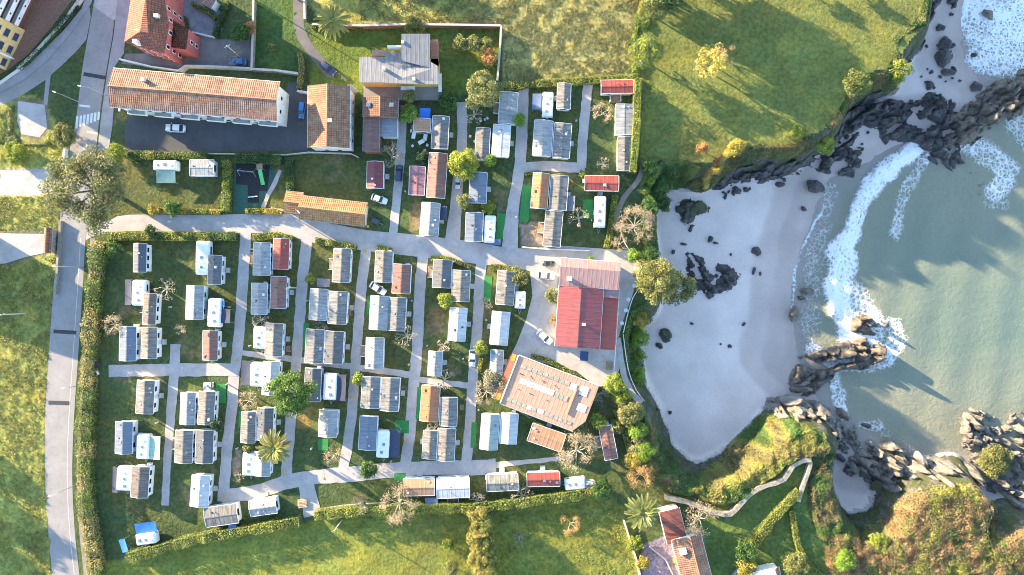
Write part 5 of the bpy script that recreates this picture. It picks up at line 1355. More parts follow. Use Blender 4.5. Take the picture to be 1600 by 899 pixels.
TOP = [(811, 188, 9, 3.6, 'bright', 'small round clipped tree right of the silver roof'), (639, 177, 12, 4.5, 'bright', 'bright green bushy tree below the villa terrace'), (766, 252, 9, 3.5, 'bright', 'small round clipped tree below the white ribbed roof'),
       (661, 247, 10, 3.0, 'dark', 'dark round clipped bush left of the long red-brown roof'), (696, 469, 10, 4.0, 'yg', 'round yellow-green clipped tree in the sixth lower column'), (752, 544, 9, 4.0, 'yg', 'tall yellow-green clipped bush beside the white car'),
       (575, 734, 12, 3.6, 'green', 'round dark green tree on the bottom lane bend'), (389, 701, 7, 3.0, 'olive', 'small round bush above the small white caravan'), (724, 314, 9, 4.5, 'olive', 'small olive shrub tree left of the dark blue roof'),
       (640, 152, 9, 5, 'olive', 'olive shrub against the villa terrace'), (560, 592, 9, 3.2, 'yg', 'yellow-green bush at left of the fifth lower column'), (910, 272, 5, 1.8, 'yg', 'tiny round yellow-green bush beside the faded red roof'), (340, 664, 9, 3.5, 'dark', 'dark leafy bush beside the lane in second lower column'),
       (922, 405, 4, 1.6, 'bright', 'tiny round bush at the edge of the pink roof'), (485, 436, 7, 2.6, 'yg', 'yellow-green bush at top of the fourth lower column')]
for px, py, r_, h_, g_, lab in TOP: leaf_tree(px, py, r_, h_, G[g_], lab, 'clipped_tree', dens=2.2, gaps=0.0, clump=0.38, size=0.28, group='small clipped trees')
leaf_tree(763, 324, 9.5, 2.2, G['yg'], 'ring-shaped yellow-green bush with bare centre', 'ring_bush', 'bush', dens=2.0, gaps=0.0, clump=0.3, size=0.26)
# trees and bushes, right side and gardens
leaf_tree(1112, 97, 27, 9, G['autumn'], 'yellow autumn tree alone on the clifftop lawn', 'autumn_tree', dens=1.15, gaps=0.12, clump=0.22, size=0.36, col2=(0.33, 0.26, 0.10))
leaf_tree(1128, 92, 18, 9.5, (0.40, 0.25, 0.12), 'thin rusty crown touching the yellow autumn tree', 'autumn_tree', dens=0.5, gaps=0.3, clump=0.2, size=0.26)
leaf_tree(1010, 82, 23, 8.5, (0.12, 0.15, 0.045), 'bushy green tree at the field corner beside the lawn', dens=1.4, gaps=0.05, col2=G['yg'])
leaf_tree(1026, 6, 24, 11, (0.09, 0.11, 0.035), 'dark tree at the top edge left of the lawn', dens=1.3, gaps=0.08)
leaf_tree(1050, -8, 24, 13, G['dark'], 'second dark tree at the top edge left of the lawn', dens=1.3, gaps=0.08)
leaf_tree(1026, 438, 33, 9, G['olive'], 'large olive evergreen oak above the beach', 'oak_tree', dens=1.35, gaps=0.05, clump=0.24, col2=(0.19, 0.18, 0.05), z=-0.8)
leaf_tree(1060, 450, 26, 8, (0.11, 0.12, 0.04), 'seaward half of the evergreen oak clump above the beach', 'oak_tree', dens=1.3, gaps=0.08, clump=0.25, z=-4.5)
leaf_tree(1338, 130, 20, 6, (0.10, 0.12, 0.03), 'round green bush on the headland above dark rocks', 'bush', 'bush', dens=1.4, gaps=0.05, col2=G['olive'], z=-0.5)
leaf_tree(1410, 108, 16, 4, G['yg'], 'yellow-green bush on the tip of the lawn headland', 'bush', 'bush', dens=1.2, gaps=0.08, sy=0.8, col2=G['olive'])
YB = [(1065, 875, 13, 3.5, 'gold', 'golden bush beside the tiled house wall'), (1163, 862, 15, 4.5, 'green', 'round green tree at the lower garden hedge'), (1166, 885, 16, 4, 'gold', 'golden bush above the white house roof'),
      (1005, 880, 10, 2.5, 'gold', 'small golden bush inside the lower right wall'), (992, 850, 11, 2.4, 'yg', 'yellow-green bush on the lower right garden wall'), (960, 600, 14, 5, 'yg', 'yellow-green tree right of the orange service roof'),
      (935, 658, 12, 3.5, 'yg', 'round yellow-green bush above the isolated brown roof'), (985, 645, 18, 5, 'olive', 'olive tree on the slope above the beach ramp'), (999, 528, 14, 4, 'bright', 'bright green bush on the slope beside the ramp'),
      (1000, 555, 9, 3, 'bright', 'small bright bush below the brighter one beside the ramp'), (990, 400, 10, 4, 'bright', 'bright bush at the corner of the restaurant yard'), (1320, 875, 15, 4, 'bright', 'bright green round bush in the brown scrub'),
      (1375, 850, 14, 4, 'yg', 'yellow-green bush on the edge of the brown scrub'), (1555, 720, 22, 4, 'olive', 'olive bush cushion on top of the pale rocks'), (1290, 225, 14, 3.5, 'yg', 'yellow-green bush at the cliff edge below the lawn'),
      (1245, 205, 9, 2.6, 'yg', 'small sunlit bush on the lawn edge'), (1405, 120, 10, 3, 'yg', 'sunlit bush at the cove end of the lawn'), (698, 80, 0, 0, '', ''), (425, 73, 6, 1.8, 'olive', 'small pale shrub in the dark paddock'), (375, 50, 14, 3.5, 'green', 'garden bush below the pink roof at top'),
      (390, 44, 9, 3, 'rust', 'reddish bush in the top garden'), (648, 42, 14, 4, 'olive', 'olive bush at the back of the villa roof'), (720, 68, 11, 4, 'olive', 'olive fruit tree in the villa garden'), (740, 68, 12, 4, 'olive', 'second fruit tree in the villa garden'), (760, 70, 10, 4, 'olive', 'third fruit tree near the brick wall'),
      (764, 88, 12, 4, 'rust', 'rust-tinged fruit tree by the brick wall'), (700, 158, 14, 3, 'green', 'green shrub row below the villa lawn'), (865, 462, 12, 4.5, 'olive', 'small olive tree against the red restaurant roof'), (868, 500, 8, 3, 'rust', 'rusty creeper bush beside the red roof wall'),
      (810, 434, 14, 3, 'olive', 'olive shrubs beside weathered beige mobile home'), (773, 596, 17, 4, 'grey', 'grey-green shrub left of orange service roof'), (942, 763, 15, 4.5, 'green', 'green bushy tree ending the bottom hedge'), (100, 212, 16, 3, 'olive', 'olive shrubs at the roadside below the concrete pad'),
      (182, 240, 14, 3.5, 'yg', 'yellow-green shrub right of the pine tree'), (270, 325, 12, 3, 'green', 'dark green shrub on the hedged lawn edge'), (242, 328, 9, 2.4, 'gold', 'golden shrub at the main lane entrance'), (700, 852, 9, 2.5, 'yg', 'small yellow-green bush in the lower field'),
      (705, 888, 11, 3, 'olive', 'small olive bush at the bottom edge of lower field'), (235, 362, 9, 2.5, 'dark', 'dark conifer shrub at the hedge corner'), (177, 388, 12, 3, 'green', 'green shrub inside the top left hedge corner'), (1015, 265, 13, 3, 'green', 'green shrub at the clifftop path'),
      (1017, 280, 7, 1.8, 'bright', 'small sunlit bush on the clifftop path'), (1300, 250, 0, 0, '', ''), (1262, 740, 0, 0, '', ''), (1000, 500, 12, 3.5, 'gold', 'golden bush between oak and ramp'), (985, 365, 0, 0, '', ''), (1245, 885, 18, 3, 'olive', 'olive bush at the bottom beside the sloping lawn'), (25, 240, 16, 2, 'yg', 'yellow-green shrub patch left of the roadside'),
      (972, 618, 13, 4, 'yg', 'pale yellow shrub right of the service block corner'), (978, 648, 12, 4, 'tan', 'tan dry shrub on the slope edge'), (996, 672, 14, 4, 'bright', 'bright green shrub beside the tan one'), (1006, 705, 14, 4, 'bright', 'bright green shrub lower on the cliff edge'), (988, 722, 12, 4, 'gold', 'golden shrub above the orange-tan tree'),
      (962, 668, 10, 3, 'olive', 'olive shrub right of the isolated brown roof'), (996, 585, 10, 3, 'bright', 'low bright shrub at the bend of the ramp'), (1030, 292, 17, 4, 'green', 'dense green shrub on the north slope'), (1014, 322, 14, 4, 'green', 'dense green shrub left of the beach corner'), (1036, 318, 12, 3, 'green', 'small green shrub nearest the beach corner'),
      (1008, 360, 12, 4, 'green', 'green shrub right of the large tan tree'), (1018, 398, 12, 4, 'green', 'green shrub between tan tree and oak'), (1098, 232, 9, 2.5, 'rust', 'rusty shrub at the lawn edge'), (1118, 262, 10, 2.5, 'gold', 'golden shrub on the cliff spur'), (1150, 232, 11, 2.5, 'gold', 'golden shrub at the top of the cliff spur')]
for px, py, r_, h_, g_, lab in YB:
    if r_: leaf_tree(px, py, r_, h_, G[g_], lab, 'bush', 'bush', dens=1.7, gaps=0.04, clump=0.34, size=0.32, group='garden and clifftop bushes', hh=h_ * 0.46)
for px, py, r_, h_, k_ in [(746, 806, 15, 5.5, 0), (756, 822, 16, 6, 1), (744, 838, 15, 5.5, 0), (758, 850, 17, 6, 1), (748, 868, 16, 6, 0), (764, 880, 16, 5.5, 1), (754, 898, 18, 6, 0)]:
    leaf_tree(px, py, r_, h_, [(0.19, 0.165, 0.045), (0.135, 0.145, 0.035)][k_], 'golden bush in the tall row dividing the lower fields' if k_ == 0 else 'greenish bush in the tall row dividing the lower fields', 'bush', 'bush', dens=1.6, gaps=0.05, clump=0.3, size=0.34, group='bushes dividing the lower fields')
# bare and pollarded trees
PO = [(905, 340, 15, 4, 'cream pollarded tree on the lawn left of the long caravan'), (255, 452, 16, 4, 'cream pollarded tree in the first lower column'), (740, 178, 14, 4.5, 'cream pollarded tree below the large olive tree'), (634, 525, 17, 4.5, 'cream pollarded tree right of the fifth lower column'),
      (694, 594, 15, 4, 'cream pollarded tree above the orange gabled roof in sixth column'), (405, 500, 13, 3.5, 'cream pollarded tree between silver roofs in the third column'), (745, 786, 14, 4, 'pollarded tree on the bottom hedge left'), (816, 779, 17, 4, 'pollarded tree on the bottom hedge right'),
      (943, 255, 9, 3, 'small cream pollarded tree beside the faded red roof'), (678, 671, 11, 3, 'pollarded tree at the narrow weathered roof'), (693, 541, 10, 3, 'pale thin pollarded tree above the small pale roof')]
for px, py, r_, h_, lab in PO: bare_tree(px, py, r_, h_, BARKP, lab, 'pollarded_tree', levels=3, thick=1.2, knob=True, ntw=90, twig_col=(0.24, 0.185, 0.12), group='pollarded trees')
BA = [(620, 795, 28, 9, 'P', 'large cream bare tree on the bottom hedge', 1500), (563, 793, 15, 5, 'G', 'smaller grey bare tree on the bottom hedge', 300), (903, 708, 29, 8, 'P', 'large tan bare tree right of the orange cabin', 1700), (172, 509, 15, 5, 'P', 'tan twiggy bare tree inside the left hedge', 500),
      (610, 242, 18, 6, 'G', 'grey bare tree beside the long shed', 500), (994, 352, 28, 8, 'P', 'large tan bare tree on the cliff above the cove', 1800), (970, 380, 12, 5, 'P', 'tan bare tree at the foot of the clifftop path', 300), (1095, 815, 27, 6, 'P', 'large lichen-covered bare tree beside the tiled house', 1500),
      (892, 822, 15, 4, 'P', 'russet bare tree in the lower field', 600), (811, 843, 9, 3, 'G', 'small grey bare tree in the lower field', 160), (520, 714, 13, 4, 'P', 'bare tree below the fourth lower column', 350), (759, 615, 17, 5, 'P', 'tan bare tree left of the orange service roof', 700),
      (943, 174, 14, 4.5, 'P', 'yellowish bare tree left of the silver roof at right', 600), (502, 509, 12, 3.5, 'G', 'dark bare tree between roofs in the fourth column', 100), (385, 628, 14, 4, 'P', 'thin yellowish bare tree in the third lower column', 450), (281, 516, 9, 3, 'P', 'tiny tan tree in the second lower column', 160),
      (372, 745, 8, 2.5, 'P', 'tiny bare shrub at the bottom lane', 120), (1005, 610, 0, 0, '', '', 0), (936, 618, 11, 4, 'G', 'grey-white bare tree at the corner of the orange service roof', 200), (1003, 745, 20, 6, 'P', 'orange-tan feathery tree above the lower right palm', 1400), (998, 700, 13, 5, 'P', 'tan bare bush on the cliff edge', 500),
      (760, 475, 8, 3, 'P', 'small tan bare tree at left of the seventh column', 150), (432, 705, 0, 0, '', '', 0), (365, 85, 15, 4, 'G', 'grey bare shrubs above the blue car', 400)]
TWC = {'P': (0.26, 0.20, 0.13), 'G': (0.16, 0.145, 0.115)}
for px, py, r_, h_, k_, lab, nt_ in BA:
    if r_: bare_tree(px, py, r_, h_, BARKP if k_ == 'P' else BARKG, lab, levels=4 if r_ > 13 else 3, ntw=int(nt_ * 1.2), twig_col=(0.28, 0.17, 0.06) if 'orange-tan' in lab or 'russet' in lab else TWC[k_], group='bare winter trees')
# tall trees beyond the top and left edges that shade the lawn and the meadow
OFF = [(1078, -62, 36, 12), (1044, -78, 36, 12), (1030, -40, 32, 10), (985, -40, 24, 7.5), (1187, -76, 11, 7), (1253, -83, 11, 7), (420, -95, 26, 8), (560, -90, 24, 8), (640, -60, 16, 5.5), (432, -34, 28, 14), (468, -58, 26, 13),
       (-120, 760, 28, 8), (-160, 820, 30, 9), (-90, 700, 20, 5.5)]
for i, (px, py, r_, h_) in enumerate(OFF):
    where = 'beyond the left edge' if px < 0 else 'beyond the top edge'
    leaf_tree(px, py, r_, h_, G['green'], f'tall tree {where} whose shadow reaches into the picture', 'shade_tree', dens=1.3, gaps=0.04, size=0.55, group=f'tall trees {where}')

# ------------------------------------------------------------ hedges
HG = (0.085, 0.115, 0.028); HY_ = (0.16, 0.17, 0.035); HD = (0.045, 0.080, 0.022)
HL = [([(151, 376), (146, 410), (141, 455), (137, 510), (133, 570), (130, 640), (128, 700), (129, 760), (132, 810), (138, 850), (147, 905)], 3.0, 3.0, 'long shaggy hedge along the right of the left road', (0.105, 0.13, 0.032), (0.21, 0.18, 0.07)),
      ([(160, 369), (230, 369), (300, 370), (367, 369)], 1.9, 2.0, 'clipped hedge above the first two lower columns', HG, HY_), ([(196, 241), (250, 242), (322, 243)], 1.8, 2.2, 'hedge below the dark parking court', HG, HY_),
      ([(352, 250), (352, 290), (350, 330)], 1.7, 2.2, 'yellow-green hedge left of the playground', (0.12, 0.15, 0.03), HY_), ([(365, 246), (400, 247), (438, 249)], 2.2, 2.2, 'dark hedge above the playground', HD, HG),
      ([(450, 246), (452, 275), (452, 302)], 1.6, 2.0, 'dark hedge right of the playground', HD, HG), ([(230, 329), (290, 330), (344, 331)], 1.2, 1.4, 'low golden hedge along the hedged lawn', HY_, (0.30, 0.22, 0.04)),
      ([(383, 330), (410, 330), (440, 331)], 1.3, 1.3, 'low golden hedge below the playground', HY_, (0.30, 0.22, 0.04)), ([(195, 874), (240, 862), (300, 846), (380, 832), (467, 817)], 2.2, 3.2, 'hedge along the bottom left of the camp', (0.11, 0.13, 0.03), HY_),
      ([(490, 808), (540, 803), (600, 800), (680, 797), (760, 794), (830, 785), (900, 776), (936, 768)], 2.2, 3.2, 'long bottom hedge below the bottom row', (0.12, 0.15, 0.03), HY_), ([(998, 122), (996, 180), (993, 230), (990, 268)], 1.5, 4.4, 'straight right hedge beside the clifftop lawn', (0.12, 0.15, 0.03), HY_),
      ([(790, 134), (840, 130), (880, 127), (925, 124), (996, 120)], 1.6, 1.6, 'overgrown hedge between camp and top field', (0.14, 0.16, 0.035), HY_), ([(748, 806), (752, 840), (757, 870), (764, 920)], 3.4, 4.6, 'tall thick golden hedge dividing the lower fields', (0.24, 0.20, 0.06), (0.16, 0.17, 0.04)),
      ([(1250, 768), (1220, 800), (1196, 830), (1178, 856)], 1.9, 1.8, 'sloping hedge across the lower right garden', (0.13, 0.14, 0.03), HY_), ([(1240, 800), (1243, 830), (1252, 862), (1270, 890), (1290, 905)], 1.3, 1.5, 'thin hedge right of the sloping hedge', (0.13, 0.14, 0.03), HY_),
      ([(962, 305), (957, 340), (952, 372), (948, 388)], 1.3, 1.6, 'hedge right of the long white caravan', (0.16, 0.18, 0.03), HY_), ([(395, 372), (430, 368), (456, 374)], 1.6, 1.4, 'shrubby hedge above the third lower column', HG, HY_),
      ([(492, 376), (530, 382), (556, 388)], 1.4, 1.3, 'shrubby hedge above the fourth lower column', HG, HY_), ([(588, 388), (612, 394)], 1.6, 1.3, 'bush hedge above the fifth lower column', (0.16, 0.17, 0.03), HY_), ([(673, 404), (700, 404), (735, 418)], 0.9, 1.0, 'low hedge above the sixth lower column', (0.14, 0.13, 0.05), HY_),
      ([(766, 418), (800, 420), (822, 436)], 1.5, 1.2, 'shrubby hedge above the seventh lower column', (0.16, 0.16, 0.04), HY_), ([(752, 560), (748, 580)], 0.9, 1.4, 'short yellow hedge beside the white car', (0.16, 0.18, 0.03), HY_), ([(962, 640), (978, 680), (990, 730)], 1.3, 1.8, 'hedge between isolated brown roof and cliff', (0.16, 0.17, 0.04), HY_),
      ([(467, 82), (470, 105), (466, 138)], 1.0, 1.6, 'thin dry hedge left of the villa driveway', (0.20, 0.17, 0.07), HY_), ([(484, 39), (505, 40)], 1.2, 1.4, 'short hedge left of the top palm', HG, HY_), ([(548, 40), (566, 40)], 1.2, 1.2, 'short hedge right of the top palm', (0.17, 0.18, 0.03), HY_),
      ([(334, 56), (342, 30), (354, 0)], 1.0, 1.6, 'hedge along the patio wall at top', HD, HG), ([(118, 6), (96, 34), (60, 74), (26, 106)], 1.1, 1.3, 'dark clipped hedge behind the hotel wall', HD, (0.03, 0.07, 0.05)), ([(298, 4), (320, 16), (336, 28)], 1.0, 1.2, 'yellow-green hedge above the patio', HY_, HG),
      ([(820, 272), (845, 268)], 0.7, 0.9, 'low hedge above the orange gabled roof', (0.15, 0.15, 0.04), HY_), ([(850, 588), (870, 600), (896, 588)], 0.0, 0.0, '', HG, None), ([(830, 556), (860, 565), (890, 582), (908, 592)], 0.9, 0.8, 'row of small plants along the service roof wall', (0.10, 0.14, 0.03), HY_)]
for pts, w, h, lab, c1, c2 in HL:
    if w: hedge(pts, w, h, lab, c1, col2=c2, jag=0.22 if 'shaggy' in lab or 'golden hedge div' in lab or 'overgrown' in lab or 'shrubby' in lab else 0.14, size=0.36 if w > 2.5 else 0.30)
# ------------------------------------------------------------ scrub on slopes and headlands
def in_poly_points(poly, n, rng):
    pw = np.array(poly, float); lo, hi = pw.min(0), pw.max(0); out = []
    while len(out) < n:
        q = rng.uniform(lo, hi, (n * 2, 2)); k = inside(q[:, 0], q[:, 1], [tuple(p) for p in pw]); out += q[k].tolist()
    return np.array(out[:n])

def scrub(poly, n, cols, hmax, label, name='scrub', size=0.34, scale=2.2, steep=True, seed=1, wts=None):
    """uncountable low growth as one mass of leaf faces over the terrain"""
    rng = np.random.default_rng(900 + seed)
    q = in_poly_points(poly, n, rng)
    # follow the plan outline down to the terrain at its own height
    z = np.full(n, SEA); hit = np.zeros(n, bool)
    for zt_ in np.arange(1.0, SEA - 0.2, -0.5):
        k = S * (H - zt_) / H
        g = terrain_z((q[:, 0] - 800) * k, (449.5 - q[:, 1]) * k) >= zt_
        new = g & ~hit; z[new] = zt_ + 0.2; hit |= g
    k = S * (H - z) / H; w = np.stack([(q[:, 0] - 800) * k, (449.5 - q[:, 1]) * k], 1); z = terrain_z(w[:, 0], w[:, 1])
    ok = z > SEA + 1.25; q, w, z = q[ok], w[ok], z[ok]; n = len(z)
    b = fbm(w[:, 0], w[:, 1], scale, seed * 3 + 1, 3); bil = np.abs(2 * vnoise(w[:, 0], w[:, 1], scale * 0.9, seed * 5 + 2) - 1)
    edge = sstep(0, 6, sdist(q[:, 0], q[:, 1], poly))
    top = hmax * edge * (0.25 + 0.75 * np.clip(1.3 * b + 0.3 - 0.5 * bil, 0, 1.2))
    zz = z + top * rng.uniform(0.55, 1.0, n)
    e = 0.6
    def hf(x, y):
        bb = fbm(x, y, scale, seed * 3 + 1, 3); bl = np.abs(2 * vnoise(x, y, scale * 0.9, seed * 5 + 2) - 1)
        return hmax * (0.25 + 0.75 * np.clip(1.3 * bb + 0.3 - 0.5 * bl, 0, 1.2)) + terrain_z(x, y)
    gx = (hf(w[:, 0] + e, w[:, 1]) - hf(w[:, 0] - e, w[:, 1])) / (2 * e); gy = (hf(w[:, 0], w[:, 1] + e) - hf(w[:, 0], w[:, 1] - e)) / (2 * e)
    nr = np.stack([-gx, -gy, np.ones(n)], 1); nr /= np.linalg.norm(nr, axis=1, keepdims=True)
    pick = vnoise(w[:, 0], w[:, 1], 3.0, seed * 7) * 0.75 + rng.random(n) * 0.25
    pick = np.argsort(np.argsort(pick)) / n
    wts = np.cumsum(wts if wts is not None else np.ones(len(cols)) / len(cols))
    base = np.array(cols)[np.clip(np.searchsorted(wts, pick), 0, len(cols) - 1)] * (0.7 + 0.6 * vnoise(w[:, 0], w[:, 1], 1.2, seed * 9))[:, None]
    p = np.stack([w[:, 0], w[:, 1], zz], 1)
    v, f, c = leaves(p, nr, size, base, rng, spread=0.45)
    o = link(name, mesh_np(name, v, f, c), LEAF)
    return tag(o, label, 'scrub', kind='stuff')

GR, GD, BRN, RST, YL, OL = (0.060, 0.105, 0.024), (0.035, 0.065, 0.022), (0.20, 0.125, 0.06), (0.30, 0.165, 0.07), (0.20, 0.19, 0.04), (0.125, 0.125, 0.042)
scrub([(1122, 716), (1140, 690), (1156, 676), (1178, 652), (1200, 640), (1222, 638), (1250, 658), (1288, 676), (1300, 700), (1288, 716), (1262, 716), (1240, 722), (1205, 748), (1178, 768), (1162, 782), (1130, 792), (1098, 784), (1076, 764), (1092, 740)], 38000, [GR, YL, OL, (0.20, 0.17, 0.05), BRN, GD], 1.9, 'sunlit yellow and rusty scrub on the headland beside the garden wall', seed=1, wts=[0.26, 0.26, 0.2, 0.12, 0.1, 0.06])
scrub([(1300, 830), (1334, 826), (1368, 816), (1384, 800), (1400, 778), (1436, 764), (1484, 754), (1526, 756), (1548, 776), (1556, 800), (1552, 826), (1572, 834), (1606, 820), (1640, 830), (1640, 930), (1300, 930), (1290, 880)], 60000, [YL, OL, (0.19, 0.145, 0.065), BRN, (0.22, 0.13, 0.06), GR], 1.7, 'brown bracken and brambles covering the lower right headland', seed=2, wts=[0.14, 0.2, 0.24, 0.2, 0.12, 0.1], size=0.32)
scrub([(1004, 296), (1030, 250), (1072, 252), (1100, 262), (1080, 284), (1062, 294), (1048, 312), (1034, 330), (1026, 360), (1030, 392), (1008, 398), (1000, 340)], 17000, [GR, GD, (0.075, 0.13, 0.028), OL], 1.6, 'green scrub on the slope above the north corner of the beach', seed=3)
scrub([(1062, 282), (1104, 276), (1122, 254), (1150, 236), (1190, 226), (1236, 226), (1262, 212), (1280, 222), (1262, 240), (1230, 248), (1190, 250), (1160, 262), (1130, 285), (1105, 305), (1080, 300)], 15000, [OL, BRN, GD, (0.085, 0.10, 0.04)], 1.1, 'olive and brown cliff-edge scrub below the lawn', seed=4, wts=[0.35, 0.2, 0.2, 0.25])
scrub([(1094, 300), (1094, 280), (1108, 262), (1140, 225), (1152, 215), (1170, 222), (1160, 236), (1136, 250), (1118, 272), (1106, 300)], 5200, [(0.34, 0.26, 0.05), (0.26, 0.22, 0.04), RST], 1.5, 'sunlit golden scrub on the cliff spur', seed=5)
scrub([(970, 530), (985, 482), (1012, 470), (1020, 500), (1016, 540), (1008, 580), (1010, 606), (1000, 608), (982, 590), (974, 560)], 8500, [GR, (0.09, 0.15, 0.03), GD, (0.11, 0.17, 0.03)], 1.3, 'green ground cover on the slope left of the beach', seed=6)
scrub([(940, 612), (962, 596), (980, 604), (992, 628), (1006, 640), (1024, 668), (1046, 700), (1070, 740), (1100, 735), (1120, 720), (1135, 735), (1110, 765), (1075, 778), (1045, 770), (1020, 745), (1005, 715), (985, 690), (972, 660), (958, 640)], 24000, [GR, GD, OL, (0.09, 0.14, 0.03), BRN], 1.5, 'dark green and brown scrub on the slope below the service block', seed=7)
scrub([(1262, 748), (1282, 720), (1306, 706), (1322, 740), (1316, 770), (1308, 795), (1322, 816), (1350, 822), (1385, 812), (1400, 830), (1380, 860), (1320, 872), (1282, 846), (1262, 800)], 19000, [GD, BRN, OL, GR], 1.3, 'dark scrub on the gully slope beside the small cove', seed=8)
scrub([(1395, 60), (1425, 50), (1448, 40), (1455, 0), (1462, -30), (1452, -30), (1440, 20), (1420, 44), (1400, 78), (1388, 105), (1404, 112), (1412, 92)], 5200, [GR, GD, OL], 0.6, 'grassy green rim of the clifftop lawn', seed=9)
scrub([(1290, 196), (1312, 170), (1326, 142), (1346, 120), (1400, 106), (1446, 120), (1452, 150), (1430, 166), (1400, 150), (1360, 150), (1334, 160), (1318, 190), (1300, 208)], 9500, [OL, BRN, GD, GR], 1.0, 'mixed scrub on the headland above the dark rocks', seed=10)
scrub([(998, 0), (1020, 0), (1018, 40), (1012, 60), (1000, 118), (985, 116), (980, 80), (990, 40)], 5200, [YL, (0.14, 0.18, 0.03), GR], 1.0, 'bright brambles along the right edge of the top field', seed=11)
scrub([(-10, 176), (22, 164), (22, 205), (34, 220), (64, 222), (80, 204), (112, 196), (110, 222), (60, 230), (-10, 226)], 6000, [YL, (0.15, 0.18, 0.035), GR, (0.24, 0.21, 0.08)], 0.7, 'rough sunlit growth around the concrete pad', seed=12)

# ------------------------------------------------------------ meadow tussocks (casting their own small shadows)
def tussocks(poly, n, col, hgt, label, seed):
    rng = np.random.default_rng(300 + seed)
    q = in_poly_points(poly, n, rng); w = np.array([P(a, b) for a, b in q])
    cl = fbm(w[:, 0], w[:, 1], 1.6, seed, 3); keep = cl + rng.normal(0, 0.08, n) > 0.44; w = w[keep]; cl = cl[keep]; n = len(w)
    hh = 0.05 + hgt * rng.uniform(0.0, 0.5, n) * (0.4 + cl)
    p = np.stack([w[:, 0], w[:, 1], hh], 1); nr = np.tile(np.array([-0.62, 0.37, 0.75]), (n, 1))
    V, F, c = leaves(p, nr, 0.34, np.array(col) * (0.8 + 0.4 * rng.random((n, 1))), rng, 0.3, 0.45, 0.55)
    o = link('grass_tussocks', mesh_np('grass_tussocks', V, F, c), LEAF)
    tag(o, label, 'grass', kind='stuff')
tussocks([(-40, 308), (92, 306), (90, 358), (-40, 358)], 3600, (0.155, 0.155, 0.050), 0.40, 'long rough grass between the two left driveways', 5)
tussocks([(-40, 418), (10, 416), (44, 406), (86, 400), (82, 470), (74, 560), (68, 650), (68, 730), (72, 800), (80, 905), (-40, 905)], 30000, (0.155, 0.155, 0.050), 0.40, 'long rough grass of the left meadow', 1)
tussocks([(560, -20), (1000, -20), (992, 60), (985, 112), (920, 122), (790, 130), (786, 40), (640, 34), (560, 30)], 28000, (0.135, 0.13, 0.05), 0.34, 'long dry grass of the top field', 2)
tussocks([(0, 228), (98, 226), (94, 262), (0, 262)], 1800, (0.18, 0.19, 0.04), 0.4, 'rough roadside grass above the pale driveway', 3)
tussocks([(780, 806), (940, 784), (985, 800), (998, 905), (782, 905)], 6000, (0.12, 0.14, 0.03), 0.30, 'long grass of the lower right field', 4)

# ------------------------------------------------------------ rocks
def rock_mat(name, dark, lite, moss=0.0):
    m, nt, b = _start(name)
    co = _coords(nt)
    f = _noise(nt, co, 0.8, 6.0, 0.7); f2 = _noise(nt, co, 3.0, 5.0, 0.75)
    geo = nt.nodes.new('ShaderNodeNewGeometry'); sx = nt.nodes.new('ShaderNodeSeparateXYZ'); nt.links.new(geo.outputs['Normal'], sx.inputs[0])
    c = _mix(nt, dark, lite, _ramp(nt, f, 0.35, 0.68))
    c = _mix(nt, c, tuple(x * 0.5 for x in dark), _ramp(nt, f2, 0.55, 0.75, 0.0, 0.8))
    if moss: c = _mix(nt, c, (0.10, 0.10, 0.035), _ramp(nt, sx.outputs[2], 0.75, 1.0, 0.0, moss))
    nt.links.new(c, b.inputs['Base Color']); b.inputs['Roughness'].default_value = 0.8
    _bump(nt, b, f2, 1.0, 0.5)
    return m
ROCK_D = rock_mat('wet_dark_rock', (0.032, 0.028, 0.030), (0.15, 0.13, 0.125))
ROCK_M = rock_mat('brown_rock', (0.075, 0.06, 0.05), (0.29, 0.235, 0.185))
ROCK_P = rock_mat('pale_limestone', (0.11, 0.095, 0.085), (0.34, 0.30, 0.26))
ROCK_G = rock_mat('mossy_rock', (0.04, 0.038, 0.04), (0.13, 0.12, 0.115), 0.9)

def rock_mesh(seed, strat=0.0):
    """angular boulder: a ball cut by random planes, then roughened"""
    import bmesh
    rng = np.random.default_rng(seed)
    bm = bmesh.new(); bmesh.ops.create_icosphere(bm, subdivisions=3, radius=1.0)
    v = np.array([x.co[:] for x in bm.verts])
    for _ in range(22):
        n = rng.normal(0, 1, 3); n /= np.linalg.norm(n); d = rng.uniform(0.45, 0.88)
        k = v @ n; v = v - np.maximum(0, k - d)[:, None] * n * 0.97
    if strat:
        w = np.sin((v @ np.array([0.9, 0.3, 0.35])) * 11 + 2 * vnoise(v[:, 1] * 3, v[:, 2] * 3, 1, seed)); v = v * (1 + 0.05 * strat * np.sign(w))[:, None]
    v = v * (1 + 0.28 * (vnoise(v[:, 0] * 4 + 9, v[:, 1] * 4 + v[:, 2] * 3, 1, seed) - 0.5))[:, None]
    for x, c in zip(bm.verts, v): x.co = c
    me = bpy.data.meshes.new('boulder'); bm.to_mesh(me); bm.free(); return me
ROCKV = [[], [], [], []]
for j, mt in enumerate((ROCK_D, ROCK_M, ROCK_P, ROCK_G)):
    for i in range(5):
        me = rock_mesh(20 + i + 7 * j, (i % 2)); me.materials.append(mt); ROCKV[j].append(me)

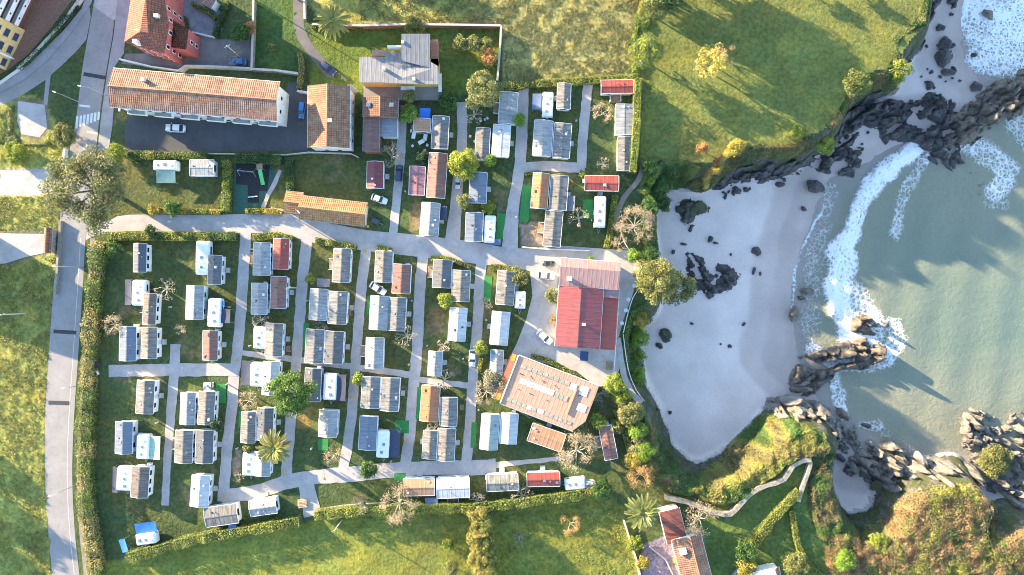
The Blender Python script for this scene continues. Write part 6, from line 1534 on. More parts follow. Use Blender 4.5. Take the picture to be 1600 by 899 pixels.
def rock(px, py, lx, ly, a, hz, kind, label, group, zb=None, rng=None, name='boulder'):
    zb_ = -10.2 if zb is None else zb
    x, y = P(px, py, zb_ + hz * 0.5)
    if zb is None:
        zb_ = max(tz(x, y), SEA - 1.2); x, y = P(px, py, zb_ + hz * 0.5); zb_ = max(tz(x, y), SEA - 1.2)
    k = S * (H - zb_) / H
    o = link(name, random.choice(ROCKV[kind]), None, None, (x, y, zb_ + hz * 0.25))
    o.rotation_euler = (random.uniform(-0.15, 0.15), random.uniform(-0.15, 0.15), -math.radians(a))
    o.scale = (lx * k / 2 * 1.12, ly * k / 2 * 1.12, hz * 0.8)
    return tag(o, label, 'rock', group)

def outcrop(poly, label, kind, amp, cell, seed, zlo=-11.6, ang=0.6, stretch=2.2, name='rock_outcrop', ztop=None, gap=0.25):
    """reef of tilted angular blocks: plan cells with own height and tilt, deep joints between them"""
    rng = np.random.default_rng(500 + seed)
    zr = -9.5
    pw = PA(poly, zr); lo, hi = pw.min(0) - 1, pw.max(0) + 1; st = 0.32
    xs, ys = np.arange(lo[0], hi[0], st), np.arange(lo[1], hi[1], st); X, Y = np.meshgrid(xs, ys); ny, nx = X.shape
    Xj = X + (fbm(X, Y, 2.0, seed) - 0.5) * 1.5; Yj = Y + (fbm(X, Y, 2.0, seed + 1) - 0.5) * 1.5
    ca, sa = math.cos(ang), math.sin(ang); U = (Xj * ca + Yj * sa) / (cell * stretch); W_ = (-Xj * sa + Yj * ca) / cell
    iu, iw = np.floor(U), np.floor(W_); f1 = np.full(X.shape, 9.0); f2 = np.full(X.shape, 9.0); hh = np.zeros(X.shape); tl = np.zeros(X.shape)
    for du in (-1, 0, 1):
        for dv in (-1, 0, 1):
            cu, cv = iu + du, iw + dv
            fx = cu + 0.15 + 0.7 * _hash(cu, cv, seed); fy = cv + 0.15 + 0.7 * _hash(cu, cv, seed + 50)
            dd = np.hypot(U - fx, W_ - fy); nearer = dd < f1
            f2 = np.where(nearer, f1, np.minimum(f2, dd)); f1 = np.where(nearer, dd, f1)
            h_ = _hash(cu, cv, seed + 90); t_ = (U - fx) * (_hash(cu, cv, seed + 91) - 0.5) * 1.6 + (W_ - fy) * (_hash(cu, cv, seed + 92) - 0.2) * 1.3
            hh = np.where(nearer, h_, hh); tl = np.where(nearer, t_, tl)
    joint = sstep(0.0, 0.10, f2 - f1)
    sd = sdist(X, Y, pw) + 0.7 + (fbm(X, Y, 3.0, seed + 7) - 0.5) * 2.2
    m = sstep(-0.3, 3.2, sd)
    big = fbm(X, Y, 9.0, seed + 11, 3)
    prof = m * amp * (0.10 + 0.80 * hh ** 1.6 * (0.5 + big) + 0.40 * tl + 0.3 * big) * (0.35 + 0.65 * joint) - m * 0.9 * (1 - np.abs(2 * fbm(X, Y, 2.4, seed + 13, 4) - 1)) ** 3 * amp / 3.5 - m * 0.55 * np.abs(2 * fbm(X, Y, 0.9, seed + 17, 3) - 1) + 0.5 * m
    prof = prof * 0.45 + np.round(prof / 0.55) * 0.55 * 0.55
    base = np.clip(terrain_z(X, Y), SEA - 0.6, -6.5) - 0.35
    Z = base + prof * np.where(hh < gap, 0.22, 1.0) - 1.2 * (1 - sstep(-0.4, 0.4, sd))
    idx = np.arange(nx * ny).reshape(ny, nx); q = np.stack([idx[:-1, :-1], idx[:-1, 1:], idx[1:, 1:], idx[1:, :-1]], -1).reshape(-1, 4)
    keep = sd.ravel()[q].max(1) > -0.2; q = q[keep]; used, inv = np.unique(q, return_inverse=True)
    V = np.stack([X, Y, Z], -1).reshape(-1, 3)[used]
    mt = (ROCK_D, ROCK_M, ROCK_P, ROCK_G)[kind]
    o = link(name, mesh_np(name, V, inv.reshape(-1, 4)), mt)
    return tag(o, label, 'rock', None)

outcrop([(1296, 200), (1316, 172), (1336, 154), (1362, 146), (1400, 150), (1432, 160), (1458, 142), (1480, 150), (1500, 172), (1510, 205), (1490, 228), (1450, 236), (1420, 222), (1390, 222), (1372, 200), (1350, 204), (1336, 224), (1346, 250), (1340, 278), (1318, 272), (1300, 250), (1280, 240)], 'dark wet reef below the headland scrub', 0, 3.4, 1.7, 1, ang=0.5)
outcrop([(1470, 190), (1500, 165), (1530, 150), (1560, 128), (1610, 100), (1640, 130), (1610, 175), (1580, 195), (1545, 205), (1520, 225), (1490, 235), (1465, 222)], 'sunlit brown reef at the right edge', 1, 4.2, 1.7, 2, ang=0.8)
outcrop([(1450, 205), (1480, 208), (1505, 225), (1516, 255), (1540, 285), (1548, 308), (1530, 310), (1505, 275), (1470, 258), (1440, 240)], 'dark striped reef tongue running into the sea', 0, 2.4, 1.3, 3, ang=-0.9, stretch=3.0)
outcrop([(1104, 296), (1130, 264), (1165, 252), (1200, 246), (1240, 240), (1270, 226), (1300, 216), (1316, 240), (1300, 268), (1262, 262), (1222, 280), (1184, 288), (1150, 284), (1126, 302)], 'dark rocks along the foot of the north cliff', 0, 2.6, 1.2, 4, ang=0.2)
outcrop([(1072, 395), (1096, 402), (1110, 415), (1128, 408), (1148, 418), (1160, 430), (1152, 448), (1128, 460), (1100, 462), (1082, 450), (1075, 425)], 'dark rock cluster in the middle left of the beach', 0, 2.6, 1.3, 5, ang=-0.8)
outcrop([(1405, 95), (1440, 55), (1446, 0), (1500, -20), (1530, -10), (1500, 10), (1470, 15), (1455, 40), (1450, 60), (1435, 85), (1412, 105)], 'dark rocks under the rim of the lawn headland', 0, 2.2, 1.2, 6, ang=0.9)
outcrop([(1236, 590), (1248, 556), (1285, 540), (1320, 538), (1352, 530), (1388, 540), (1388, 566), (1350, 580), (1314, 588), (1296, 606), (1262, 620), (1240, 612)], 'pale and brown reef in the surf below the beach', 1, 5.4, 1.7, 7, ang=0.25, gap=0.2)
outcrop([(1332, 496), (1352, 488), (1374, 494), (1396, 502), (1394, 526), (1360, 526), (1334, 518)], 'sunlit brown rocks standing in the breaker foam', 1, 4.2, 1.3, 8, ang=-0.3, gap=0.15)
outcrop([(1192, 650), (1200, 626), (1226, 620), (1252, 624), (1284, 630), (1310, 650), (1340, 668), (1352, 700), (1330, 715), (1308, 700), (1292, 680), (1250, 666), (1210, 660)], 'pale sunlit rocks below the scrub headland', 2, 3.8, 1.5, 9, ang=-0.7, stretch=1.5, gap=0.3)
outcrop([(1318, 738), (1336, 712), (1356, 690), (1388, 684), (1420, 700), (1440, 716), (1470, 712), (1500, 720), (1530, 726), (1530, 752), (1480, 752), (1430, 758), (1396, 770), (1372, 756), (1340, 752)], 'jumble of pale slabs and dark gaps above the small cove', 2, 6.0, 1.6, 10, ang=-0.95, stretch=1.8, gap=0.48)
outcrop([(1490, 668), (1520, 632), (1548, 636), (1570, 650), (1600, 628), (1660, 640), (1660, 830), (1600, 840), (1572, 800), (1560, 775), (1530, 762), (1520, 730), (1508, 700)], 'broad pale limestone reef at the right edge', 2, 3.8, 1.35, 11, ang=-0.8, stretch=1.6, gap=0.28)
outcrop([(1060, 312), (1085, 308), (1112, 316), (1110, 334), (1090, 340), (1078, 360), (1068, 348), (1056, 332)], 'mossy angular rocks at the north corner of the beach', 3, 2.6, 1.5, 12, ang=0.4, gap=0.1)
RK = 'single boulders on the beach'
for px, py, lx, ly, a, hz, kd, lab in [
    (1072, 340, 16, 22, 25, 1.6, 0, 'dark upright boulder below the mossy rocks'), (1096, 324, 30, 22, 10, 1.8, 3, 'large mossy-topped boulder at the north corner of the beach'), (1061, 327, 13, 14, 0, 1.2, 3, 'small mossy boulder left of the dark upright one'),
    (1048, 402, 0, 0, 0, 0, 0, ''), (1110, 374, 9, 14, 20, 0.9, 0, 'slim dark rock above the beach rock cluster'), (1119, 380, 11, 5, 10, 0.6, 0, 'small flat dark rock touching the slim one'), (1182, 392, 20, 18, 35, 1.2, 0, 'lone dark rock in the middle of the sand'),
    (1068, 382, 10, 5, 0, 0.6, 0, 'low dark rock near the oak'), (1052, 394, 7, 8, 0, 0.7, 0, 'small dark rock beside the oak'), (1040, 524, 20, 30, -25, 2.0, 3, 'lone mossy boulder on the left of the sand'), (1030, 540, 15, 11, 35, 1.0, 0, 'flat dark rock below the lone mossy boulder'),
    (1081, 506, 7, 5, 20, 0.5, 0, 'small rock alone on the pale sand'), (1140, 541, 8, 8, 0, 0.5, 0, 'small round rock on the central sand'), (1126, 538, 4, 4, 0, 0.3, 0, 'pebble beside the small round rock'), (1162, 507, 6, 8, 30, 0.4, 0, 'small slanted rock on the damp sand'),
    (1262, 455, 24, 15, 5, 2.2, 1, 'sunlit brown rock at the water edge'), (1242, 492, 20, 26, 20, 2.4, 1, 'dark-sided brown boulder at the water edge'), (1254, 466, 14, 9, 10, 1.2, 0, 'dark rock under the sunlit brown one'), (1278, 292, 34, 26, 20, 2.6, 0, 'large striated boulder at the upper end of the beach'),
    (1257, 327, 12, 9, 30, 0.8, 0, 'small dark rock left of the swash'), (1219, 289, 14, 10, -15, 1.0, 0, 'dark rock below the north cliff rocks'), (1151, 298, 13, 13, 0, 1.2, 0, 'round dark rock at the cliff foot'), (1166, 297, 9, 9, 0, 0.9, 0, 'smaller round dark rock at the cliff foot'),
    (1134, 306, 6, 9, 0, 0.6, 0, 'little dark rock near the golden spur'), (1178, 424, 6, 14, 10, 0.7, 0, 'thin dark rock right of the rock cluster'), (1188, 428, 4, 9, 0, 0.5, 0, 'second thin dark rock right of the cluster'), (1142, 398, 5, 5, 0, 0.4, 0, 'tiny rock above the rock cluster'),
    (1213, 660, 0, 0, 0, 0, 0, ''), (1203, 640, 22, 22, 0, 2.6, 2, 'pale domed rock at the corner of the sand'), (1241, 632, 44, 24, 5, 3.4, 2, 'wide pale sunlit rock topped with lichen'), (1283, 640, 22, 34, -40, 3.0, 2, 'tilted pale slab rock beside the sand channel'), (1318, 648, 16, 30, -35, 2.8, 1, 'brown slab rock leaning over the channel'),
    (1352, 665, 22, 12, 5, 1.0, 0, 'dark rock awash in the channel'), (1026, 640, 10, 8, 0, 0.8, 0, 'dark rock at the foot of the ramp slope'), (1047, 645, 7, 8, 0, 0.6, 0, 'small dark rock off the ramp slope'), (1494, 25, 0, 0, 0, 0, 0, ''), (1545, 20, 26, 18, 40, 2.6, 1, 'brown rock standing in the top right surf'),
    (1478, 66, 22, 34, 20, 2.0, 0, 'dark rock mass on the upper beach'), (1475, 90, 30, 34, -20, 2.2, 0, 'larger dark rock mass on the upper beach'), (1482, 112, 26, 16, 10, 1.6, 0, 'dark striped rock ending the upper beach row'), (1470, 42, 16, 16, 0, 1.4, 0, 'round dark rock at the top of the upper beach'), (1487, 22, 8, 8, 0, 0.6, 0, 'small dark rock on the upper sand'),
    (1522, 86, 12, 9, 20, 0.9, 0, 'dark rock in the foam of the upper surf'), (1526, 134, 21, 22, 0, 1.8, 0, 'round dark boulder on the upper sand'), (1455, 132, 15, 16, 20, 1.2, 0, 'dark boulder in the upper sand channel'), (1500, 126, 6, 6, 0, 0.4, 0, 'pebble rock on the upper sand'),
    (1420, 95, 10, 10, 0, 0.9, 0, 'dark rock in the small sand pocket'), (1536, 292, 22, 18, 30, 1.8, 1, 'sunlit brown rock at the reef tongue tip'), (1572, 325, 22, 12, 20, 1.4, 1, 'small brown rock alone in the sea'), (1540, 305, 16, 14, 0, 1.3, 1, 'brown rock below the reef tongue tip'),
    (1372, 553, 14, 9, 10, 1.6, 1, 'sunlit rock off the surf reef'), (1282, 596, 18, 14, 20, 1.6, 1, 'pale rock at the lower end of the surf reef'), (1332, 812, 10, 10, 0, 1.2, 3, 'mossy rock on the rim of the small cove'), (1408, 778, 24, 22, 0, 2.2, 3, 'mossy rock right of the small cove'),
    (1330, 735, 26, 18, 20, 1.8, 0, 'dark rock above the small cove sand'), (1312, 715, 24, 14, 30, 1.6, 0, 'dark rock at the gully mouth'), (1450, 728, 18, 40, -30, 4.0, 2, 'tall pale slab at the middle of the slab jumble'), (1390, 740, 16, 38, -30, 3.6, 2, 'pale slab leaning above the small cove'), (1410, 720, 14, 30, -35, 3.2, 2, 'second pale slab leaning above the small cove')]:
    if lx: rock(px, py, lx, ly, a, hz, kd, lab, RK)
def rubble(poly, n, kind, label, group, smin, smax, seed):
    rng = np.random.default_rng(seed)
    for q in in_poly_points(poly, n, rng):
        s_ = smin + (smax - smin) * rng.random() ** 2.2
        rock(q[0], q[1], s_, s_ * rng.uniform(0.6, 1.0), rng.uniform(0, 180), s_ * 0.15 * rng.uniform(0.4, 0.75), kind, ('small ' if s_ < smin + 0.15 * (smax - smin) else 'big ' if s_ > smin + 0.5 * (smax - smin) else 'middling ') + label, group)
rubble([(1105, 300), (1130, 275), (1180, 262), (1250, 250), (1280, 262), (1220, 288), (1170, 300), (1128, 312)], 44, 0, 'dark loose boulder scattered at the foot of the north cliff', 'loose boulders at the north cliff', 3, 11, 1)
rubble([(1300, 215), (1340, 200), (1372, 205), (1345, 240), (1340, 275), (1310, 270), (1290, 245)], 24, 0, 'dark boulder in the rock pile at the top of the bay', 'boulders at the top of the bay', 5, 18, 2)
rubble([(1345, 150), (1420, 158), (1480, 150), (1510, 190), (1460, 210), (1380, 195)], 30, 0, 'dark boulder on the wet reef below the headland', 'boulders on the dark reef', 5, 18, 3)
rubble([(1520, 150), (1570, 130), (1610, 110), (1610, 180), (1540, 205), (1500, 225)], 26, 1, 'brown boulder on the sunlit reef at the right edge', 'boulders on the brown reef', 5, 20, 4)
rubble([(1078, 405), (1150, 418), (1160, 440), (1110, 465), (1080, 450)], 16, 0, 'dark boulder in the beach rock cluster', 'boulders in the beach cluster', 5, 18, 5)
rubble([(1200, 650), (1250, 635), (1310, 655), (1345, 690), (1320, 705), (1260, 668)], 26, 2, 'pale boulder below the scrub headland', 'pale boulders below the headland', 5, 20, 6)
rubble([(1330, 720), (1380, 690), (1440, 720), (1520, 732), (1520, 760), (1430, 770), (1380, 770)], 30, 2, 'pale boulder in the slab jumble above the small cove', 'pale boulders in the slab jumble', 5, 22, 7)
rubble([(1500, 670), (1530, 640), (1600, 640), (1600, 820), (1570, 780), (1520, 730)], 34, 2, 'pale boulder on the broad limestone reef', 'pale boulders on the limestone reef', 5, 22, 8)
rubble([(1250, 560), (1300, 550), (1380, 550), (1340, 572), (1270, 605)], 18, 1, 'brown boulder on the surf reef', 'boulders on the surf reef', 5, 16, 9)
rubble([(1430, 110), (1450, 60), (1490, 70), (1500, 130), (1450, 140)], 16, 0, 'dark boulder on the upper beach below the lawn rim', 'boulders on the upper beach', 4, 14, 10)
# ------------------------------------------------------------ cars
def paint(name, col):
    key = ('paint', name)
    if key in MATS: return MATS[key]
    m, nt, b = _start(name)
    b.inputs['Base Color'].default_value = (*col, 1); b.inputs['Roughness'].default_value = 0.28; b.inputs['Coat Weight'].default_value = 0.4
    MATS[key] = m; return m
CARC = dict(white=(0.72, 0.72, 0.72), blue=(0.03, 0.15, 0.42), black=(0.02, 0.022, 0.03), navy=(0.03, 0.045, 0.10), grey=(0.22, 0.23, 0.25), silver=(0.5, 0.51, 0.53))
RED = plain('tail_lamp_red', (0.45, 0.02, 0.02), 0.3, 0.05); LAMP = plain('lamp_lens', (0.6, 0.6, 0.62), 0.2, 0.05); PLATE = plain('plate_white', (0.7, 0.7, 0.68), 0.5, 0.05)
def car(px, py, lpx, a, col, label, van=False):
    """a: heading of the bonnet in degrees clockwise from right"""
    x, y = P(px, py, 1.0); L = lpx * S; k = L / 4.3
    th = thing('parked_car', label, 'car', (x, y, 0.035), -math.radians(a), 'parked cars')
    th.scale = (k, k, k)
    pm = paint('paint_' + col, CARC[col])
    xs = [-2.15, -2.05, -1.7, -1.0, 0.2, 1.0, 1.7, 2.05, 2.15]
    hw = [0.66, 0.78, 0.86, 0.88, 0.88, 0.87, 0.82, 0.72, 0.58]
    zt = [0.62, 0.80, 0.92, 0.93, 0.94, 0.92, 0.84, 0.72, 0.58]
    rings = [[(x_, -h_, 0.28), (x_, h_, 0.28), (x_, h_ * 1.0, 0.6 if z_ > 0.62 else z_ * 0.9), (x_, h_ * 0.90, z_), (x_, -h_ * 0.90, z_), (x_, -h_ * 1.0, 0.6 if z_ > 0.62 else z_ * 0.9)] for x_, h_, z_ in zip(xs, hw, zt)]
    MB().rings(rings).build('body', pm, th, True)
    r0, r1 = (-2.0, 1.0) if van else (-1.75, 0.95)
    g0, g1 = (-1.85, 0.25) if van else (-1.15, 0.20)
    ht_ = 1.62 if van else 1.42
    MB().add([(r0, -0.76, 0.9), (r1, -0.76, 0.9), (r1, 0.76, 0.9), (r0, 0.76, 0.9), (g0, -0.62, ht_ - 0.02), (g1, -0.62, ht_ - 0.02), (g1, 0.62, ht_ - 0.02), (g0, 0.62, ht_ - 0.02)],
             [(4, 5, 6, 7), (0, 1, 5, 4), (1, 2, 6, 5), (2, 3, 7, 6), (3, 0, 4, 7)]).build('window_glass', GLASS, th)
    MB().rings([rr((g1 - g0) / 2 + 0.05, 0.66, 0.12, ht_ - 0.03, 3), rr((g1 - g0) / 2 + 0.02, 0.62, 0.14, ht_ + 0.03, 3), rr((g1 - g0) / 2 - 0.2, 0.45, 0.14, ht_ + 0.06, 3)]).build('roof', pm, th).location = ((g0 + g1) / 2, 0, 0)
    for sx in (-1.32, 1.32):
        for sy in (-1, 1):
            w = MB().tube((sx, sy * 0.66, 0.31), (sx, sy * 0.89, 0.31), 0.32, n=12).build('wheel', TYRE, th); MB().tube((sx, sy * 0.88, 0.31), (sx, sy * 0.905, 0.31), 0.19, n=10).build('rim', GREY, w)
    for sy in (-1, 1):
        MB().box((2.02, sy * 0.56, 0.66), (0.2, 0.3, 0.14)).build('headlight', LAMP, th); MB().box((-2.07, sy * 0.62, 0.72), (0.12, 0.26, 0.16)).build('tail_light', RED, th)
        MB().box((0.72, sy * 0.95, 0.96), (0.14, 0.2, 0.12)).build('wing_mirror', pm, th)
    MB().box((-2.15, 0, 0.5), (0.04, 0.5, 0.12)).build('number_plate', PLATE, th)
for c_ in [(273, 200, 31, 183, 'white', 'white car in the dark parking court'), (471, 172, 25, 95, 'blue', 'bright blue car between the two tiled houses', True), (512, 106, 28, 38, 'navy', 'black car at the end of the villa driveway'),
           (371, 96, 27, 184, 'blue', 'blue car behind the long terrace roof'), (623, 270, 26, 274, 'navy', 'dark van on the lane beside the dark red roof', True), (592, 311, 26, 20, 'white', 'white car at the end of the long low orange building'),
           (590, 451, 28, 32, 'white', 'white car at the top of the fifth lower column'), (738, 560, 27, 92, 'white', 'white car on the lane right of the sixth column'), (858, 412, 20, 2, 'black', 'black car parked left of the pink roof'),
           (853, 431, 28, 5, 'white', 'white pickup car below the black one'), (851, 527, 29, 42, 'white', 'white car parked left of the red restaurant roof'), (715, 284, 22, 92, 'silver', 'silver car under the round yellow-green tree')]:
    car(*c_)

# ------------------------------------------------------------ poles and lamps
def street_lamp(px, py, h, a, label, arm=1.8):
    x, y = P(px, py); th = thing('street_lamp', label, 'street lamp', (x, y, 0), -math.radians(a), 'street lamps')
    MB().tube((0, 0, 0), (0, 0, h), 0.09, 0.06, 7).build('pole', GREY, th); MB().tube((0, 0, h), (arm, 0, h + 0.25), 0.045, 0.04, 6).build('arm', GREY, th)
    MB().box((arm + 0.3, 0, h + 0.25), (0.8, 0.28, 0.14), top=0.8).build('lamp_head', WHITE, th)
street_lamp(166, 150, 6.5, 190, 'street lamp at the corner of the terrace'); street_lamp(124, 160, 6.5, 200, 'street lamp on the grass triangle', 1.2); street_lamp(131, 418, 6.5, 180, 'street lamp beside the road at the hedge corner', 2.2)
street_lamp(116, 759, 6.0, 160, 'street lamp low on the left road', 1.4); street_lamp(121, 603, 3.2, 180, 'short street lamp beside the roadside hedge', 0.8); street_lamp(470, 330, 4.0, 40, 'lamp at the corner of the playground hedge', 0.8); street_lamp(443, 165, 6.0, 120, 'lamp at the gable end of the terrace', 1.0)
def pole(px, py, h, label, r=0.13):
    x, y = P(px, py); th = thing('utility_pole', label, 'pole', (x, y, 0), 0, 'utility poles')
    MB().tube((0, 0, 0), (0, 0, h), r, r * 0.7, 7).build('mast', plain('pole_concrete', (0.48, 0.44, 0.38), 0.9, 0.15), th); MB().box((0, 0, h - 0.5), (1.5, 0.1, 0.12), 0.5).build('crossarm', GREY, th)
    return (x, y, h)
pa_ = pole(394, -2, 8, 'utility pole at the top of the paddock wall'); pb_ = pole(376, 90, 8, 'utility pole above the blue car'); pc_ = pole(443, 330, 8, 'utility pole at the playground corner'); pd_ = pole(465, 450, 7.5, 'utility pole in the third lower column')
pe_ = pole(40, 490, 8, 'utility pole on the shaded left meadow', 0.16); pf_ = pole(535, 812, 7.5, 'utility pole at the lower gate hedge')
def wire(a, b, label, sag=0.8):
    m = MB(); n = 10; a, b = Vector(a), Vector(b); p0 = None
    for i in range(n + 1):
        t = i / n; p = a.lerp(b, t) + Vector((0, 0, -sag * 4 * t * (1 - t) - 0.3))
        if p0 is not None: m.tube(p0, p, 0.022, n=3)
        p0 = p
    tag(m.build('overhead_cable', DARK), label, 'cable', 'overhead cables')
wire(pa_, pb_, 'overhead cable along the paddock wall'); wire(pb_, pc_, 'overhead cable from the blue car to the playground'); wire(pc_, pd_, 'overhead cable crossing the main lane'); wire(pd_, pf_, 'overhead cable over the fourth lower column'); wire(pe_, (*P(80, 462), 8), 'overhead cable from meadow pole to the road'); wire(pe_, (*P(-60, 640), 8), 'overhead cable leaving across the left meadow')

# ------------------------------------------------------------ walls and fences
def wall(pts, w, h, label, mat, name='garden_wall', cap=None, rough=0.0, group='garden walls', cat='wall', z=None):
    c = spline(pts, 10) if len(pts) > 2 and rough else np.array(pts, float)
    wl = np.array([P(px, py, h) for px, py in c]); o0 = wl[0].copy()
    zg = terrain_z(wl[:, 0], wl[:, 1]) if z is None else np.full(len(wl), z)
    th = thing(name, label, cat, (o0[0], o0[1], float(zg[0])), 0, group); rng = np.random.default_rng(len(label))
    d = np.gradient(wl, axis=0) if len(wl) > 2 else np.array([wl[1] - wl[0]] * 2); d /= np.linalg.norm(d, axis=1, keepdims=True); nn = np.stack([-d[:, 1], d[:, 0]], 1)
    def strip(w_, z0_, z1_):
        m = MB(); k = len(wl); ww = w_ * (1 + rough * rng.uniform(-1, 1, k)); hz = z1_ * (1 + rough * 0.6 * rng.uniform(-1, 1, k))
        for i in range(k - 1):
            a, b = wl[i] - o0, wl[i + 1] - o0; na, nb = nn[i] * ww[i] / 2, nn[i + 1] * ww[i + 1] / 2; za, zb = zg[i] - zg[0], zg[i + 1] - zg[0]
            m.add([(*(a - na), za + z0_), (*(a + na), za + z0_), (*(b + nb), zb + z0_), (*(b - nb), zb + z0_), (*(a - na), za + hz[i]), (*(a + na), za + hz[i]), (*(b + nb), zb + hz[i + 1]), (*(b - nb), zb + hz[i + 1])],
                  [(4, 7, 6, 5), (0, 3, 7, 4), (1, 5, 6, 2)] + ([(0, 4, 5, 1)] if i == 0 else []) + ([(3, 2, 6, 7)] if i == k - 2 else []))
        return m
    strip(w, -0.4, h).build('wall_body', mat, th)
    if cap: strip(w + 0.12, h + 0.002, h + 0.09).build('coping', cap, th)
    return th
CAP = plain('coping_stone', (0.46, 0.41, 0.35), 0.9, 0.2, 2.0)
wall([(1040, 778), (1075, 786), (1100, 795), (1122, 803), (1142, 804), (1160, 786), (1185, 764), (1212, 756), (1226, 750), (1240, 728), (1256, 720), (1268, 719)], 1.0, 1.5, 'pale dry-stone wall winding along the scrub headland', STONE, 'stone_wall', rough=0.12, z=0.0)
wall([(1268, 722), (1262, 742), (1254, 765), (1248, 785)], 0.8, 1.3, 'short dry-stone wall turning down from the headland corner', STONE, 'stone_wall', rough=0.12, z=0.0)
wall([(488, 38), (566, 40), (640, 38), (720, 39), (783, 40)], 0.35, 1.8, 'brick wall along the top of the villa garden', BRICKRED, cap=CAP); wall([(783, 40), (781, 80), (777, 126)], 0.35, 1.8, 'brick wall down the right of the villa garden', BRICKRED, cap=CAP)
wall([(392, 108), (430, 110), (466, 115)], 0.4, 1.6, 'stone wall above the terrace roof right end', STONE, cap=CAP); wall([(281, 111), (290, 103), (330, 104), (392, 107)], 0.35, 1.6, 'rendered wall behind the long terrace roof', OFFWHITE, cap=CAP); wall([(396, 0), (395, 50), (393, 106)], 0.35, 1.5, 'wall along the left of the paddock', STONE, cap=CAP)
wall([(475, -10), (476, 30)], 0.4, 1.4, 'stone wall right of the driveway at top', STONE, cap=CAP); wall([(126, -4), (103, 28), (84, 50), (56, 80), (27, 108)], 0.45, 1.1, 'white wall between hotel terrace and footway', OFFWHITE, cap=CAP); wall([(186, 92), (236, 104), (278, 110), (290, 102)], 0.3, 1.1, 'low wall at the left end of the terrace roof', OFFWHITE)
wall([(93, 345), (90, 400), (85, 460)], 0.5, 1.0, 'rough stone wall between meadow and road', STONE, rough=0.15); wall([(101, 232), (97, 262)], 0.5, 1.1, 'pale wall beside the road at the pine', OFFWHITE, cap=CAP); wall([(975, 815), (986, 850), (996, 880), (1002, 910)], 0.35, 1.2, 'white garden wall at the lower right field edge', OFFWHITE, cap=CAP)
wall([(360, 835), (420, 826), (468, 806)], 0.3, 0.7, 'low dark wall above the bottom left hedge', plain('dark_wall', (0.10, 0.10, 0.11), 0.9, 0.2)); wall([(500, 797), (545, 791), (600, 788)], 0.5, 0.6, 'low earth-coloured wall at the lower gate', STONE, rough=0.1); wall([(464, 142), (482, 145)], 0.3, 1.6, 'short white wall left of the tiled house', OFFWHITE, cap=CAP)
wall([(1015, 855), (1040, 875), (1052, 900)], 0.3, 0.5, 'low terrace kerb in the lower right yard', CAP); wall([(1175, 872), (1150, 896), (1140, 910)], 0.3, 1.0, 'thin grey wall below the round garden tree', GREY); wall([(334, 58), (300, 50)], 0.3, 0.9, 'pale curb wall of the patio', OFFWHITE); wall([(815, 386), (850, 389), (922, 392)], 0.25, 0.8, 'pale kerb wall along the camp edge above the restaurant', OFFWHITE)
wall([(28, 108), (0, 128), (-30, 145)], 0.3, 0.8, 'white kerb wall below the hotel', OFFWHITE); wall([(196, 238), (330, 240), (445, 242), (482, 238), (548, 240), (560, 246)], 0.25, 0.8, 'kerb wall along the bottom of the parking court', CAP)
def railing(pts, h, label, zs=None):
    c = spline(pts, 9); wl = np.array([P(*p) for p in c]); zg = np.zeros(len(wl)) if zs is None else np.interp(np.linspace(0, 1, len(wl)), np.linspace(0, 1, len(zs)), zs); o0 = wl[0].copy()
    th = thing('railing', label, 'railing', (o0[0], o0[1], 0), 0, 'railings above the beach')
    for i in range(len(wl)):
        p = wl[i] - o0; MB().tube((*p, zg[i] - 1.5), (*p, zg[i] + h), 0.05, n=5).build('post', OFFWHITE, th)
    for hz in (h, h * 0.55):
        m = MB()
        for i in range(len(wl) - 1): m.tube((*(wl[i] - o0), zg[i] + hz), (*(wl[i + 1] - o0), zg[i + 1] + hz), 0.055, n=5)
        m.build('rail', OFFWHITE, th)
railing([(968, 358), (975, 380), (990, 402), (1002, 418)], 1.1, 'white railing at the corner of the restaurant yard'); railing([(996, 452), (988, 465), (980, 490), (973, 520)], 1.1, 'white railing along the yard above the beach')
railing([(973, 522), (977, 555), (983, 585), (994, 610), (1006, 626)], 1.0, 'white railing on the seaward side of the ramp'); railing([(962, 532), (960, 560), (958, 585)], 1.0, 'white railing on the inland side of the ramp')

# ------------------------------------------------------------ playground
x0, y0 = P(392, 285)
RUB = plain('black_rubber', (0.022, 0.022, 0.026), 0.9, 0.25, 2.0); GRUB = plain('green_rubber', (0.035, 0.095, 0.07), 0.9, 0.2, 2.0)
area('rubber_floor', 'green rubber floor of the playground', 'floor', [(366, 256), (424, 256), (432, 280), (410, 330), (364, 332)], 0.02, GRUB)
area('rubber_floor', 'black T-shaped rubber patch of the playground', 'floor', [(369, 256), (422, 256), (418, 299), (405, 299), (405, 317), (387, 317), (387, 290), (369, 288)], 0.026, RUB)
lane('footpath', 'grey slanting path right of the playground', [(438, 266), (428, 290), (416, 312), (411, 326)], 6, CONC, 'path')
x, y = P(411, 278); th = thing('playground_slide', 'green slide in the playground', 'slide', (x, y, 0), -math.radians(-4))
SG = plain('slide_green', (0.12, 0.55, 0.16), 0.4, 0.1)
MB().add([(-0.35, 1.6, 1.8), (0.35, 1.6, 1.8), (0.35, -1.7, 0.3), (-0.35, -1.7, 0.3), (-0.35, 1.6, 1.7), (0.35, 1.6, 1.7), (0.35, -1.7, 0.2), (-0.35, -1.7, 0.2)], [(0, 3, 2, 1), (4, 5, 6, 7), (0, 4, 7, 3), (1, 2, 6, 5), (0, 1, 5, 4), (3, 7, 6, 2)]).build('chute', SG, th)
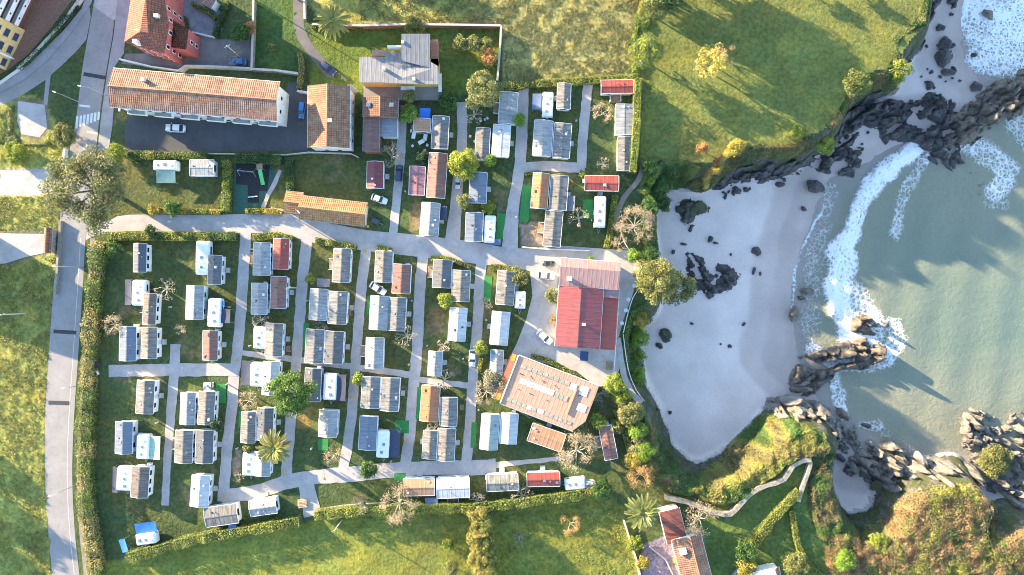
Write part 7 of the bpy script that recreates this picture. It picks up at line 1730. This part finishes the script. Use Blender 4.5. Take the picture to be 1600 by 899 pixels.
for s in (-1, 1): MB().add([(s * 0.38, 1.6, 1.95), (s * 0.38, -1.7, 0.45), (s * 0.38, -1.7, 0.2), (s * 0.38, 1.6, 1.7), (s * 0.43, 1.6, 1.95), (s * 0.43, -1.7, 0.45), (s * 0.43, -1.7, 0.2), (s * 0.43, 1.6, 1.7)], [(0, 1, 2, 3), (7, 6, 5, 4), (0, 4, 5, 1), (1, 5, 6, 2), (2, 6, 7, 3), (3, 7, 4, 0)]).build('side_rail', SG, th)
MB().box((0, 2.3, 1.8), (1.4, 1.4, 0.1)).build('platform', WOOD, th)
for sx in (-0.6, 0.6):
    for sy in (1.7, 2.9): MB().tube((sx, sy, 0), (sx, sy, 2.8), 0.06).build('post', WOOD, th)
x, y = P(388, 270); th = thing('swing_frame', 'metal swing frame at the top of the playground', 'swing', (x, y, 0), -math.radians(4))
MB().tube((-1.8, 0, 2.2), (1.8, 0, 2.2), 0.06).build('beam', GREY, th)
for s in (-1, 1):
    for d in (-1, 1): MB().tube((s * 1.8, 0, 2.2), (s * 1.9, d * 0.9, 0), 0.05).build('leg', GREY, th)
    MB().box((s * 0.8, 0, 0.5), (0.5, 0.22, 0.05)).build('seat', DARK, th); m = MB(); m.tube((s * 0.8 - 0.22, 0, 0.5), (s * 0.8 - 0.22, 0, 2.2), 0.015, n=4); m.tube((s * 0.8 + 0.22, 0, 0.5), (s * 0.8 + 0.22, 0, 2.2), 0.015, n=4); m.build('chain', GREY, th)
x, y = P(396, 308); th = thing('seesaw', 'small white seesaw on the black rubber patch', 'seesaw', (x, y, 0), 0.1)
MB().box((0, 0, 0.5), (2.2, 0.22, 0.08)).build('plank', WHITE, th); MB().box((0, 0, 0.23), (0.3, 0.4, 0.46)).build('pivot', GREY, th)
for s in (-1, 1): MB().tube((s * 0.8, -0.2, 0.75), (s * 0.8, 0.2, 0.75), 0.03).build('handle', GREY, th)
# ------------------------------------------------------------ tables, chairs and clutter
def table(px, py, w, l, a, label, round_=False, group='outdoor tables', mt=None):
    x, y = P(px, py); th = thing('outdoor_table', label, 'table', (x, y, 0.03), -math.radians(a), group); mt = mt or WHITE
    if round_:
        MB().tube((0, 0, 0.70), (0, 0, 0.75), w / 2, n=14).build('tabletop', mt, th); MB().tube((0, 0, 0), (0, 0, 0.70), 0.05).build('leg', GREY, th); MB().tube((0, 0, 0), (0, 0, 0.05), 0.3, n=10).build('base', GREY, th)
    else:
        MB().box((0, 0, 0.73), (w, l, 0.05)).build('tabletop', mt, th)
        for sx in (-1, 1):
            for sy in (-1, 1): MB().box((sx * (w / 2 - 0.08), sy * (l / 2 - 0.08), 0.35), (0.06, 0.06, 0.7)).build('leg', GREY, th)
def chair(px, py, a, label, group='white garden chairs'):
    x, y = P(px, py); th = thing('garden_chair', label, 'chair', (x, y, 0.03), -math.radians(a), group)
    MB().box((0, 0, 0.44), (0.5, 0.5, 0.05)).build('seat', WHITE, th); MB().box((0, 0.25, 0.72), (0.5, 0.05, 0.55)).build('backrest', WHITE, th)
    for sx in (-1, 1):
        for sy in (-1, 1): MB().box((sx * 0.21, sy * 0.21, 0.21), (0.05, 0.05, 0.42)).build('leg', WHITE, th)
        MB().box((sx * 0.24, 0.0, 0.64), (0.05, 0.45, 0.04)).build('armrest', WHITE, th)
for i, (px, py) in enumerate([(991, 420), (990, 447), (983, 403), (981, 468), (977, 485), (971, 505), (963, 490)]):
    table(px, py, 0.95, 0.95, 0, f'round pale terrace table, {ORD[i]} along the yard above the beach', True, 'round tables on the terrace', PALE)
for px, py, lab in [(647, 213, 'white folding table below the striped cabin'), (665, 216, 'white folding table right of the first below the cabin'), (659, 223, 'slanted white folding table below the cabin')]: table(px, py, 0.9, 1.5, 10 if 'slanted' not in lab else 60, lab, mt=WHITE)
CH = [(643, 206), (645, 229), (664, 236), (751, 190), (758, 188), (762, 186), (735, 214), (742, 222), (668, 228)]
for i, (px, py) in enumerate(CH): chair(px, py, i * 47, 'white plastic garden chair on the upper camp lawns')
for px, py, w, l, a, lab in [(300, 438, 0, 0, 0, ''), (640, 440, 0, 0, 0, ''), (345, 668, 0.9, 1.3, 10, 'wooden garden table beside the second lower column'), (452, 545, 1.0, 1.4, 0, 'brown wooden table right of the third column'), (547, 488, 0.9, 1.5, 0, 'wooden table right of plain grey mobile home'), (951, 571, 1.5, 2.0, 5, 'pallet table behind the restaurant'), (722, 636, 0.9, 1.2, 0, 'slatted table right of the sixth column')]:
    if w: table(px, py, w, l, a, lab, False, 'outdoor tables', WOOD)
x, y = P(587, 346); th = thing('utility_trailer', 'small black trailer below the white car', 'trailer', (x, y, 0.02), -math.radians(25))
MB().box((0, 0, 0.55), (1.9, 1.3, 0.45)).build('tub', DARK, th); MB().box((0, 0, 0.775), (1.7, 1.1, 0.02)).build('cover', plain('trailer_cover', (0.09, 0.09, 0.10), 0.8, 0.2), th)
for s in (-1, 1): MB().tube((0, s * 0.7, 0.3), (0, s * 0.85, 0.3), 0.28, n=10).build('wheel', TYRE, th)
MB().tube((0.9, 0, 0.4), (2.0, 0, 0.4), 0.05).build('drawbar', GREY, th)
x, y = P(473, 787); th = thing('timber_pile', 'stack of pale timber beside the lower gate', 'timber', (x, y, 0.03), -math.radians(-5))
for i in range(7):
    MB().box((random.uniform(-0.1, 0.1), -0.9 + i * 0.3, 0.12), (2.2, 0.2, 0.2)).build('plank', plain('pale_timber', (0.42, 0.33, 0.22), 0.85, 0.3), th)
    if i < 5: MB().box((random.uniform(-0.1, 0.1), -0.7 + i * 0.33, 0.322), (2.0, 0.2, 0.2)).build('plank', plain('pale_timber', (0.42, 0.33, 0.22)), th)
for px, py, lab in [(152, 583, 'grey wheelie bin beside the left hedge'), (155, 569, 'dark wheelie bin beside the left hedge')]:
    x, y = P(px, py); th = thing('wheelie_bin', lab, 'bin', (x, y, 0.02), 0.5, 'bins'); bm_ = WHITE if 'grey' in lab else DARK
    MB().box((0, 0, 0.55), (0.8, 1.0, 1.1), top=1.1).build('tub', bm_, th); MB().box((0, 0, 1.14), (0.95, 1.15, 0.08)).build('lid', DARK, th)

# ------------------------------------------------------------ painted plot markers, hook-up posts
YEP = plain('marker_yellow', (0.62, 0.36, 0.03), 0.7, 0.1)
for i, (px, py) in enumerate([(478, 385), (570, 393), (415, 313), (575, 354), (369, 563), (549, 620), (634, 690), (350, 778), (446, 737), (505, 747), (639, 570), (735, 660)]):
    x, y = P(px, py); m = MB().tube((0, 0, 0), (0, 0, 0.05), 0.32, n=12)
    tag(m.build('lane_marker', YEP, None, loc=(x, y, 0.09)), 'yellow round plot marker on the camp lanes', 'marker', 'yellow lane markers')
HP = [(395, 390), (392, 540), (400, 620), (482, 470), (486, 566), (548, 440), (566, 520), (575, 600), (644, 470), (668, 540), (662, 610), (724, 560), (760, 500), (748, 640), (268, 480), (285, 575), (247, 660), (360, 480), (356, 600), (816, 230), (900, 190), (806, 340), (724, 210), (712, 330), (634, 300), (918, 300), (690, 720), (612, 720), (488, 700), (372, 700)]
for px, py in HP:
    x, y = P(px, py); th = thing('hookup_post', 'slim white electric hook-up post at a pitch corner', 'post', (x, y, 0), 0.2, 'electric hook-up posts')
    MB().box((0, 0, 0.5), (0.22, 0.22, 1.0)).build('post', WHITE, th); MB().box((0, 0, 1.08), (0.4, 0.34, 0.16)).build('socket_box', GREY, th)
